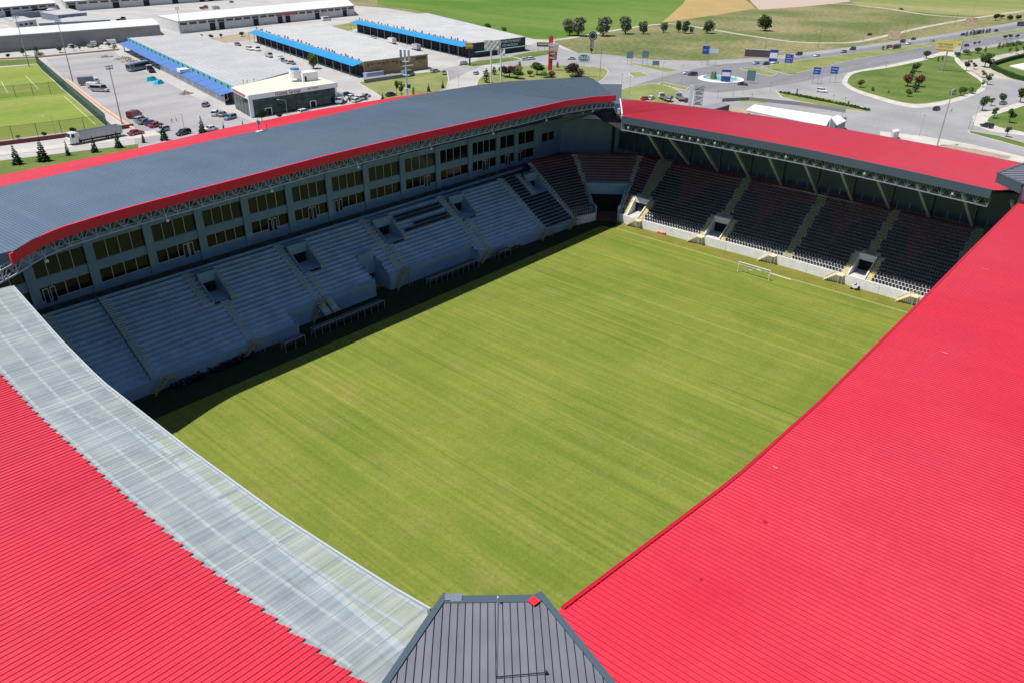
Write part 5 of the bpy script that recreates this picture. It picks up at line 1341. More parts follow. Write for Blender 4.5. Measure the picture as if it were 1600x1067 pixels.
def make_tree(kind, leaf, seed, n=520):
    """unit tree, 1 m high and about 1 m wide at scale 1"""
    rnd = random.Random(seed); mb = MB(); tk = MB()
    if kind == 'conifer':
        tk.cyl((0, 0, 0), (0, 0, 0.9), 0.022, 0.006, n=6)
        for i in range(11):
            z = 0.08+0.085*i; r = 0.25*(1-i/11.5)
            for j in range(int(6+10*(1-i/11))):
                th = rnd.uniform(0, 6.28); L2 = r*rnd.uniform(0.75, 1.15); d = Vector((math.cos(th), math.sin(th), -0.28))
                s_ = Vector((-math.sin(th), math.cos(th), 0))
                a = Vector((0, 0, z)); b = a+d*L2; w_ = 0.035+0.10*r
                mb.quad(a+Vector((0, 0, 0.02)), a+d*L2*0.55-s_*w_, b, a+d*L2*0.55+s_*w_, rnd.random() < 0.3)
                mb.quad(a+d*L2*0.2-Vector((0, 0, 0.01)), a+d*L2*0.6-Vector((0, 0, w_*1.2)), b, a+d*L2*0.6+Vector((0, 0, w_*0.5)), rnd.random() < 0.3)
    elif kind == 'round':
        tk.cyl((0, 0, 0), (0, 0, 0.5), 0.035, 0.02, n=7)
        bl = []
        for i in range(8):
            th = rnd.uniform(0, 6.28); rr_ = rnd.uniform(0.05, 0.26); z = rnd.uniform(0.42, 0.80)
            q = (rr_*math.cos(th), rr_*math.sin(th), z); bl.append((*q, rnd.uniform(.16, .25), rnd.uniform(.16, .25), rnd.uniform(.14, .2)))
            tk.cyl((0, 0, 0.32+0.02*i), q, 0.014, 0.004, n=4, cap=False)
        bl.append((0, 0, 0.6, 0.25, 0.25, 0.28)); leafcloud(mb, bl, int(n*1.7), 0.042, rnd)
    elif kind == 'willow':
        tk.cyl((0, 0, 0), (0, 0, 0.4), 0.05, 0.03, n=7); bl = []
        for i in range(11):
            th = rnd.uniform(0, 6.28); rr_ = rnd.uniform(0.1, 0.42); z = rnd.uniform(0.28, 0.82)
            q = (rr_*math.cos(th), rr_*math.sin(th), z); bl.append((*q, rnd.uniform(.15, .24), rnd.uniform(.15, .24), rnd.uniform(.14, .2)))
            tk.cyl((0, 0, 0.25), q, 0.02, 0.004, n=4, cap=False)
        bl += [(0, 0, 0.38, .36, .36, .26), (0, 0, 0.62, .36, .36, .30)]
        leafcloud(mb, bl, n*2, 0.048, rnd)
    elif kind == 'young':
        tk.cyl((0, 0, 0), (0, 0, 0.6), 0.02, 0.012, n=6); bl = []
        for i in range(6):
            th = rnd.uniform(0, 6.28); rr_ = rnd.uniform(0.02, 0.14); z = rnd.uniform(0.45, 0.88)
            q = (rr_*math.cos(th), rr_*math.sin(th), z); bl.append((*q, rnd.uniform(.10, .17), rnd.uniform(.10, .17), rnd.uniform(.10, .15)))
            tk.cyl((0, 0, 0.35), q, 0.009, 0.003, n=4, cap=False)
        leafcloud(mb, bl, n, 0.034, rnd)
    elif kind == 'column':
        tk.cyl((0, 0, 0), (0, 0, 0.4), 0.03, 0.015, n=6)
        leafcloud(mb, [(0, 0, 0.3, .17, .17, .28), (0.02, 0, 0.6, .14, .14, .26), (0, 0.01, .8, .09, .09, .2)], n//2, 0.032, rnd)
    elif kind == 'shrub':
        tk.cyl((0, 0, 0), (0, 0, 0.4), 0.03, 0.015, n=6)
        bl = [(rnd.uniform(-.25, .25), rnd.uniform(-.25, .25), rnd.uniform(0.3, .65), .28, .28, .28) for _ in range(5)]; leafcloud(mb, bl, n//2, 0.05, rnd)
    return mb.mesh('foliage', list(lfm[leaf])), tk.mesh('trunk', M['bark'])
TREEC = {}
def tree(kind, leaf, base, toppx_y, label, cat='tree', group=None, wide=1.0, z=0.1):
    key = (kind, leaf, len(TREEC) % 3 if (kind, leaf, 0) in TREEC else 0)
    rid = random.randint(0, 2); key = (kind, leaf, rid)
    if key not in TREEC: TREEC[key] = make_tree(kind, leaf, hash((kind == 'x', rid)) % 97+rid*13+len(kind))
    fo_, tr_ = TREEC[key]; b = G(*base); h = max(0.8, H(base, (base[0], toppx_y)))
    nm = {'conifer': 'fir_tree', 'round': 'round_tree', 'willow': 'broad_tree', 'young': 'young_tree', 'column': 'cypress_tree', 'shrub': 'shrub'}[kind]
    t = thing(nm, label, cat, (b.x, b.y, z), random.uniform(0, 6.28), group)
    kx = {'round': 1.25, 'shrub': 1.2, 'column': 1.4, 'young': 1.2, 'conifer': 1.15, 'willow': 1.02}[kind]; h *= 1.04
    t.scale = (h*wide*kx, h*wide*kx, h)
    obj('foliage', fo_, t); obj('trunk', tr_, t)
    return t
random.seed(17)
# firs along the verge beside the main stand
for k, (b, top, w_, lab) in enumerate((((28, 258), 224, .95, 'dark fir farthest left on the grass verge'), ((69, 253), 215, 1.05, 'biggest dark fir on the left verge, second from the photo edge'), ((107, 244), 218, .6, 'thin young fir left of the white lorry'),
    ((149, 239), 213, .9, 'dark fir standing in front of the white lorry'), ((186, 232), 205, .95, 'dark fir at the tail of the white lorry'), ((225, 224), 204, .6, 'narrow fir beside the dark red car on the road'),
    ((257, 220), 192, .95, 'dark fir in front of the silver hatchback'), ((317, 209), 181, .9, 'fir right of the long black car by the red roof edge'), ((350, 204), 190, .6, 'small fir tip just above the red roof near the showroom'), ((380, 200), 186, .5, 'tiny fir tip left of the showroom corner'))):
    tree('conifer', 'dark', b, top, lab, group='firs along the main stand verge', wide=w_)
tree('round', 'dark', (410, 192), 170, 'bushy dark tree in front of the showroom glass, left one', wide=0.8); tree('young', 'dark', (440, 190), 172, 'slim dark tree in front of the middle of the showroom', wide=1)
# willows on the field edge
for k, (x, yb, yt, w_, lf, lab) in enumerate(((890, 56, 31, 0.9, 'grey', 'leftmost grey green tree of the row on the field path'), (903, 57, 29, 0.95, 'grey', 'second grey green tree, touching the leftmost one'), (942, 57, 28, .9, 'grey', 'full round tree just right of the black disc sign'), (977, 54, 27, .8, 'grey', 'round tree in the path row, alone between gaps'),
    (1005, 54, 34, .8, 'grey', 'smaller tree right after the round lone one'), (1037, 52, 36, .75, 'grey', 'small tree in the middle of the path row'), (1060, 51, 33, .6, 'mid', 'narrow darker tree, left of a close trio'), (1070, 53, 34, .75, 'mid', 'middle tree of the close trio on the path'), (1080, 53, 42, .7, 'grey', 'lowest tree of the close trio'),
    (1105, 53, 32, .9, 'grey', 'last broad tree at the right end of the path row'), (1195, 49, 24, 1.0, 'mid', 'single broad dark tree alone in the field'))):
    tree('willow', lf, (x, yb), yt, lab, group='trees on the field edge', wide=w_)
# industrial trees
for (x, yb, yt, kd, lf, w_, lab) in ((37, 88, 76, 'round', 'mid', .9, 'round green street tree before the grey warehouse, left'), (14, 92, 84, 'round', 'mid', .9, 'small street tree near the left photo edge'), (58, 86, 73, 'column', 'dark', 1.2, 'dark upright shrub where the green fence starts'), (64, 90, 80, 'shrub', 'light', 1.2, 'light green bush by the start of the green fence'),
    (94, 83, 72, 'round', 'light', 1., 'street tree at the foot of the tall light pole'), (115, 80, 70, 'round', 'mid', .7, 'thin street tree before the white van'), (126, 80, 71, 'young', 'mid', 1., 'thin street tree right of the white van'), (154, 77, 69, 'round', 'mid', .9, 'small street tree right of the white cab'), (171, 75, 67, 'round', 'mid', .9, 'dark street tree in front of the white box van'), (180, 79, 70, 'shrub', 'light', 1., 'yellow green bush at the canopy start'),
    (315, 61, 54, 'round', 'mid', 1., 'first small round tree behind the grey hall roof'), (330, 62, 54, 'round', 'mid', 1., 'second small round tree behind the grey hall roof'), (346, 60, 53, 'round', 'rust', .9, 'rusty little tree right of two green ones'), (378, 58, 50, 'round', 'mid', 1.2, 'broad bush near the start of the first bright blue canopy'),
    (490, 108, 86, 'willow', 'light', .8, 'loose light green tree between showroom and blue canopy'), (115, 211, 199, 'round', 'dark', .9, 'round dark bush inside the fence above the lorry'), (70, 216, 206, 'round', 'mid', .9, 'bush inside the fence, middle'), (28, 218, 211, 'shrub', 'mid', 1., 'low bush inside the fence, left'),
    (620, 148, 127, 'young', 'light', .7, 'young tree on the lawn left of the tall sign mast'), (628, 152, 128, 'young', 'mid', .8, 'young tree next to the tall sign mast'), (646, 149, 136, 'column', 'dark', .8, 'small cypress right of the sign mast'), (670, 144, 131, 'conifer', 'dark', 1., 'small fir on the lawn edge near the grey roof'), (692, 139, 126, 'conifer', 'dark', .9, 'small fir at the lawn tip by the road'),
    (598, 156, 145, 'conifer', 'dark', 1., 'small fir beside the black car at the red roof end'), (572, 160, 148, 'young', 'mid', .8, 'young tree among the parked white cars'), (547, 164, 153, 'young', 'mid', .8, 'young tree next to the white van at the showroom'),
    (760, 130, 108, 'column', 'dark', 1.1, 'dark cypress left of the white billboard poles'), (772, 118, 104, 'column', 'dark', 1.1, 'dark cypress between the two billboard poles'), (784, 120, 103, 'round', 'mid', .9, 'green tree just right of the billboard'), (796, 122, 103, 'round', 'purple', 1.2, 'purple leaved tree right of the billboard'), (806, 118, 101, 'shrub', 'yellow', 1., 'yellow flowering bush in the sign garden'),
    (808, 124, 108, 'round', 'mid', 1.3, 'broad green bush in front of the yellow one'), (812, 108, 96, 'column', 'dark', 1., 'narrow dark cypress at the garden back, left'), (828, 121, 110, 'round', 'light', 1.1, 'round light green bush mid garden'), (839, 118, 97, 'round', 'mid', 1.1, 'tall dark green tree left of the red sign tower'), (850, 122, 111, 'shrub', 'light', 1.2, 'low light bush before the dark green tree'),
    (862, 122, 110, 'shrub', 'purple', 1.4, 'dark purple bush at the foot of the red sign tower'), (871, 107, 97, 'column', 'dark', 1., 'narrow cypress right of the red sign tower'), (888, 114, 103, 'shrub', 'purple', 1.3, 'dark purple bush left of the oval sign'), (895, 120, 98, 'round', 'purple', 1.0, 'tallest purple tree left of the oval sign pole'), (905, 121, 106, 'shrub', 'purple', 1.4, 'round purple bush touching the oval sign pole'), (893, 123, 114, 'shrub', 'light', 1.2, 'low dry bush under the purple trees')):
    tree(kd, lf, (x, yb), yt, lab, wide=w_, cat='tree' if kd != 'shrub' else 'bush')
# right side greenery
for (x, yb, yt, kd, lf, w_, lab) in ((1344, 138, 124, 'round', 'light', .8, 'small light tree near the left tip of the island'), (1363, 143, 134, 'shrub', 'light', .8, 'small bush right of the island tip tree'), (1388, 146, 139, 'shrub', 'yellow', .8, 'yellowish low bush low on the island'), (1418, 152, 139, 'round', 'light', .9, 'light tree at the lower middle of the island'),
    (1419, 131, 115, 'column', 'mid', 1.2, 'upright green tree left of the rust coloured pair'), (1431, 113, 98, 'round', 'mid', .9, 'dark green tree above the rust coloured pair'), (1424, 121, 105, 'column', 'dark', 1.1, 'dark cypress above the rust coloured pair'), (1417, 136, 117, 'round', 'rust', .9, 'left rust coloured tree of the island'), (1436, 137, 118, 'round', 'rust', .9, 'right rust coloured tree of the island'), (1429, 145, 122, 'column', 'dark', .9, 'blue green fir between the rust trees'),
    (1488, 149, 138, 'shrub', 'light', .9, 'light bush left of the pair at the island edge'), (1500, 151, 136, 'round', 'light', .8, 'light round tree by the right island edge'), (1507, 148, 137, 'round', 'mid', .8, 'small round tree next to the right island edge pair'), (1518, 147, 134, 'shrub', 'light', 1., 'last light bush at the right island edge'), (1447, 92, 79, 'round', 'mid', 1.1, 'lollipop tree between the road and the island'),
    (1465, 97, 89, 'column', 'dark', 1., 'little cypress left of the billboard pole'), (1472, 95, 88, 'column', 'dark', 1., 'little cypress touching the billboard pole'), (1495, 90, 80, 'shrub', 'dark', 1.2, 'dark bush under the right end of the billboard'), (1511, 87, 77, 'shrub', 'mid', 1.4, 'broad bush on the roadside lawn, first'), (1527, 84, 74, 'round', 'mid', 1.3, 'broad bush on the roadside lawn, second'), (1539, 82, 73, 'column', 'mid', 1., 'narrow bush on the roadside lawn'),
    (1560, 77, 67, 'column', 'dark', 1.1, 'dark cypress at the start of the roadside hedge'), (1566, 76, 68, 'column', 'dark', 1.1, 'second dark cypress at the roadside hedge'), (1574, 74, 65, 'shrub', 'mid', 1.3, 'first round bush of the roadside hedge'), (1583, 73, 64, 'shrub', 'mid', 1.3, 'second round bush of the roadside hedge'), (1592, 71, 62, 'shrub', 'mid', 1.3, 'third round bush of the roadside hedge'),
    (1570, 62, 55, 'round', 'mid', 1.2, 'first roadside tree on the verge of the far lanes'), (1578, 61, 54, 'round', 'mid', 1.2, 'second roadside tree on the verge of the far lanes'), (1589, 60, 54, 'round', 'mid', 1.2, 'third roadside tree on the verge of the far lanes'), (1522, 71, 66, 'round', 'mid', 1.2, 'single shrub tree on the kerb near the billboard'), (1529, 70, 65, 'round', 'mid', 1.2, 'paired shrub tree on the kerb near the billboard'),
    (1509, 112, 93, 'young', 'light', 1.1, 'thin street tree right of the billboard pole'), (1521, 109, 98, 'young', 'mid', 1.3, 'young tree on the fork of the side roads'), (1538, 106, 82, 'round', 'mid', .8, 'tall street tree at the hedge garden corner'), (1545, 106, 92, 'young', 'mid', 1.2, 'smaller street tree at the hedge garden corner'), (1535, 122, 110, 'young', 'light', 1.3, 'light street tree on the white pavement, upper'),
    (1542, 133, 114, 'young', 'light', 1.1, 'taller light street tree on the white pavement'), (1535, 137, 125, 'young', 'light', 1.1, 'low light street tree on the white pavement'), (1534, 174, 150, 'round', 'mid', .65, 'dark street tree left of the zebra shadow'), (1548, 166, 153, 'young', 'light', 1.3, 'pale yellow street tree beside the dark one'), (1565, 163, 146, 'round', 'mid', .8, 'street tree standing over the parked grey car'),
    (1552, 186, 168, 'young', 'mid', 1.1, 'street tree at the corner lawn tip'), (1576, 193, 169, 'young', 'mid', 1.0, 'tallest street tree on the corner lawn edge'), (1572, 215, 197, 'young', 'grey', 1.1, 'sparse grey tree on the narrow traffic strip'), (1593, 161, 137, 'round', 'mid', .7, 'street tree cut by the right photo edge'), (1598, 84, 70, 'young', 'light', 1., 'light tree at the right photo edge, top'),
    (1577, 84, 75, 'young', 'light', 1.1, 'light street tree on the forecourt kerb, left'), (1587, 85, 74, 'young', 'light', 1.1, 'light street tree on the forecourt kerb, right'), (1308, 192, 180, 'shrub', 'yellow', .8, 'dry yellow bush beside the glass kiosk'), (1318, 190, 182, 'shrub', 'light', .9, 'small green bush beside the glass kiosk'),
    (1174, 181, 172, 'shrub', 'mid', 1., 'weedy bush at the left end of the long white hall'), (1160, 184, 176, 'shrub', 'light', 1., 'weedy low bush on the bare plot'), (1325, 165, 158, 'column', 'dark', 1., 'small post like cypress on the hedge strip'), (1245, 146, 139, 'column', 'dark', .8, 'small dark plant left of the hedge strip'), (1565, 30, 23, 'round', 'mid', 1.3, 'round tree behind the far road, right'), (1555, 33, 22, 'round', 'dark', 1.1, 'dark tree behind the far road, left of the round one'),
    (1590, 31, 24, 'willow', 'mid', 1.5, 'broad tree mass behind the far road at the edge'), (1578, 32, 24, 'willow', 'mid', 1.3, 'tree in the clump behind the far road'), (762, 47, 37, 'round', 'mid', 1.2, 'small tree on the field edge behind the navy wall'), (788, 52, 43, 'round', 'mid', 1.2, 'second small tree on the field edge behind the navy wall')):
    tree(kd, lf, (x, yb), yt, lab, wide=w_, cat='tree' if kd != 'shrub' else 'bush')
# conical shrubs on the median
ORD = ('first', 'second', 'third', 'fourth', 'fifth', 'sixth', 'seventh', 'eighth', 'ninth')
for k, (x, y) in enumerate(((1379, 79), (1386, 78), (1396, 78), (1399, 77), (1402, 77), (1405, 76), (1510, 57), (1516, 56), (1521, 56), (1525, 55), (1528, 54), (1531, 54), (1535, 53), (1541, 53), (1545, 52))):
    tree('column', 'dark', (x, y), y-7.5, (ORD[k]+' dark cone shrub from the left in the clump by the red car' if k < 6 else ORD[k-6]+' dark cone shrub from the left in the row behind the yellow billboard'), cat='shrub', group='median cones by the red car' if k < 6 else 'median cones by the billboard', wide=1.3)
# hedges
def hedge(label, px, w, h):
    rnd = random.Random(len(label)); P_ = gp(smooth(px, 5)); mb = MB()
    for a, b in zip(P_, P_[1:]):
        d = (b-a).normalized(); mb.beam((a.x, a.y, 0.15+h/2), (b.x+d.x*0.3, b.y+d.y*0.3, 0.15+h/2), w, h)
        for _ in range(int((b-a).length*6)):
            p = a.lerp(b, rnd.random())+Vector((rnd.uniform(-w/2, w/2), rnd.uniform(-w/2, w/2), 0.15+h*rnd.uniform(0.3, 1.05))); s_ = 0.22
            u = Vector((rnd.gauss(0, 1), rnd.gauss(0, 1), rnd.gauss(0, 1))).normalized(); v = u.orthogonal().normalized(); mb.quad(p-u*s_-v*s_, p+u*s_-v*s_, p+u*s_+v*s_, p-u*s_+v*s_)
    tag(mb.build('hedge', M['hedge']), label, 'hedge')
hedge('clipped dark hedge along the upper side of the walled garden', [(1549, 104), (1575, 96), (1600, 90), (1680, 73)], 2.2, 2.0)
hedge('clipped dark hedge curving round the lower side of the walled garden', [(1549, 106), (1556, 111), (1575, 119), (1600, 127), (1690, 143)], 2.2, 2.0)
def low_shrubs(label, px, n, r):
    rnd = random.Random(len(label)+n); P_ = gp(px); tot = (P_[-1]-P_[0]).length; mb = MB()
    for i in range(n):
        t_ = i/(n-1)*(len(P_)-1); j = min(int(t_), len(P_)-2); p = P_[j].lerp(P_[j+1], t_-j)
        q = r*rnd.uniform(0.7, 1.25); mb.cyl((p.x, p.y, 0.1), (p.x, p.y, 0.1+q*0.9), q*0.8, q*0.35, n=7)
        for _ in range(60):
            th = rnd.uniform(0, 6.28); ph = rnd.uniform(0, 1.5); d = Vector((math.cos(th)*math.sin(ph), math.sin(th)*math.sin(ph), math.cos(ph)*0.9)); c_ = Vector((p.x, p.y, 0.15))+d*q
            u = Vector((rnd.gauss(0, 1), rnd.gauss(0, 1), rnd.gauss(0, 1))).normalized(); v = u.orthogonal().normalized(); s_ = 0.2; mb.quad(c_-u*s_-v*s_, c_+u*s_-v*s_, c_+u*s_+v*s_, c_-u*s_+v*s_)
    tag(mb.build('shrub_row', M['hedge']), label, 'shrubs', kind='stuff')
low_shrubs('row of low round shrubs along the narrow strip by the white car', [(1220, 146), (1250, 152), (1275, 157), (1300, 162), (1330, 168), (1356, 174)], 26, 0.95)

# ================================================================ VEHICLES
PC = {}
def paint(nm):
    cs = dict(white=(0.75, 0.75, 0.75), silver=(0.42, 0.44, 0.46), grey=(0.20, 0.21, 0.23), black=(0.015, 0.016, 0.02), navy=(0.02, 0.03, 0.07), red=(0.42, 0.015, 0.03), maroon=(0.18, 0.012, 0.02),
              steelblue=(0.16, 0.24, 0.34), blue=(0.05, 0.15, 0.42), teal=(0.10, 0.28, 0.32), wine=(0.34, 0.03, 0.08))
    if nm not in PC: PC[nm] = mat('car_paint_'+nm, cs[nm], 0.25, spec=0.6, coat=0.6)
    return PC[nm]
M['cglass'] = mat('car_glass', (0.015, 0.02, 0.025), 0.08, spec=0.8); M['tyre'] = mat('tyre_rubber', (0.018, 0.018, 0.018), 0.9)
M['rim'] = mat('wheel_rim', (0.5, 0.5, 0.52), 0.35, metal=0.6); M['lamp'] = mat('lamp_lens', (0.75, 0.75, 0.7), 0.15); M['tail'] = mat('tail_lens', (0.35, 0.01, 0.01), 0.2)
def loft(mb, secs, m=0):
    """closed cross sections along x: each [(y,z)...] same count"""
    k = len(mb.v); n = len(secs[0][1])
    for x, s in secs: mb.v += [(x, y, z) for y, z in s]
    for i in range(len(secs)-1):
        for j in range(n):
            a = k+i*n+j; b = k+i*n+(j+1) % n; mb.f.append((a, b, b+n, a+n)); mb.m.append(m)
    mb.f.append(tuple(k+j for j in reversed(range(n)))); mb.m.append(m)
    mb.f.append(tuple(k+(len(secs)-1)*n+j for j in range(n))); mb.m.append(m)
def ring(w, z0, z1, r=0.12): return [(-w+r, z0), (w-r, z0), (w, z0+r), (w, z1-r), (w-r, z1), (-w+r, z1), (-w, z1-r), (-w, z0+r)]
def mesh_of(fn, name, m): mb = MB(); fn(mb); return mb.mesh(name, m)
WH = {}
def wheel_mesh(r, w):
    if (r, w) not in WH:
        a = MB(); a.cyl((0, -w/2, 0), (0, w/2, 0), r, n=14); b = MB(); b.cyl((0, -w/2-0.01, 0), (0, w/2+0.01, 0), r*0.58, n=10)
        WH[(r, w)] = (a.mesh('wheel', M['tyre']), b.mesh('rim', M['rim']))
    return WH[(r, w)]
VM = {}
def vmesh(kind):
    if kind in VM: return VM[kind]
    B = MB(); Gl = MB(); extra = []
    if kind in ('car', 'hatch', 'suv', 'wagon'):
        L_, W_, hb, ht = dict(car=(4.5, 0.88, 0.92, 1.44), hatch=(4.1, 0.86, 0.92, 1.5), suv=(4.6, 0.93, 1.08, 1.75), wagon=(4.7, 0.88, 0.93, 1.52))[kind]
        l = L_/2; gr = 0.22 if kind != 'suv' else 0.3
        rear = 0.86 if kind == 'car' else 1.0
        loft(B, [(-l, ring(W_*.8, gr+.15, hb-.12)), (-l+.12, ring(W_*.95, gr, hb-.03)), (-l+.8, ring(W_, gr, hb)), (0, ring(W_, gr, hb+.02)), (l-1.1, ring(W_, gr, hb-.02)), (l-.3, ring(W_*.95, gr, hb-.16)), (l, ring(W_*.78, gr+.1, hb-.32))])
        if kind == 'car': s = [(-l+.7, hb-.02), (-l+1.35, ht), (0.35, ht+.02), (l-1.35, hb-.02)]
        else: s = [(-l+.08, hb-.02), (-l+.45, ht-.02), (0.35, ht+.02), (l-1.25, hb-.02)]
        def g(mb, x0, w0, z0, x1, w1, z1, x2, w2, z2, x3, w3, z3):
            pass
        # glasshouse then painted roof
        (xa, za), (xb, zb), (xc, zc), (xd, zd) = s
        Gl.hexa([(xa, -W_*.93, za), (xd, -W_*.93, zd), (xd, W_*.93, zd), (xa, W_*.93, za), (xb, -W_*.74, zb-.05), (xc, -W_*.74, zc-.05), (xc, W_*.74, zc-.05), (xb, W_*.74, zb-.05)])
        rf = MB(); rf.hexa([(xb-.06, -W_*.77, zb-.06), (xc+.06, -W_*.77, zc-.06), (xc+.06, W_*.77, zc-.06), (xb-.06, W_*.77, zb-.06), (xb+.1, -W_*.66, zb+.02), (xc-.1, -W_*.66, zc+.02), (xc-.1, W_*.66, zc+.02), (xb+.1, W_*.66, zb+.02)])
        for sy in (-1, 1):
            for (x0, z0), (x1, z1) in (((xa, za), (xb, zb)), ((xd, zd), (xc, zc)), (((xa+xd)/2-.1, hb), ((xb+xc)/2-.1, zb))):
                rf.beam((x0, sy*W_*.935, z0), (x1, sy*W_*.755, z1-.05), 0.07)
        wr = 0.33 if kind != 'suv' else 0.38; wx = l-.82
        VM[kind] = dict(body=B, glass=Gl, roof=rf, wheels=[(wx, W_-.08, wr), (-wx+.05, W_-.08, wr)], lamps=[(l-.07, W_*.62, hb-.32), ], tails=[(-l+.02, W_*.66, hb-.2)], wr=wr)
    elif kind in ('van', 'minibus'):
        W_, l, ht = (0.98, 2.75, 2.15) if kind == 'van' else (1.05, 3.2, 2.5)
        loft(B, [(-l, ring(W_*.96, .35, ht-.06)), (-l+.1, ring(W_, .3, ht)), (l-1.9, ring(W_, .3, ht)), (l-1.75, ring(W_, .3, ht-.08)), (l-.85, ring(W_*.98, .3, 1.22)), (l-.1, ring(W_*.93, .3, 0.98)), (l, ring(W_*.8, .4, .8))])
        Gl.hexa([(l-1.72, -W_*.9, ht-.22), (l-.9, -W_*.93, 1.27), (l-.9, W_*.93, 1.27), (l-1.72, W_*.9, ht-.22), (l-1.66, -W_*.9, ht-.14), (l-.8, -W_*.93, 1.31), (l-.8, W_*.93, 1.31), (l-1.66, W_*.9, ht-.14)])
        for sy in (-1, 1):
            Gl.box(l-1.9, l-1.2, sy*W_-.015, sy*W_+.015, 1.25, ht-.35)
            if kind == 'minibus': Gl.box(-l+.3, l-2.1, sy*W_-.015, sy*W_+.015, 1.35, ht-.3)
        VM[kind] = dict(body=B, glass=Gl, wheels=[(l-.85, W_-.1, .36), (-l+.95, W_-.1, .36)], lamps=[(l-.04, W_*.7, .78)], tails=[(-l, W_*.85, 1.1)], wr=.36)
    elif kind in ('truck', 'boxtruck', 'lorry', 'flatbed', 'bus'):
        if kind == 'bus':
            l = 5.6; loft(B, [(-l, ring(1.2, .35, 3.0)), (-l+.15, ring(1.25, .3, 3.1)), (l-.25, ring(1.25, .3, 3.1)), (l, ring(1.15, .4, 2.9))])
            for sy in (-1, 1): Gl.box(-l+.4, l-.4, sy*1.25-.02, sy*1.25+.02, 1.5, 2.5)
            Gl.box(l-.06, l+.02, -1.05, 1.05, 1.3, 2.6)
            VM[kind] = dict(body=B, glass=Gl, wheels=[(l-1.5, 1.1, .5), (-l+1.8, 1.1, .5)], lamps=[(l, .9, .8)], tails=[(-l, 1., 1.)], wr=.5)
        else:
            l = dict(truck=3.4, boxtruck=3.6, lorry=7.2, flatbed=3.8)[kind]; cw = 1.1 if kind != 'lorry' else 1.25; ch = 2.3 if kind != 'lorry' else 3.2
            cl = 1.9 if kind != 'lorry' else 2.2
            loft(B, [(l-cl, ring(cw, .5, ch)), (l-.55, ring(cw, .5, ch)), (l-.1, ring(cw*.98, .5, ch*.62)), (l, ring(cw*.94, .55, ch*.56))])
            Gl.hexa([(l-.52, -cw*.85, ch-.25), (l-.10, -cw*.87, ch*.66), (l-.10, cw*.87, ch*.66), (l-.52, cw*.85, ch-.25), (l-.46, -cw*.85, ch-.18), (l-.03, -cw*.87, ch*.68), (l-.03, cw*.87, ch*.68), (l-.46, cw*.85, ch-.18)])
            for sy in (-1, 1): Gl.box(l-1.4, l-.65, sy*cw-.015, sy*cw+.015, ch*.62, ch-.3)
            cg = MB()
            if kind == 'boxtruck': cg.box(-l, l-cl-.12, -1.15, 1.15, .8, 2.9)
            elif kind == 'lorry':
                cg.box(-l, l-cl-.5, -1.25, -1.2, 1.2, 3.1); cg.box(-l, l-cl-.5, 1.2, 1.25, 1.2, 3.1); cg.box(-l, l-cl-.5, -1.25, 1.25, 1.1, 1.2); cg.box(-l, -l+.05, -1.2, 1.2, 1.2, 3.1); cg.box(l-cl-.55, l-cl-.5, -1.2, 1.2, 1.2, 3.1)
                for i in range(9): x = -l+i*(2*l-cl-.5)/8; cg.box(x-.04, x+.04, -1.29, -1.25, 1.1, 3.15); cg.box(x-.04, x+.04, 1.25, 1.29, 1.1, 3.15)
            else:
                cg.box(-l, l-cl-.1, -1.1, 1.1, .85, 1.0); cg.box(-l, l-cl-.1, -1.1, -1.05, 1.0, 1.5); cg.box(-l, l-cl-.1, 1.05, 1.1, 1.0, 1.5); cg.box(l-cl-.15, l-cl-.1, -1.05, 1.05, 1.0, 2.0)
            ch_ = MB(); ch_.box(-l+.1, l-.3, -.5, .5, .45, .85)
            wh = [(l-1.1, cw-.15, .45), (-l+1.2, 1.0, .45)]
            if kind == 'lorry': wh += [(-l+2.5, 1.0, .45), (-l+3.8, 1.0, .45), (l-3.2, 1.0, .45)]
            VM[kind] = dict(body=B, glass=Gl, cargo=cg, chassis=ch_, wheels=wh, lamps=[(l, cw*.75, .8)], tails=[(-l, .9, .9)], wr=.45)
    v = VM[kind]
    for k in ('body', 'glass', 'roof', 'cargo', 'chassis'):
        if k in v: v[k] = v[k].mesh(k, M['white'])
    a = MB(); a.box(-.06, .03, -.16, .16, -.07, .07); v['lm'] = a.mesh('headlight', M['lamp']); a = MB(); a.box(-.03, .05, -.12, .12, -.08, .08); v['tm'] = a.mesh('tail_light', M['tail'])
    return v
def setm(o, m):
    o.material_slots[0].link = 'OBJECT'; o.material_slots[0].material = m
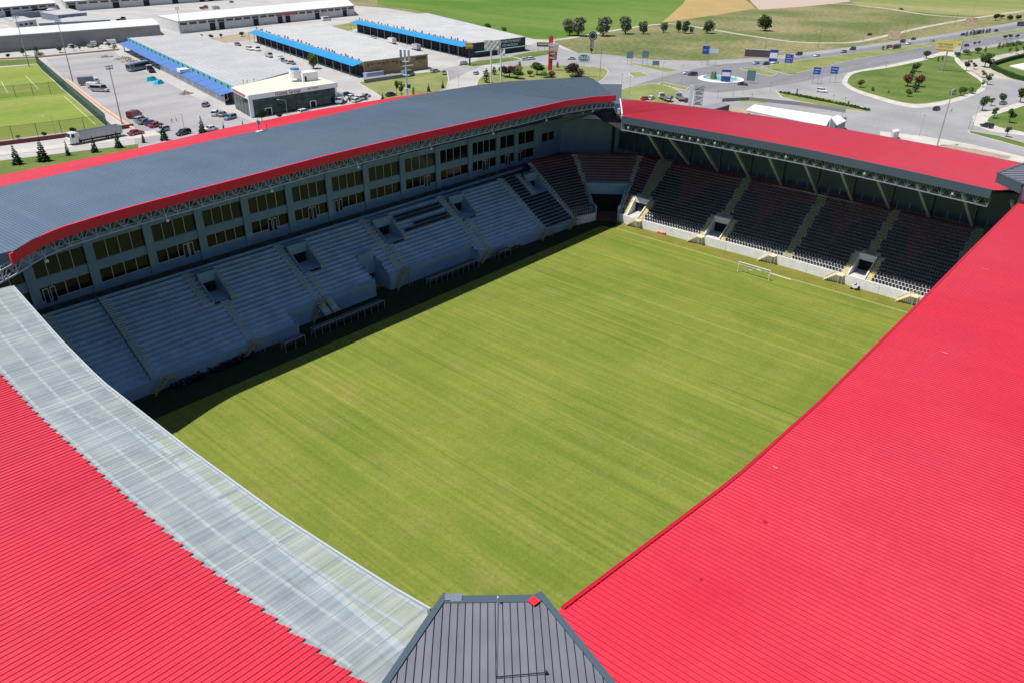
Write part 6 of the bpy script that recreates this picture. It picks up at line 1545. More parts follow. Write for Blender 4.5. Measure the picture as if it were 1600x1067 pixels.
def vehicle(kind, colr, a, b, label, group=None, z=0.078, small=False, cargo='silver', yaw=None, pitch=0, loc=None):
    """a = centre on the ground in the photo, b = a point its nose points to"""
    v = vmesh(kind); p = G(*a); q = G(*b); d = q-p; ang = math.atan2(d.y, d.x)
    nm = {'car': 'parked_car', 'hatch': 'hatchback_car', 'suv': 'off_road_car', 'wagon': 'estate_car', 'van': 'delivery_van', 'minibus': 'minibus', 'truck': 'flatbed_truck', 'flatbed': 'flatbed_truck', 'boxtruck': 'box_truck', 'lorry': 'lorry', 'bus': 'coach_bus'}[kind]
    cat = {'car': 'car', 'hatch': 'car', 'suv': 'car', 'wagon': 'car', 'van': 'van', 'minibus': 'minibus', 'boxtruck': 'truck', 'truck': 'truck', 'flatbed': 'truck', 'lorry': 'lorry', 'bus': 'bus'}[kind]
    if group and 'traffic' in group: nm = nm.replace('parked_', 'saloon_')
    t = thing(nm, label, cat, loc or (p.x, p.y, z), (0, pitch, ang) if pitch else ang, group)
    sf = 1.28 if a[0] < 720 else 1.13
    t.scale = (sf, sf, sf)
    for k, m in (('body', paint(colr)), ('roof', paint(colr)), ('glass', M['cglass']), ('cargo', paint(cargo)), ('chassis', M['gap'])):
        if k in v: setm(obj({'glass': 'windows', 'roof': 'roof'}.get(k, k), v[k], t), m)
    wm, rm_ = wheel_mesh(v['wr'], 0.22)
    for x, y, r in v['wheels']:
        for sy in (-1, 1):
            w = obj('wheel', wm, t, (x, sy*y, r)); obj('rim', rm_, w)
    for x, y, zz in v['lamps']:
        for sy in (-1, 1): obj('headlight', v['lm'], t, (x, sy*y, zz))
    for x, y, zz in v['tails']:
        for sy in (-1, 1): obj('tail_light', v['tm'], t, (x, sy*y, zz))
    return t
V = vehicle
V('boxtruck', 'white', (140, 133), (165, 131), 'truck with long grey box body parked beside the orange coping wall', cargo='grey')
V('van', 'white', (149, 139), (166, 140), 'white van squeezed between the grey box truck and a silver van')
V('minibus', 'silver', (157, 144), (175, 145), 'silver minibus, lowest of the three vehicles by the coping wall')
V('van', 'maroon', (211, 184), (228, 178), 'dark red van first in the row near the coping wall end')
V('wagon', 'silver', (221, 190), (236, 186), 'silver estate car next to the dark red van')
V('car', 'grey', (226, 194), (240, 190), 'grey car between silver estate and dark blue car')
V('car', 'navy', (237, 196), (252, 192), 'dark blue car before the bright red one in the row')
V('car', 'red', (244, 199), (258, 196), 'bright red car, last of the slanted parked row')
V('car', 'wine', (213, 211), (228, 208), 'wine red car driving on the side road below the row')
V('hatch', 'silver', (255, 206), (240, 210), 'silver hatchback half hidden behind a fir on the side road')
V('wagon', 'black', (287, 211), (272, 215), 'long black car on the side road close to the red roof')
V('car', 'white', (329, 205), (318, 207), 'white car behind the fir just above the red roof edge')
V('lorry', 'white', (150, 220), (118, 226), 'white articulated tipper lorry driving along the training pitch wall', cargo='silver')
V('suv', 'white', (337, 181), (345, 174), 'white off-road car left of the showroom pavement')
V('car', 'grey', (348, 182), (356, 176), 'dark grey car between white off-roader and blue grey estate')
V('wagon', 'steelblue', (360, 187), (350, 190), 'blue grey estate car nearest to the showroom corner')
V('hatch', 'grey', (322, 167), (330, 161), 'stripped grey car wreck beside the white hall side wall')
V('bus', 'steelblue', (217, 110), (203, 113), 'grey blue coach parked under the blue canopy of the hall')
V('flatbed', 'white', (236, 113), (227, 104), 'white open truck with raised box next to the coach', cargo='black')
V('truck', 'white', (144, 74), (150, 72), 'white truck cab in front of the grey block warehouse')
V('van', 'white', (172, 70), (160, 71), 'white van at the right end of the grey block warehouse')
V('hatch', 'white', (113, 75), (120, 74), 'small white car by the grey block warehouse, left of the cab')
V('car', 'black', (133, 73), (138, 72), 'small dark car before the grey block warehouse')
V('flatbed', 'black', (190, 34), (200, 32), 'black flatbed truck on the yard between the white warehouses', cargo='black')
V('flatbed', 'red', (319, 15), (332, 13), 'red flatbed truck in front of the longest white warehouse', cargo='maroon')
V('van', 'silver', (338, 15), (350, 14), 'silver van right behind the red flatbed truck')
V('car', 'steelblue', (362, 5), (370, 4), 'blue grey car at the end of the longest white warehouse')
V('hatch', 'grey', (372, 72), (382, 74), 'grey car, topmost in the yard between the two halls')
V('suv', 'white', (391, 79), (401, 81), 'white off-road car in the yard between the halls')
V('van', 'white', (402, 80), (412, 83), 'white van right of the white off-roader between the halls')
V('van', 'silver', (421, 90), (431, 93), 'silver van in the yard, above the white box lorry')
V('boxtruck', 'white', (437, 98), (447, 101), 'white box truck in the yard between the two halls', cargo='white')
V('car', 'silver', (447, 100), (457, 103), 'silver car lowest but one in the yard by the cylinder house')
V('car', 'grey', (456, 101), (466, 103), 'grey car lowest in the yard by the cylinder house')
V('wagon', 'white', (476, 178), (490, 175), 'white car parked before the showroom glass')
V('boxtruck', 'white', (531, 161), (527, 168), 'white box truck at the right corner of the showroom', cargo='silver')
V('car', 'black', (543, 151), (551, 150), 'black car at the back of the crowded little car park')
V('car', 'white', (549, 155), (559, 153), 'white car in the middle of the crowded little car park')
V('hatch', 'white', (557, 160), (567, 157), 'white hatchback near the fence of the crowded little car park')
V('suv', 'white', (566, 157), (575, 155), 'white off-road car at the right of the crowded little car park')
V('car', 'silver', (571, 153), (579, 151), 'silver car at the far right of the crowded little car park')
V('car', 'black', (611, 151), (621, 149), 'single black car where the red roof band ends')
V('minibus', 'teal', (638, 120), (648, 118), 'teal minibus in front of the beige brick wall')
V('wagon', 'silver', (680, 114), (692, 112), 'silver estate car at the right of the beige brick building')
V('car', 'grey', (694, 117), (696, 122), 'grey car pointing down at the lawn corner')
V('van', 'white', (723, 102), (737, 100), 'white van in front of the hanging yellow sign')
V('hatch', 'silver', (744, 117), (755, 112), 'silver hatchback driving toward the sign garden')
V('boxtruck', 'white', (612, 69), (602, 66), 'white box truck between the two bright blue canopies, upper', cargo='white')
V('boxtruck', 'white', (650, 79), (640, 76), 'white box truck between the two bright blue canopies, lower', cargo='silver')
V('car', 'silver', (584, 61), (594, 64), 'silver car behind the beige hall roof')
V('minibus', 'white', (510, 33), (521, 32), 'white minibus in front of the big white warehouse')
V('wagon', 'white', (821, 95), (835, 94), 'white estate car in the market car park, left')
V('wagon', 'white', (830, 94), (842, 93), 'second white estate car in the market car park')
V('car', 'silver', (893, 94), (880, 94), 'silver car on the road left of the oval sign', group='traffic around the junction')
V('hatch', 'white', (1073, 117), (1060, 117), 'white car entering the roundabout side by side with a black one', group='traffic around the junction')
V('suv', 'black', (1082, 119), (1068, 119), 'black off-road car left of the roundabout', group='traffic around the junction')
V('car', 'black', (1160, 134), (1176, 135), 'black car at the lower right rim of the roundabout', group='traffic around the junction')
V('car', 'silver', (1181, 101), (1166, 103), 'silver car waiting below the long dark hoarding', group='traffic around the junction')
V('car', 'black', (1197, 102), (1182, 104), 'black car beside the silver one under the hoarding', group='traffic around the junction')
V('car', 'white', (1211, 100), (1197, 101), 'white car below the blue and white direction sign', group='traffic around the junction')
V('suv', 'black', (1248, 87), (1233, 89), 'black off-road car on the far lanes right of the blue sign', group='traffic on the far lanes')
V('car', 'white', (1276, 89), (1261, 91), 'white car on the far lanes, third from the hoarding', group='traffic on the far lanes')
V('car', 'grey', (1318, 83), (1305, 85), 'grey car on the far lanes beside a black one', group='traffic on the far lanes')
V('suv', 'black', (1332, 79), (1318, 81), 'black off-road car just ahead of the grey one on far lanes', group='traffic on the far lanes')
V('car', 'red', (1390, 75), (1378, 77), 'red car behind the median cone shrubs', group='traffic on the far lanes')
V('suv', 'black', (1410, 67), (1398, 69), 'black off-road car on the far lanes, left of a white car', group='traffic on the far lanes')
V('car', 'white', (1419, 70), (1407, 72), 'white car on the far lanes left of the yellow billboard', group='traffic on the far lanes')
V('car', 'black', (1427, 63), (1415, 65), 'black car on the far lane nearest the yellow billboard', group='traffic on the far lanes')
V('car', 'black', (1504, 56), (1492, 58), 'black car at the top right edge of the yellow billboard', group='traffic on the far lanes')
V('car', 'silver', (1520, 51), (1508, 53), 'silver car behind the median cone row', group='traffic on the far lanes')
V('car', 'black', (1556, 50), (1544, 52), 'black car right of the median cone row', group='traffic on the far lanes')
V('bus', 'navy', (1596, 41), (1580, 43), 'dark blue bus at the right photo edge on the far lanes', group='traffic on the far lanes')
V('car', 'navy', (1510, 73), (1522, 71), 'dark blue car on the near lanes under the billboard edge', group='traffic on the far lanes')
V('hatch', 'silver', (1457, 66), (1470, 64), 'silver car at the left edge of the yellow billboard', group='traffic on the far lanes')
V('car', 'black', (1359, 56), (1372, 54), 'black car alone on the dirt track below the meadow', group='traffic on the far lanes')
V('car', 'black', (1408, 16), (1421, 18), 'black car far up on the second dirt track', group='traffic on the far lanes')
V('suv', 'white', (1284, 145), (1298, 147), 'white off-road car turning left of the big island')
V('hatch', 'black', (1463, 173), (1478, 168), 'black hatchback rounding the big lawn island')
V('suv', 'black', (1541, 200), (1525, 196), 'black off-road car beside the narrow traffic strip')
V('car', 'grey', (1567, 164), (1580, 160), 'grey car parked under a street tree on the pavement')
# tow trucks with wrecks by the red end roof
V('flatbed', 'white', (1037, 157), (1029, 153), 'white tow truck carrying a grey wreck behind the end stand', cargo='grey')
V('flatbed', 'silver', (1062, 157), (1056, 152), 'second tow truck with a dark wreck near the tall frame sign', cargo='grey')
V('hatch', 'grey', (1047, 163), (1060, 155), 'grey wrecked car leaning on the tow truck ramp', pitch=-0.25, loc=(G(1046, 160).x, G(1046, 160).y, 1.2))
V('hatch', 'maroon', (1073, 160), (1080, 152), 'dark red car right of the tow trucks')
V('car', 'red', (1008, 157), (1018, 155), 'red car just above the red end roof, left of tow trucks')
V('hatch', 'white', (1018, 156), (1026, 153), 'white small car between the red car and the tow trucks')
V('truck', 'grey', (268, 58), (262, 60), 'grey truck by the side of the big white warehouse') if False else None

# turquoise tarpaulins, brushwood and pallet heaps
def heap(name, label, px, r, h, m, n, seed, cat, size=0.5):
    rnd = random.Random(seed); c = G(*px); mb = MB()
    for i in range(n):
        a = rnd.uniform(0, 6.28); q = rnd.uniform(0, 1)**.6; p = Vector((c.x+r*q*math.cos(a), c.y+r*0.6*q*math.sin(a), 0.1+h*(1-q)*rnd.uniform(.2, 1)))
        d = Vector((rnd.gauss(0, 1), rnd.gauss(0, 1), rnd.gauss(0, .3))).normalized()*size*rnd.uniform(.5, 1.5); mb.beam(p-d, p+d, size*0.45, size*0.25)
    tag(mb.build(name, m), label, cat, kind='stuff')
wood = mat('old_wood', (0.30, 0.20, 0.13), 0.9, c2=(0.40, 0.30, 0.2), scale=0.5)
heap('timber_heap', 'brown timber heap under the canopy near the blue roof start', (192, 93), 5, 2.0, wood, 80, 2, 'timber')
heap('timber_heap', 'long brown timber stack left of the coach', (203, 97), 5, 1.8, wood, 80, 3, 'timber')
heap('scrap_heap', 'grey brown scrap heap on the parking lot corner', (165, 90), 4.5, 1.2, mat('scrap', (0.2, 0.15, 0.14), 0.9, c2=(0.35, 0.28, 0.25), scale=0.5), 60, 4, 'scrap heap')
heap('sack_stack', 'pale sacks and stones stacked below the blue canopy', (290, 148), 3.6, 2.0, mat('pale_sacks', (0.45, 0.36, 0.26), 0.9), 70, 5, 'stack')
heap('rubble', 'stone and scrap clutter in the yard before the beige wall', (612, 119), 6, 1.2, mat('rubble', (0.38, 0.32, 0.30), 0.9), 80, 6, 'rubble')
tarp = mat('turquoise_tarp', (0.02, 0.48, 0.60), 0.6)
for k, (px, s_) in enumerate((((236, 127), 3.2), ((248, 132), 3.6))):
    c = G(*px); rnd = random.Random(k); mb = MB(); n = 10; pts = []
    for i in range(n):
        a = 2*math.pi*i/n; r = s_*rnd.uniform(.75, 1.1); pts.append(Vector((r*math.cos(a), r*.55*math.sin(a), 0.0)))
    for i in range(n):
        a, b = pts[i], pts[(i+1) % n]; up1 = a*0.6+Vector((0, 0, 1.5+rnd.uniform(-.3, .4))); up2 = b*0.6+Vector((0, 0, 1.5))
        mb.quad(a, b, up2, up1); mb.tri(up1, up2, Vector((0, 0, 1.9)))
    tag(mb.build('tarpaulin', tarp), ('turquoise tarpaulin over a pile, left one', 'larger turquoise tarpaulin over a pile, right one')[k], 'tarpaulin'); 
    o = [x for x in col.objects if x.name.startswith('tarpaulin')][-1]; o.location = (c.x, c.y, 0.08)

# ================================================================ POLES, LAMPS AND SIGNS
M['galv'] = mat('galvanised', (0.36, 0.38, 0.40), 0.45, metal=0.3)
M['sblue'] = mat('road_sign_blue', (0.01, 0.07, 0.36), 0.5); M['sdark'] = mat('sign_back', (0.14, 0.20, 0.25), 0.6)
def mast(base, top, label, heads=4):
    b = G(*base); h = H(base, top); t = thing('floodlight_mast', label, 'light mast', (b.x, b.y, 0.07), group='tall floodlight masts')
    mb = MB(); mb.cyl((0, 0, 0), (0, 0, h), 0.28, 0.14, n=8); mb.build('pole', M['galv'], t)
    mb = MB(); mb.beam((-1.2, 0, h), (1.2, 0, h), 0.15); mb.beam((-1.2, 0, h-0.9), (1.2, 0, h-0.9), 0.12); mb.build('bracket', M['galv'], t)
    for i in range(heads):
        mb = MB(); x = -1.1+2.2*i/(heads-1)
        for zz in (h, h-.9): mb.box(x-.27, x+.27, -.25, .05, zz-.1, zz+.5)
        mb.build('lamp_head', M['steel'], t)
mast((191, 195), (172, 105), 'tall floodlight mast in the parking lot beside the coping wall')
mast((114, 128), (92, 33), 'tallest floodlight mast, rising past the long grey warehouse')
mast((46, 106), (32, 26), 'floodlight mast at the corner of the training pitch, upper left', 3)
mast((1464, 229), (1487, 142), 'tall tapered light mast right behind the red end roof', 3)
mast((285, 60), (286, 13), 'light mast standing in front of the big white warehouse', 3)
def pole(base, top, label, arm=0.0, r=0.09, cat='street lamp', name='street_lamp', dirn=(0, 1), m=None, group=None, head=True):
    b = G(*base); h = H(base, top); t = thing(name, label, cat, (b.x, b.y, 0.07), group=group)
    mb = MB(); mb.cyl((0, 0, 0), (0, 0, h), r, r*.6, n=7); mb.build('pole', m or M['galv'], t)
    if arm:
        d = Vector((dirn[0], dirn[1], 0)).normalized(); mb = MB(); mb.beam((0, 0, h), tuple(d*arm+Vector((0, 0, h+.3))), .09); mb.build('arm', m or M['galv'], t)
        mb = MB(); a = d*arm+Vector((0, 0, h+.3)); mb.beam(tuple(a), tuple(a+d*.9), .3, .12); mb.build('lamp_head', M['frame'], t)
    elif head:
        mb = MB(); mb.box(-.25, .25, -.15, .15, h-.1, h+.12); mb.build('lamp_head', M['steeld'], t)
    return t, h
lamps = [((88, 213), (69, 183), 'slanting lit lamp inside the training pitch, near the road', 2, (-1, .3)), ((449, 180), (439, 158), 'lamp with curved arm in front of the showroom glass', 2.5, (-1, 1)), ((289, 207), (281, 180), 'dark lamp post in the middle of the parking lot', .8, (-1, .2)),
         ((717, 137), (714, 121), 'short T topped post by the grey roof', 0, None), ((969, 160), (967, 117), 'thin pole on the lawn by the pale corner wall', 0, None), ((983, 150), (981, 120), 'thin pole right of the pale corner wall', 0, None),
         ((937, 122), (940, 78), 'dark utility post left of the junction lawn', 0, None), ((1004, 101), (1006, 64), 'white lamp post above the junction, left', 0, None), ((1034, 130), (1035, 98), 'lamp post left of the roundabout, near the divider', 0, None), ((1064, 135), (1064, 104), 'thin lamp post at the roundabout entry', 0, None),
         ((1145, 152), (1148, 121), 'pole below the roundabout, left of a pair', 0, None), ((1160, 149), (1161, 113), 'pole below the roundabout, right of a pair', 0, None), ((1203, 145), (1204, 130), 'short post at the grass triangle', 0, None), ((1282, 134), (1287, 106), 'lamp post between the two blue signs', 0, None),
         ((1195, 81), (1196, 59), 'dark utility pole behind the long hoarding', 0, None), ((1278, 76), (1280, 47), 'dark utility pole on the meadow edge', 0, None), ((1348, 65), (1351, 39), 'dark utility pole by the dirt track, second', 0, None), ((1414, 55), (1418, 30), 'dark utility pole by the dirt track, third', 0, None),
         ((1491, 43), (1493, 21), 'dark utility pole by the dirt track, fourth', 0, None), ((1519, 27), (1522, 2), 'tall far utility pole near the top right', 0, None), ((1078, 31), (1079, 17), 'small far pole on the ripe field edge', 0, None), ((1185, 22), (1186, 9), 'small far pole by the pink yard', 0, None),
         ((1436, 214), (1441, 180), 'thin street lamp left of the tall tapered mast', 0, None), ((1518, 204), (1527, 168), 'thin street lamp at the tip of the traffic strip', 0, None), ((1513, 202), (1515, 192), 'short dark post at the tip of the traffic strip', 0, None), ((1298, 176), (1302, 150), 'thin lamp post left above the white hall roof', 0, None),
         ((1315, 184), (1320, 153), 'thin lamp post at the right end of the white hall', 0, None), ((1384, 108), (1384, 98), 'short traffic post on the island kerb', 0, None), ((1121, 155), (1123, 143), 'traffic signal post with round head below the roundabout', 0, None), ((1174, 158), (1176, 148), 'thin dark cypress like post on the triangle', 0, None)]
for b_, t_, lab, arm, dn in lamps: pole(b_, t_, lab, arm, dirn=dn or (0, 1), m=M['steeld'] if 'dark' in lab else None, r=0.13 if 'utility' in lab else 0.09)

def sign_board(name, label, cat, base, z0px, w, hgt, fm_, parts=None, posts=(0.0,), pr=0.12, pm_=None, face_to=None, depth=0.25, z0=None):
    """board on posts, facing the camera side; base = foot point, z0px = picture point of the board's lower edge"""
    b = G(*base); d = Vector((CAM.x-b.x, CAM.y-b.y, 0)).normalized() if face_to is None else Vector((face_to[0], face_to[1], 0)).normalized()
    r = Vector((0, 0, 1)).cross(d); t = thing(name, label, cat, (b.x, b.y, 0.07), math.atan2(r.y, r.x))
    lz = z0 if z0 is not None else H(base, z0px)
    for p in posts:
        mb = MB(); mb.cyl((p, 0, 0), (p, 0, lz+0.2), pr, n=8); mb.build('post', pm_ or M['galv'], t)
    mb = MB(); mb.box(-w/2, w/2, 0.0, depth, lz, lz+hgt); mb.build('board', fm_, t)
    return t, lz
def sub(t, name, x0, x1, z0, z1, m, y=-0.03, th=0.03):
    mb = MB(); mb.box(x0, x1, y-th, y+th*0.5, z0, z1); return mb.build(name, m, t)
def sub_text(t, txt, size, m, x, z, y=-0.07, bold=0.0):
    return put_text(t, text_mesh(txt, size, m, depth=0.02, bold=bold), (x, y, z), (1, 0, 0), (0, -1, 0))
gtx = mat('green_print', (0.16, 0.28, 0.10), 0.6); ltx = mat('grey_print', (0.4, 0.4, 0.42), 0.6)
# yellow billboard
t, lz = sign_board('billboard', 'big yellow billboard with a man in white and green text, on one pole', 'billboard', (1472, 112), (1479, 81), 12.5, 5.6, mat('billboard_yellow', (0.72, 0.60, 0.16), 0.6, c2=(0.70, 0.50, 0.2), scale=0.4), pr=0.4)
sub(t, 'lower_stripe', -6.2, 2.4, lz+0.1, lz+0.5, mat('orange_stripe', (0.7, 0.35, 0.12), 0.6)); sub(t, 'brown_curve', -6.2, 2.4, lz+0.55, lz+0.8, mat('brown_stripe', (0.4, 0.2, 0.12), 0.6))
sub_text(t, 'YENİ YERİNDE', 1.1, gtx, -2.0, lz+3.6); sub_text(t, 'HİZMETİNİZDE', 1.0, ltx, -1.6, lz+2.3)
mb = MB(); mb.poly([(2.6, -0.08, lz+0.05), (6.1, -0.08, lz+0.05), (6.1, -0.08, lz+2.6), (5.3, -0.08, lz+3.3), (4.1, -0.08, lz+3.2), (3.0, -0.08, lz+1.9)]); mb.build('printed_shirt', mat('printed_white', (0.7, 0.73, 0.76), 0.6), t)
mb = MB(); mb.poly([(4.7+0.55*math.cos(k*math.pi/6), -0.09, lz+4.0+0.75*math.sin(k*math.pi/6)) for k in range(12)][::-1]); mb.build('printed_face', mat('printed_skin', (0.55, 0.33, 0.2), 0.6), t)
sub(t, 'side_frame', 6.15, 6.4, lz-.1, lz+5.7, M['steeld'], y=0.1, th=0.2)
# loose white cloth billboard on two poles
t, lz = sign_board('cloth_billboard', 'blank white cloth billboard on two poles, its torn sheet sagging to the right', 'billboard', (768, 131), (768, 79), 7.0, 4.4, mat('aluminium_frame', (0.55, 0.57, 0.58), 0.5), posts=(-0.2, 4.6), pr=0.35, pm_=mat('pale_pole', (0.66, 0.72, 0.72), 0.5))
mb = MB(); rnd = random.Random(4); clo = mat('dirty_white_cloth', (0.62, 0.62, 0.60), 0.85, c2=(0.42, 0.42, 0.40), scale=0.5)
n_ = 8
for i in range(n_):
    for j in range(n_):
        def P__(a, b): x = -3.4+7.0*a/n_; zz = lz+4.3-4.2*b/n_; return (x, -0.12-0.25*math.sin(a*1.3+b*0.7)**2, zz-0.25*math.sin(a*0.8)*b/n_)
        mb.quad(P__(i, j), P__(i, j+1), P__(i+1, j+1), P__(i+1, j))
mb.build('sheet', clo, t)
mb = MB()
for i in range(5):
    for j in range(5):
        def P__(a, b): return (2.9+3.6*a/5, -0.2-0.3*math.sin(a+b), lz+1.5-0.9*a/5-3.4*b/5)
        mb.quad(P__(i, j), P__(i, j+1), P__(i+1, j+1), P__(i+1, j))
mb.build('torn_sheet', clo, t)
mb = MB(); mb.box(3.55, 4.5, 0.0, 0.35, lz+0.2, lz+4.3); mb.build('end_frame', mat('frame_grey', (0.5, 0.52, 0.54), 0.5), t)
# oval sign
t, lz = sign_board('oval_sign', 'white sign board with blue oval reading OLCA on one pole', 'sign', (911, 121), (911, 98), 6.2, 4.2, M['white'], pr=0.22, pm_=mat('pale_pole2', (0.66, 0.7, 0.7), 0.5), depth=0.5)
mb = MB(); mb.poly([(2.9*math.cos(k*math.pi/16)-0.1, -0.05, lz+2.1+1.7*math.sin(k*math.pi/16)) for k in range(32)]); mb.build('oval', mat('oval_blue', (0.04, 0.25, 0.40), 0.5), t)
mb = MB()
for k in range(32):
    a = k*math.pi/16; b = (k+1)*math.pi/16; mb.beam((2.75*math.cos(a)-.1, -.07, lz+2.1+1.55*math.sin(a)), (2.75*math.cos(b)-.1, -.07, lz+2.1+1.55*math.sin(b)), 0.1)
mb.build('oval_line', M['white'], t)
sub_text(t, 'OLCA', 1.9, M['white'], -0.1, lz+2.1, y=-0.12, bold=0.05)
# red tower sign
t, lz = sign_board('sign_tower', 'tall red shop sign tower with stacked panels of pink and yellow', 'sign', (860, 111), (861, 93), 3.2, 8.0, mat('tower_red', (0.42, 0.02, 0.05), 0.5), posts=(), z0=0.2)
hT = H((860, 111), (862, 56)); bpy.data.objects.remove([o for o in t.children if o.name.startswith('board')][0])
red_ = mat('tower_red_paint', (0.55, 0.04, 0.05), 0.5)
mb = MB(); mb.box(-1.3, 0.9, 0, 1.0, 0, hT*0.97); mb.build('tower_body', red_, t)
mb = MB(); mb.box(-0.3, 0.0, -0.1, 0.9, hT*0.8, hT*1.03); mb.box(0.3, 0.6, -0.1, 0.9, hT*0.8, hT); mb.build('tower_tips', mat('tower_orange', (0.62, 0.14, 0.06), 0.5), t)
for z0, z1, w0, w1, m_, tx in ((0.66, 0.78, -1.0, 4.0, (0.7, 0.55, 0.68), 'MARKET'), (0.55, 0.65, -0.9, 3.6, (0.65, 0.42, 0.22), 'OTO'), (0.43, 0.54, -1.0, 3.2, (0.32, 0.02, 0.09), 'AVM'), (0.31, 0.42, -1.0, 3.2, (0.34, 0.02, 0.08), 'PARK')):
    mb = MB(); mb.box(w0, w1, -0.6, -0.1, hT*z0, hT*z1); mb.build('sign_panel', mat('panel_'+tx.lower(), m_, 0.5), t)
    sub_text(t, tx, (z1-z0)*hT*0.7, M['white'], (w0+w1)/2-.2, hT*(z0+z1)/2, y=-0.66, bold=0.03)
# black round sign
t, lz = sign_board('disc_sign', 'tall black sign with a round disc on top and a chain of curls below', 'sign', (924, 84), (925, 80), 1.6, 1.0, M['gap'], z0=1.2, pr=0.2, pm_=M['gap'])
hD = H((924, 84), (927, 50))
mb = MB(); mb.cyl((0.3, -0.1, hD-2.6), (0.3, 0.3, hD-2.6), 2.6, n=24); mb.build('disc', M['navy'], t)
mb = MB(); 
for k in range(24):
    a = k*math.pi/12; b = (k+1)*math.pi/12; mb.beam((.3+1.9*math.cos(a), -.14, hD-2.6+1.9*math.sin(a)), (.3+1.9*math.cos(b), -.14, hD-2.6+1.9*math.sin(b)), 0.15)
mb.build('disc_ring', M['frame'], t)
mb = MB(); mb.box(-1.0, 1.0, 0, 0.3, 2.0, hD-4.2); mb.build('curl_panel', M['navy'], t)
for k in range(5):
    mb = MB()
    for q in range(9):
        a = -1.4+q*math.pi/6; b = a+math.pi/6; zc = 3.0+k*(hD-7.5)/4.5
        mb.beam((.6*math.cos(a), -.05, zc+.6*math.sin(a)), (.6*math.cos(b), -.05, zc+.6*math.sin(b)), 0.2)
    mb.build('curl', M['frame'], t)
# hanging yellow market sign
t, lz = sign_board('market_sign', 'yellow box sign on a thick dark post before the navy end wall', 'sign', (734, 103), (736, 77), 4.6, 3.0, mat('amber_sign', (0.50, 0.32, 0.07), 0.5, c2=(0.35, 0.22, 0.05), scale=1), pr=0.45, pm_=M['navy'], depth=1.2)
sub(t, 'dark_side', 1.7, 2.4, lz, lz+2.9, mat('brown_side', (0.08, 0.05, 0.03), 0.6), y=-0.05); sub_text(t, 'Market', 1.6, mat('gold_letters', (0.75, 0.6, 0.25), 0.5), -0.4, lz+1.5, bold=0.04)
# direction signs
def dsign(name, label, base, z0px, w, h, m_, lines=2, posts=None, cat='road sign', group=None):
    t, lz = sign_board(name, label, cat, base, z0px, w, h, m_, posts=posts or (-w*0.35, w*0.35), pr=0.1, depth=0.08)
    for k in range(lines):
        zz = lz+h*(k+0.8)/(lines+0.6); sub(t, 'text_line', -w*0.36, w*(0.1+0.22*(k % 2)), zz-0.1, zz+0.1, M['white'], y=-0.03, th=0.02)
        mb = MB(); mb.tri((w*.34, -0.06, zz-.2), (w*.44, -0.06, zz), (w*.34, -0.06, zz+.2)); mb.build('arrow', M['white'], t)
    return t
dsign('direction_sign', 'blue direction sign at the junction, left of a matching one', (1273, 132), (1275, 117), 3.6, 3.4, M['sblue'])
dsign('direction_sign', 'blue direction sign at the junction, right one of the pair', (1300, 130), (1301, 116), 3.6, 3.4, M['sblue'])
dsign('direction_sign', 'blue sign with white lines on the median, right of the white centred one', (1229, 116), (1229, 99), 4.2, 4.4, M['sblue'], 3)
t = dsign('direction_sign', 'tall blue and white sign among waiting cars near the hoarding', (1205, 110), (1205, 97), 4.4, 6.2, M['sblue'], 0); lz = H((1205, 110), (1205, 97)); sub(t, 'white_field', -2.0, 2.0, lz+1.7, lz+4.6, M['white'])
t = dsign('direction_sign', 'blue and white notice board standing on the roundabout', (1133, 130), (1133, 128), 4.6, 5.6, M['sblue'], 0); lz = H((1133, 130), (1133, 128)); sub(t, 'white_field', -2.0, 2.0, lz+2.6, lz+4.4, M['white']); sub(t, 'red_line', -2.0, 2.0, lz+2.0, lz+2.6, mat('dull_red_print', (0.4, 0.1, 0.12), 0.6))
dsign('direction_sign', 'grey backed sign right of the roundabout with three slats', (1172, 131), (1173, 127), 4.2, 5.0, M['sdark'], 0, posts=(-1.5, 0, 1.5))
dsign('direction_sign', 'grey blue sign back on the road edge left of the junction', (983, 102), (983, 92), 3.6, 3.6, M['sdark'], 0)
dsign('direction_sign', 'grey blue sign back, second from left above the junction', (1007, 104), (1007, 91), 3.6, 3.6, M['sdark'], 0)
dsign('direction_sign', 'small grey slatted sign back above the divider lawn', (1024, 108), (1024, 103), 3.8, 2.4, M['sdark'], 0)
dsign('direction_sign', 'blue sign on twin tall posts above the roundabout, left', (1100, 103), (1093, 85), 3.8, 4.4, M['sblue'], 1)
dsign('direction_sign', 'pale sign on twin tall posts above the roundabout, right', (1112, 103), (1118, 84), 5.6, 2.4, mat('pale_board', (0.6, 0.66, 0.68), 0.5), 0)
t, lz = sign_board('hoarding', 'long dark hoarding with white top edge beside the junction', 'billboard', (1188, 92), (1188, 90), 19, 4.2, mat('dark_hoarding', (0.07, 0.06, 0.06), 0.6, c2=(0.14, 0.05, 0.07), scale=0.12), posts=(-8, -3, 3, 8), z0=0.6)
sub(t, 'top_edge', -9.5, 9.5, lz+4.15, lz+4.5, M['white'])
t, lz = sign_board('billboard', 'small cream billboard with faint red print by the dirt track', 'billboard', (1395, 63), (1395, 60), 8.0, 5.0, mat('cream_print', (0.62, 0.50, 0.38), 0.6, c2=(0.55, 0.33, 0.25), scale=0.5), posts=(-3, 3), z0=1.0)
t, lz = sign_board('billboard', 'small red striped billboard on two posts far right', 'billboard', (1514, 47), (1514, 38), 8.0, 4.6, mat('red_stripe_print', (0.5, 0.15, 0.13), 0.6, c2=(0.6, 0.5, 0.4), scale=0.5), posts=(-3.4, 3.4))
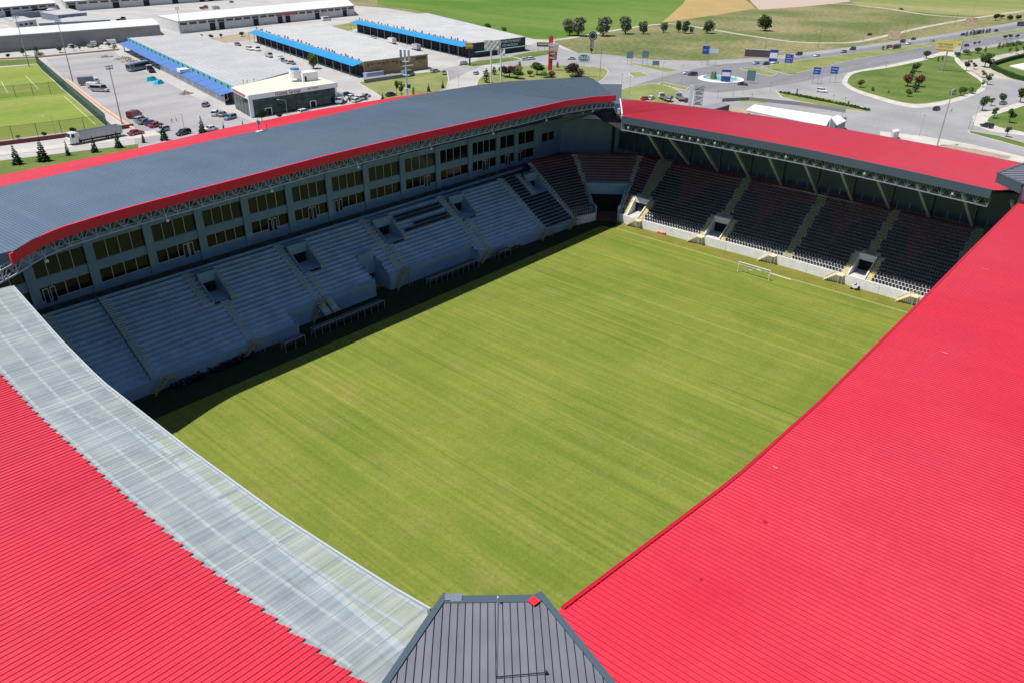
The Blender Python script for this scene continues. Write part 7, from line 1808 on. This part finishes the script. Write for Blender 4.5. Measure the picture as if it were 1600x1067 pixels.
t, lz = sign_board('hoarding', 'slanted long sign with brown letters behind the red sign tower', 'billboard', (851, 80), (851, 74), 10, 2.6, mat('brown_hoarding', (0.22, 0.13, 0.12), 0.6), posts=(-4, 0, 4), pm_=mat('orange_post', (0.5, 0.2, 0.08), 0.6)); sub(t, 'text_line', -4.2, 4.2, lz+1.1, lz+1.9, mat('cream_line', (0.6, 0.5, 0.45), 0.6))
# tall white frame towers behind the end roof
b = G(1078, 175); hF = H((1078, 175), (1080, 134)); t = thing('frame_tower', 'tall white panel next to an open steel frame behind the red end roof', 'sign', (b.x, b.y, 0.07), math.atan2(rt.y, rt.x))
mb = MB(); mb.box(-1.2, 0.3, 0, 0.4, 0, hF); mb.build('panel', M['white'], t)
mb = MB()
for x in (1.2, 1.7, 4.2, 4.7): mb.beam((x, 0, 0), (x, 0, hF*0.97), 0.14)
for k in range(7):
    z = hF*(k+1)/7.2; mb.beam((1.2, 0, z), (4.7, 0, z), 0.12)
    if k: mb.beam((1.2, 0, hF*k/7.2), (4.7, 0, z), 0.1)
mb.build('open_frame', M['steeld'], t)
for k, (z0, z1) in enumerate(((0.82, 0.96), (0.62, 0.78), (0.44, 0.58), (0.25, 0.38))):
    mb = MB(); mb.box(1.9, 4.0, 0.1, 0.3, hF*z0, hF*z1); mb.build('white_panel', M['white'], t)
# white lattice sign mast on the lawn
b = G(637, 160); hM = H((637, 160), (635, 79)); t = thing('sign_mast', 'pale steel mast with stacked louvre panels rising from the lawn', 'sign mast', (b.x, b.y, 0.07), math.atan2(rt.y, rt.x))
mb = MB(); mb.cyl((0, 0, 0), (0, 0, hM*0.82), 0.4, 0.3, n=10); mb.build('pole', M['steel'], t)
for x, w_ in ((-1.9, 0.9), (-0.2, 0.9), (1.5, 0.9)):
    mb = MB(); mb.box(x-w_/2, x+w_/2, -.1, .3, hM*0.80, hM*1.0)
    mb.build('louvre_panel', M['sdark'] if x < -1 else M['galv'], t)
for zf in (0.26, 0.52, 0.78):
    mb = MB(); mb.box(-1.4, 1.4, -.4, .4, hM*zf, hM*zf+0.25); mb.build('cross_arm', M['frame'], t)
mb = MB(); mb.box(0.2, 1.6, -.4, .6, hM*.27, hM*.34); mb.build('equipment_box', M['navy'], t)
# antenna on the main stand roof
b = Vector((-17.0, 80.5, 30.5)); t = thing('roof_antenna', 'small box and antenna post standing on the red band of the main stand roof', 'antenna', b)
mb = MB(); mb.cyl((0, 0, 0), (0, 0, 2.6), 0.06, n=6); mb.cyl((2, .3, 0), (2, .3, 1.3), 0.06, n=6); mb.build('post', M['steeld'], t)
mb = MB(); mb.box(-.3, .3, -.2, .2, 1.3, 2.2); mb.build('box', M['galv'], t); mb = MB(); mb.box(-.6, .9, -.4, .4, -0.1, .12); mb.build('base', M['frame'], t)

# ================================================================ PEOPLE
skin = mat('skin', (0.42, 0.26, 0.18), 0.7); hair = mat('dark_hair', (0.02, 0.015, 0.01), 0.8)
def person(px, h, ang, top, legs, label, z=0.08):
    b = G(*px); t = thing('person', label, 'person', (b.x, b.y, z), ang)
    me = bpy.data.meshes.new('body'); 
    J = [(0, 0, .94, .15), (0, 0, 1.15, .14), (0, 0, 1.38, .17), (0, 0, 1.50, .06), (0.02, 0, 1.60, .085), (0.02, 0, 1.70, .095), (0.01, 0, 1.76, .06),
         (0, .10, .90, .10), (.10, .11, .50, .065), (.02, .11, .09, .045), (.16, .12, .04, .04), (0, -.10, .90, .10), (-.06, -.11, .50, .065), (-.16, -.11, .10, .045), (-.02, -.12, .04, .04),
         (0, .20, 1.40, .065), (-.05, .26, 1.13, .045), (.06, .26, .90, .035), (.09, .26, .82, .03), (0, -.20, 1.40, .065), (.05, -.26, 1.13, .045), (.18, -.25, .93, .035), (.21, -.25, .86, .03)]
    E_ = [(0, 1), (1, 2), (2, 3), (3, 4), (4, 5), (5, 6), (0, 7), (7, 8), (8, 9), (9, 10), (0, 11), (11, 12), (12, 13), (13, 14), (2, 15), (15, 16), (16, 17), (17, 18), (2, 19), (19, 20), (20, 21), (21, 22)]
    k = h/1.8; me.from_pydata([(x*k, y*k, z_*k) for x, y, z_, r in J], E_, []); 
    tmp = bpy.data.objects.new('body', me); col.objects.link(tmp); md = tmp.modifiers.new('s', 'SKIN'); tmp.modifiers.new('u', 'SUBSURF').levels = 1
    for i, (x, y, z_, r) in enumerate(J): me.skin_vertices[0].data[i].radius = (r*k, r*k)
    me.skin_vertices[0].data[0].use_root = True
    ev = bpy.data.meshes.new_from_object(tmp.evaluated_get(bpy.context.evaluated_depsgraph_get())); bpy.data.objects.remove(tmp)
    for m_ in (top, legs, skin): ev.materials.append(m_)
    for p in ev.polygons: 
        c = p.center/k; p.material_index = 2 if c.z > 1.47 or (c.z < 0.94 and abs(c.y) > 0.21) else (0 if c.z > 0.95 else 1)
    o = obj('body', ev, t)
    mb = MB(); mb.hexa([(-.10*k, -.09*k, 1.70*k), (.07*k, -.09*k, 1.76*k), (.07*k, .09*k, 1.76*k), (-.10*k, .09*k, 1.70*k), (-.08*k, -.06*k, 1.84*k), (.05*k, -.06*k, 1.85*k), (.05*k, .06*k, 1.85*k), (-.08*k, .06*k, 1.84*k)]); mb.build('hair', hair, t)
person((269, 193), 1.78, 0.5, mat('grey_shirt', (0.35, 0.36, 0.38), 0.9), mat('dark_trousers', (0.03, 0.03, 0.05), 0.9), 'person in grey shirt walking on the lot left of the dark lamp post')
person((276, 191), 1.75, 2.6, mat('red_shirt', (0.4, 0.05, 0.06), 0.9), mat('blue_jeans', (0.06, 0.08, 0.15), 0.9), 'person in red shirt standing beside the one in grey')
person((1486, 176), 1.75, 1.2, mat('red_shirt2', (0.42, 0.08, 0.06), 0.9), mat('dark_trousers2', (0.04, 0.04, 0.05), 0.9), 'person in red crossing the road right of the black hatchback')
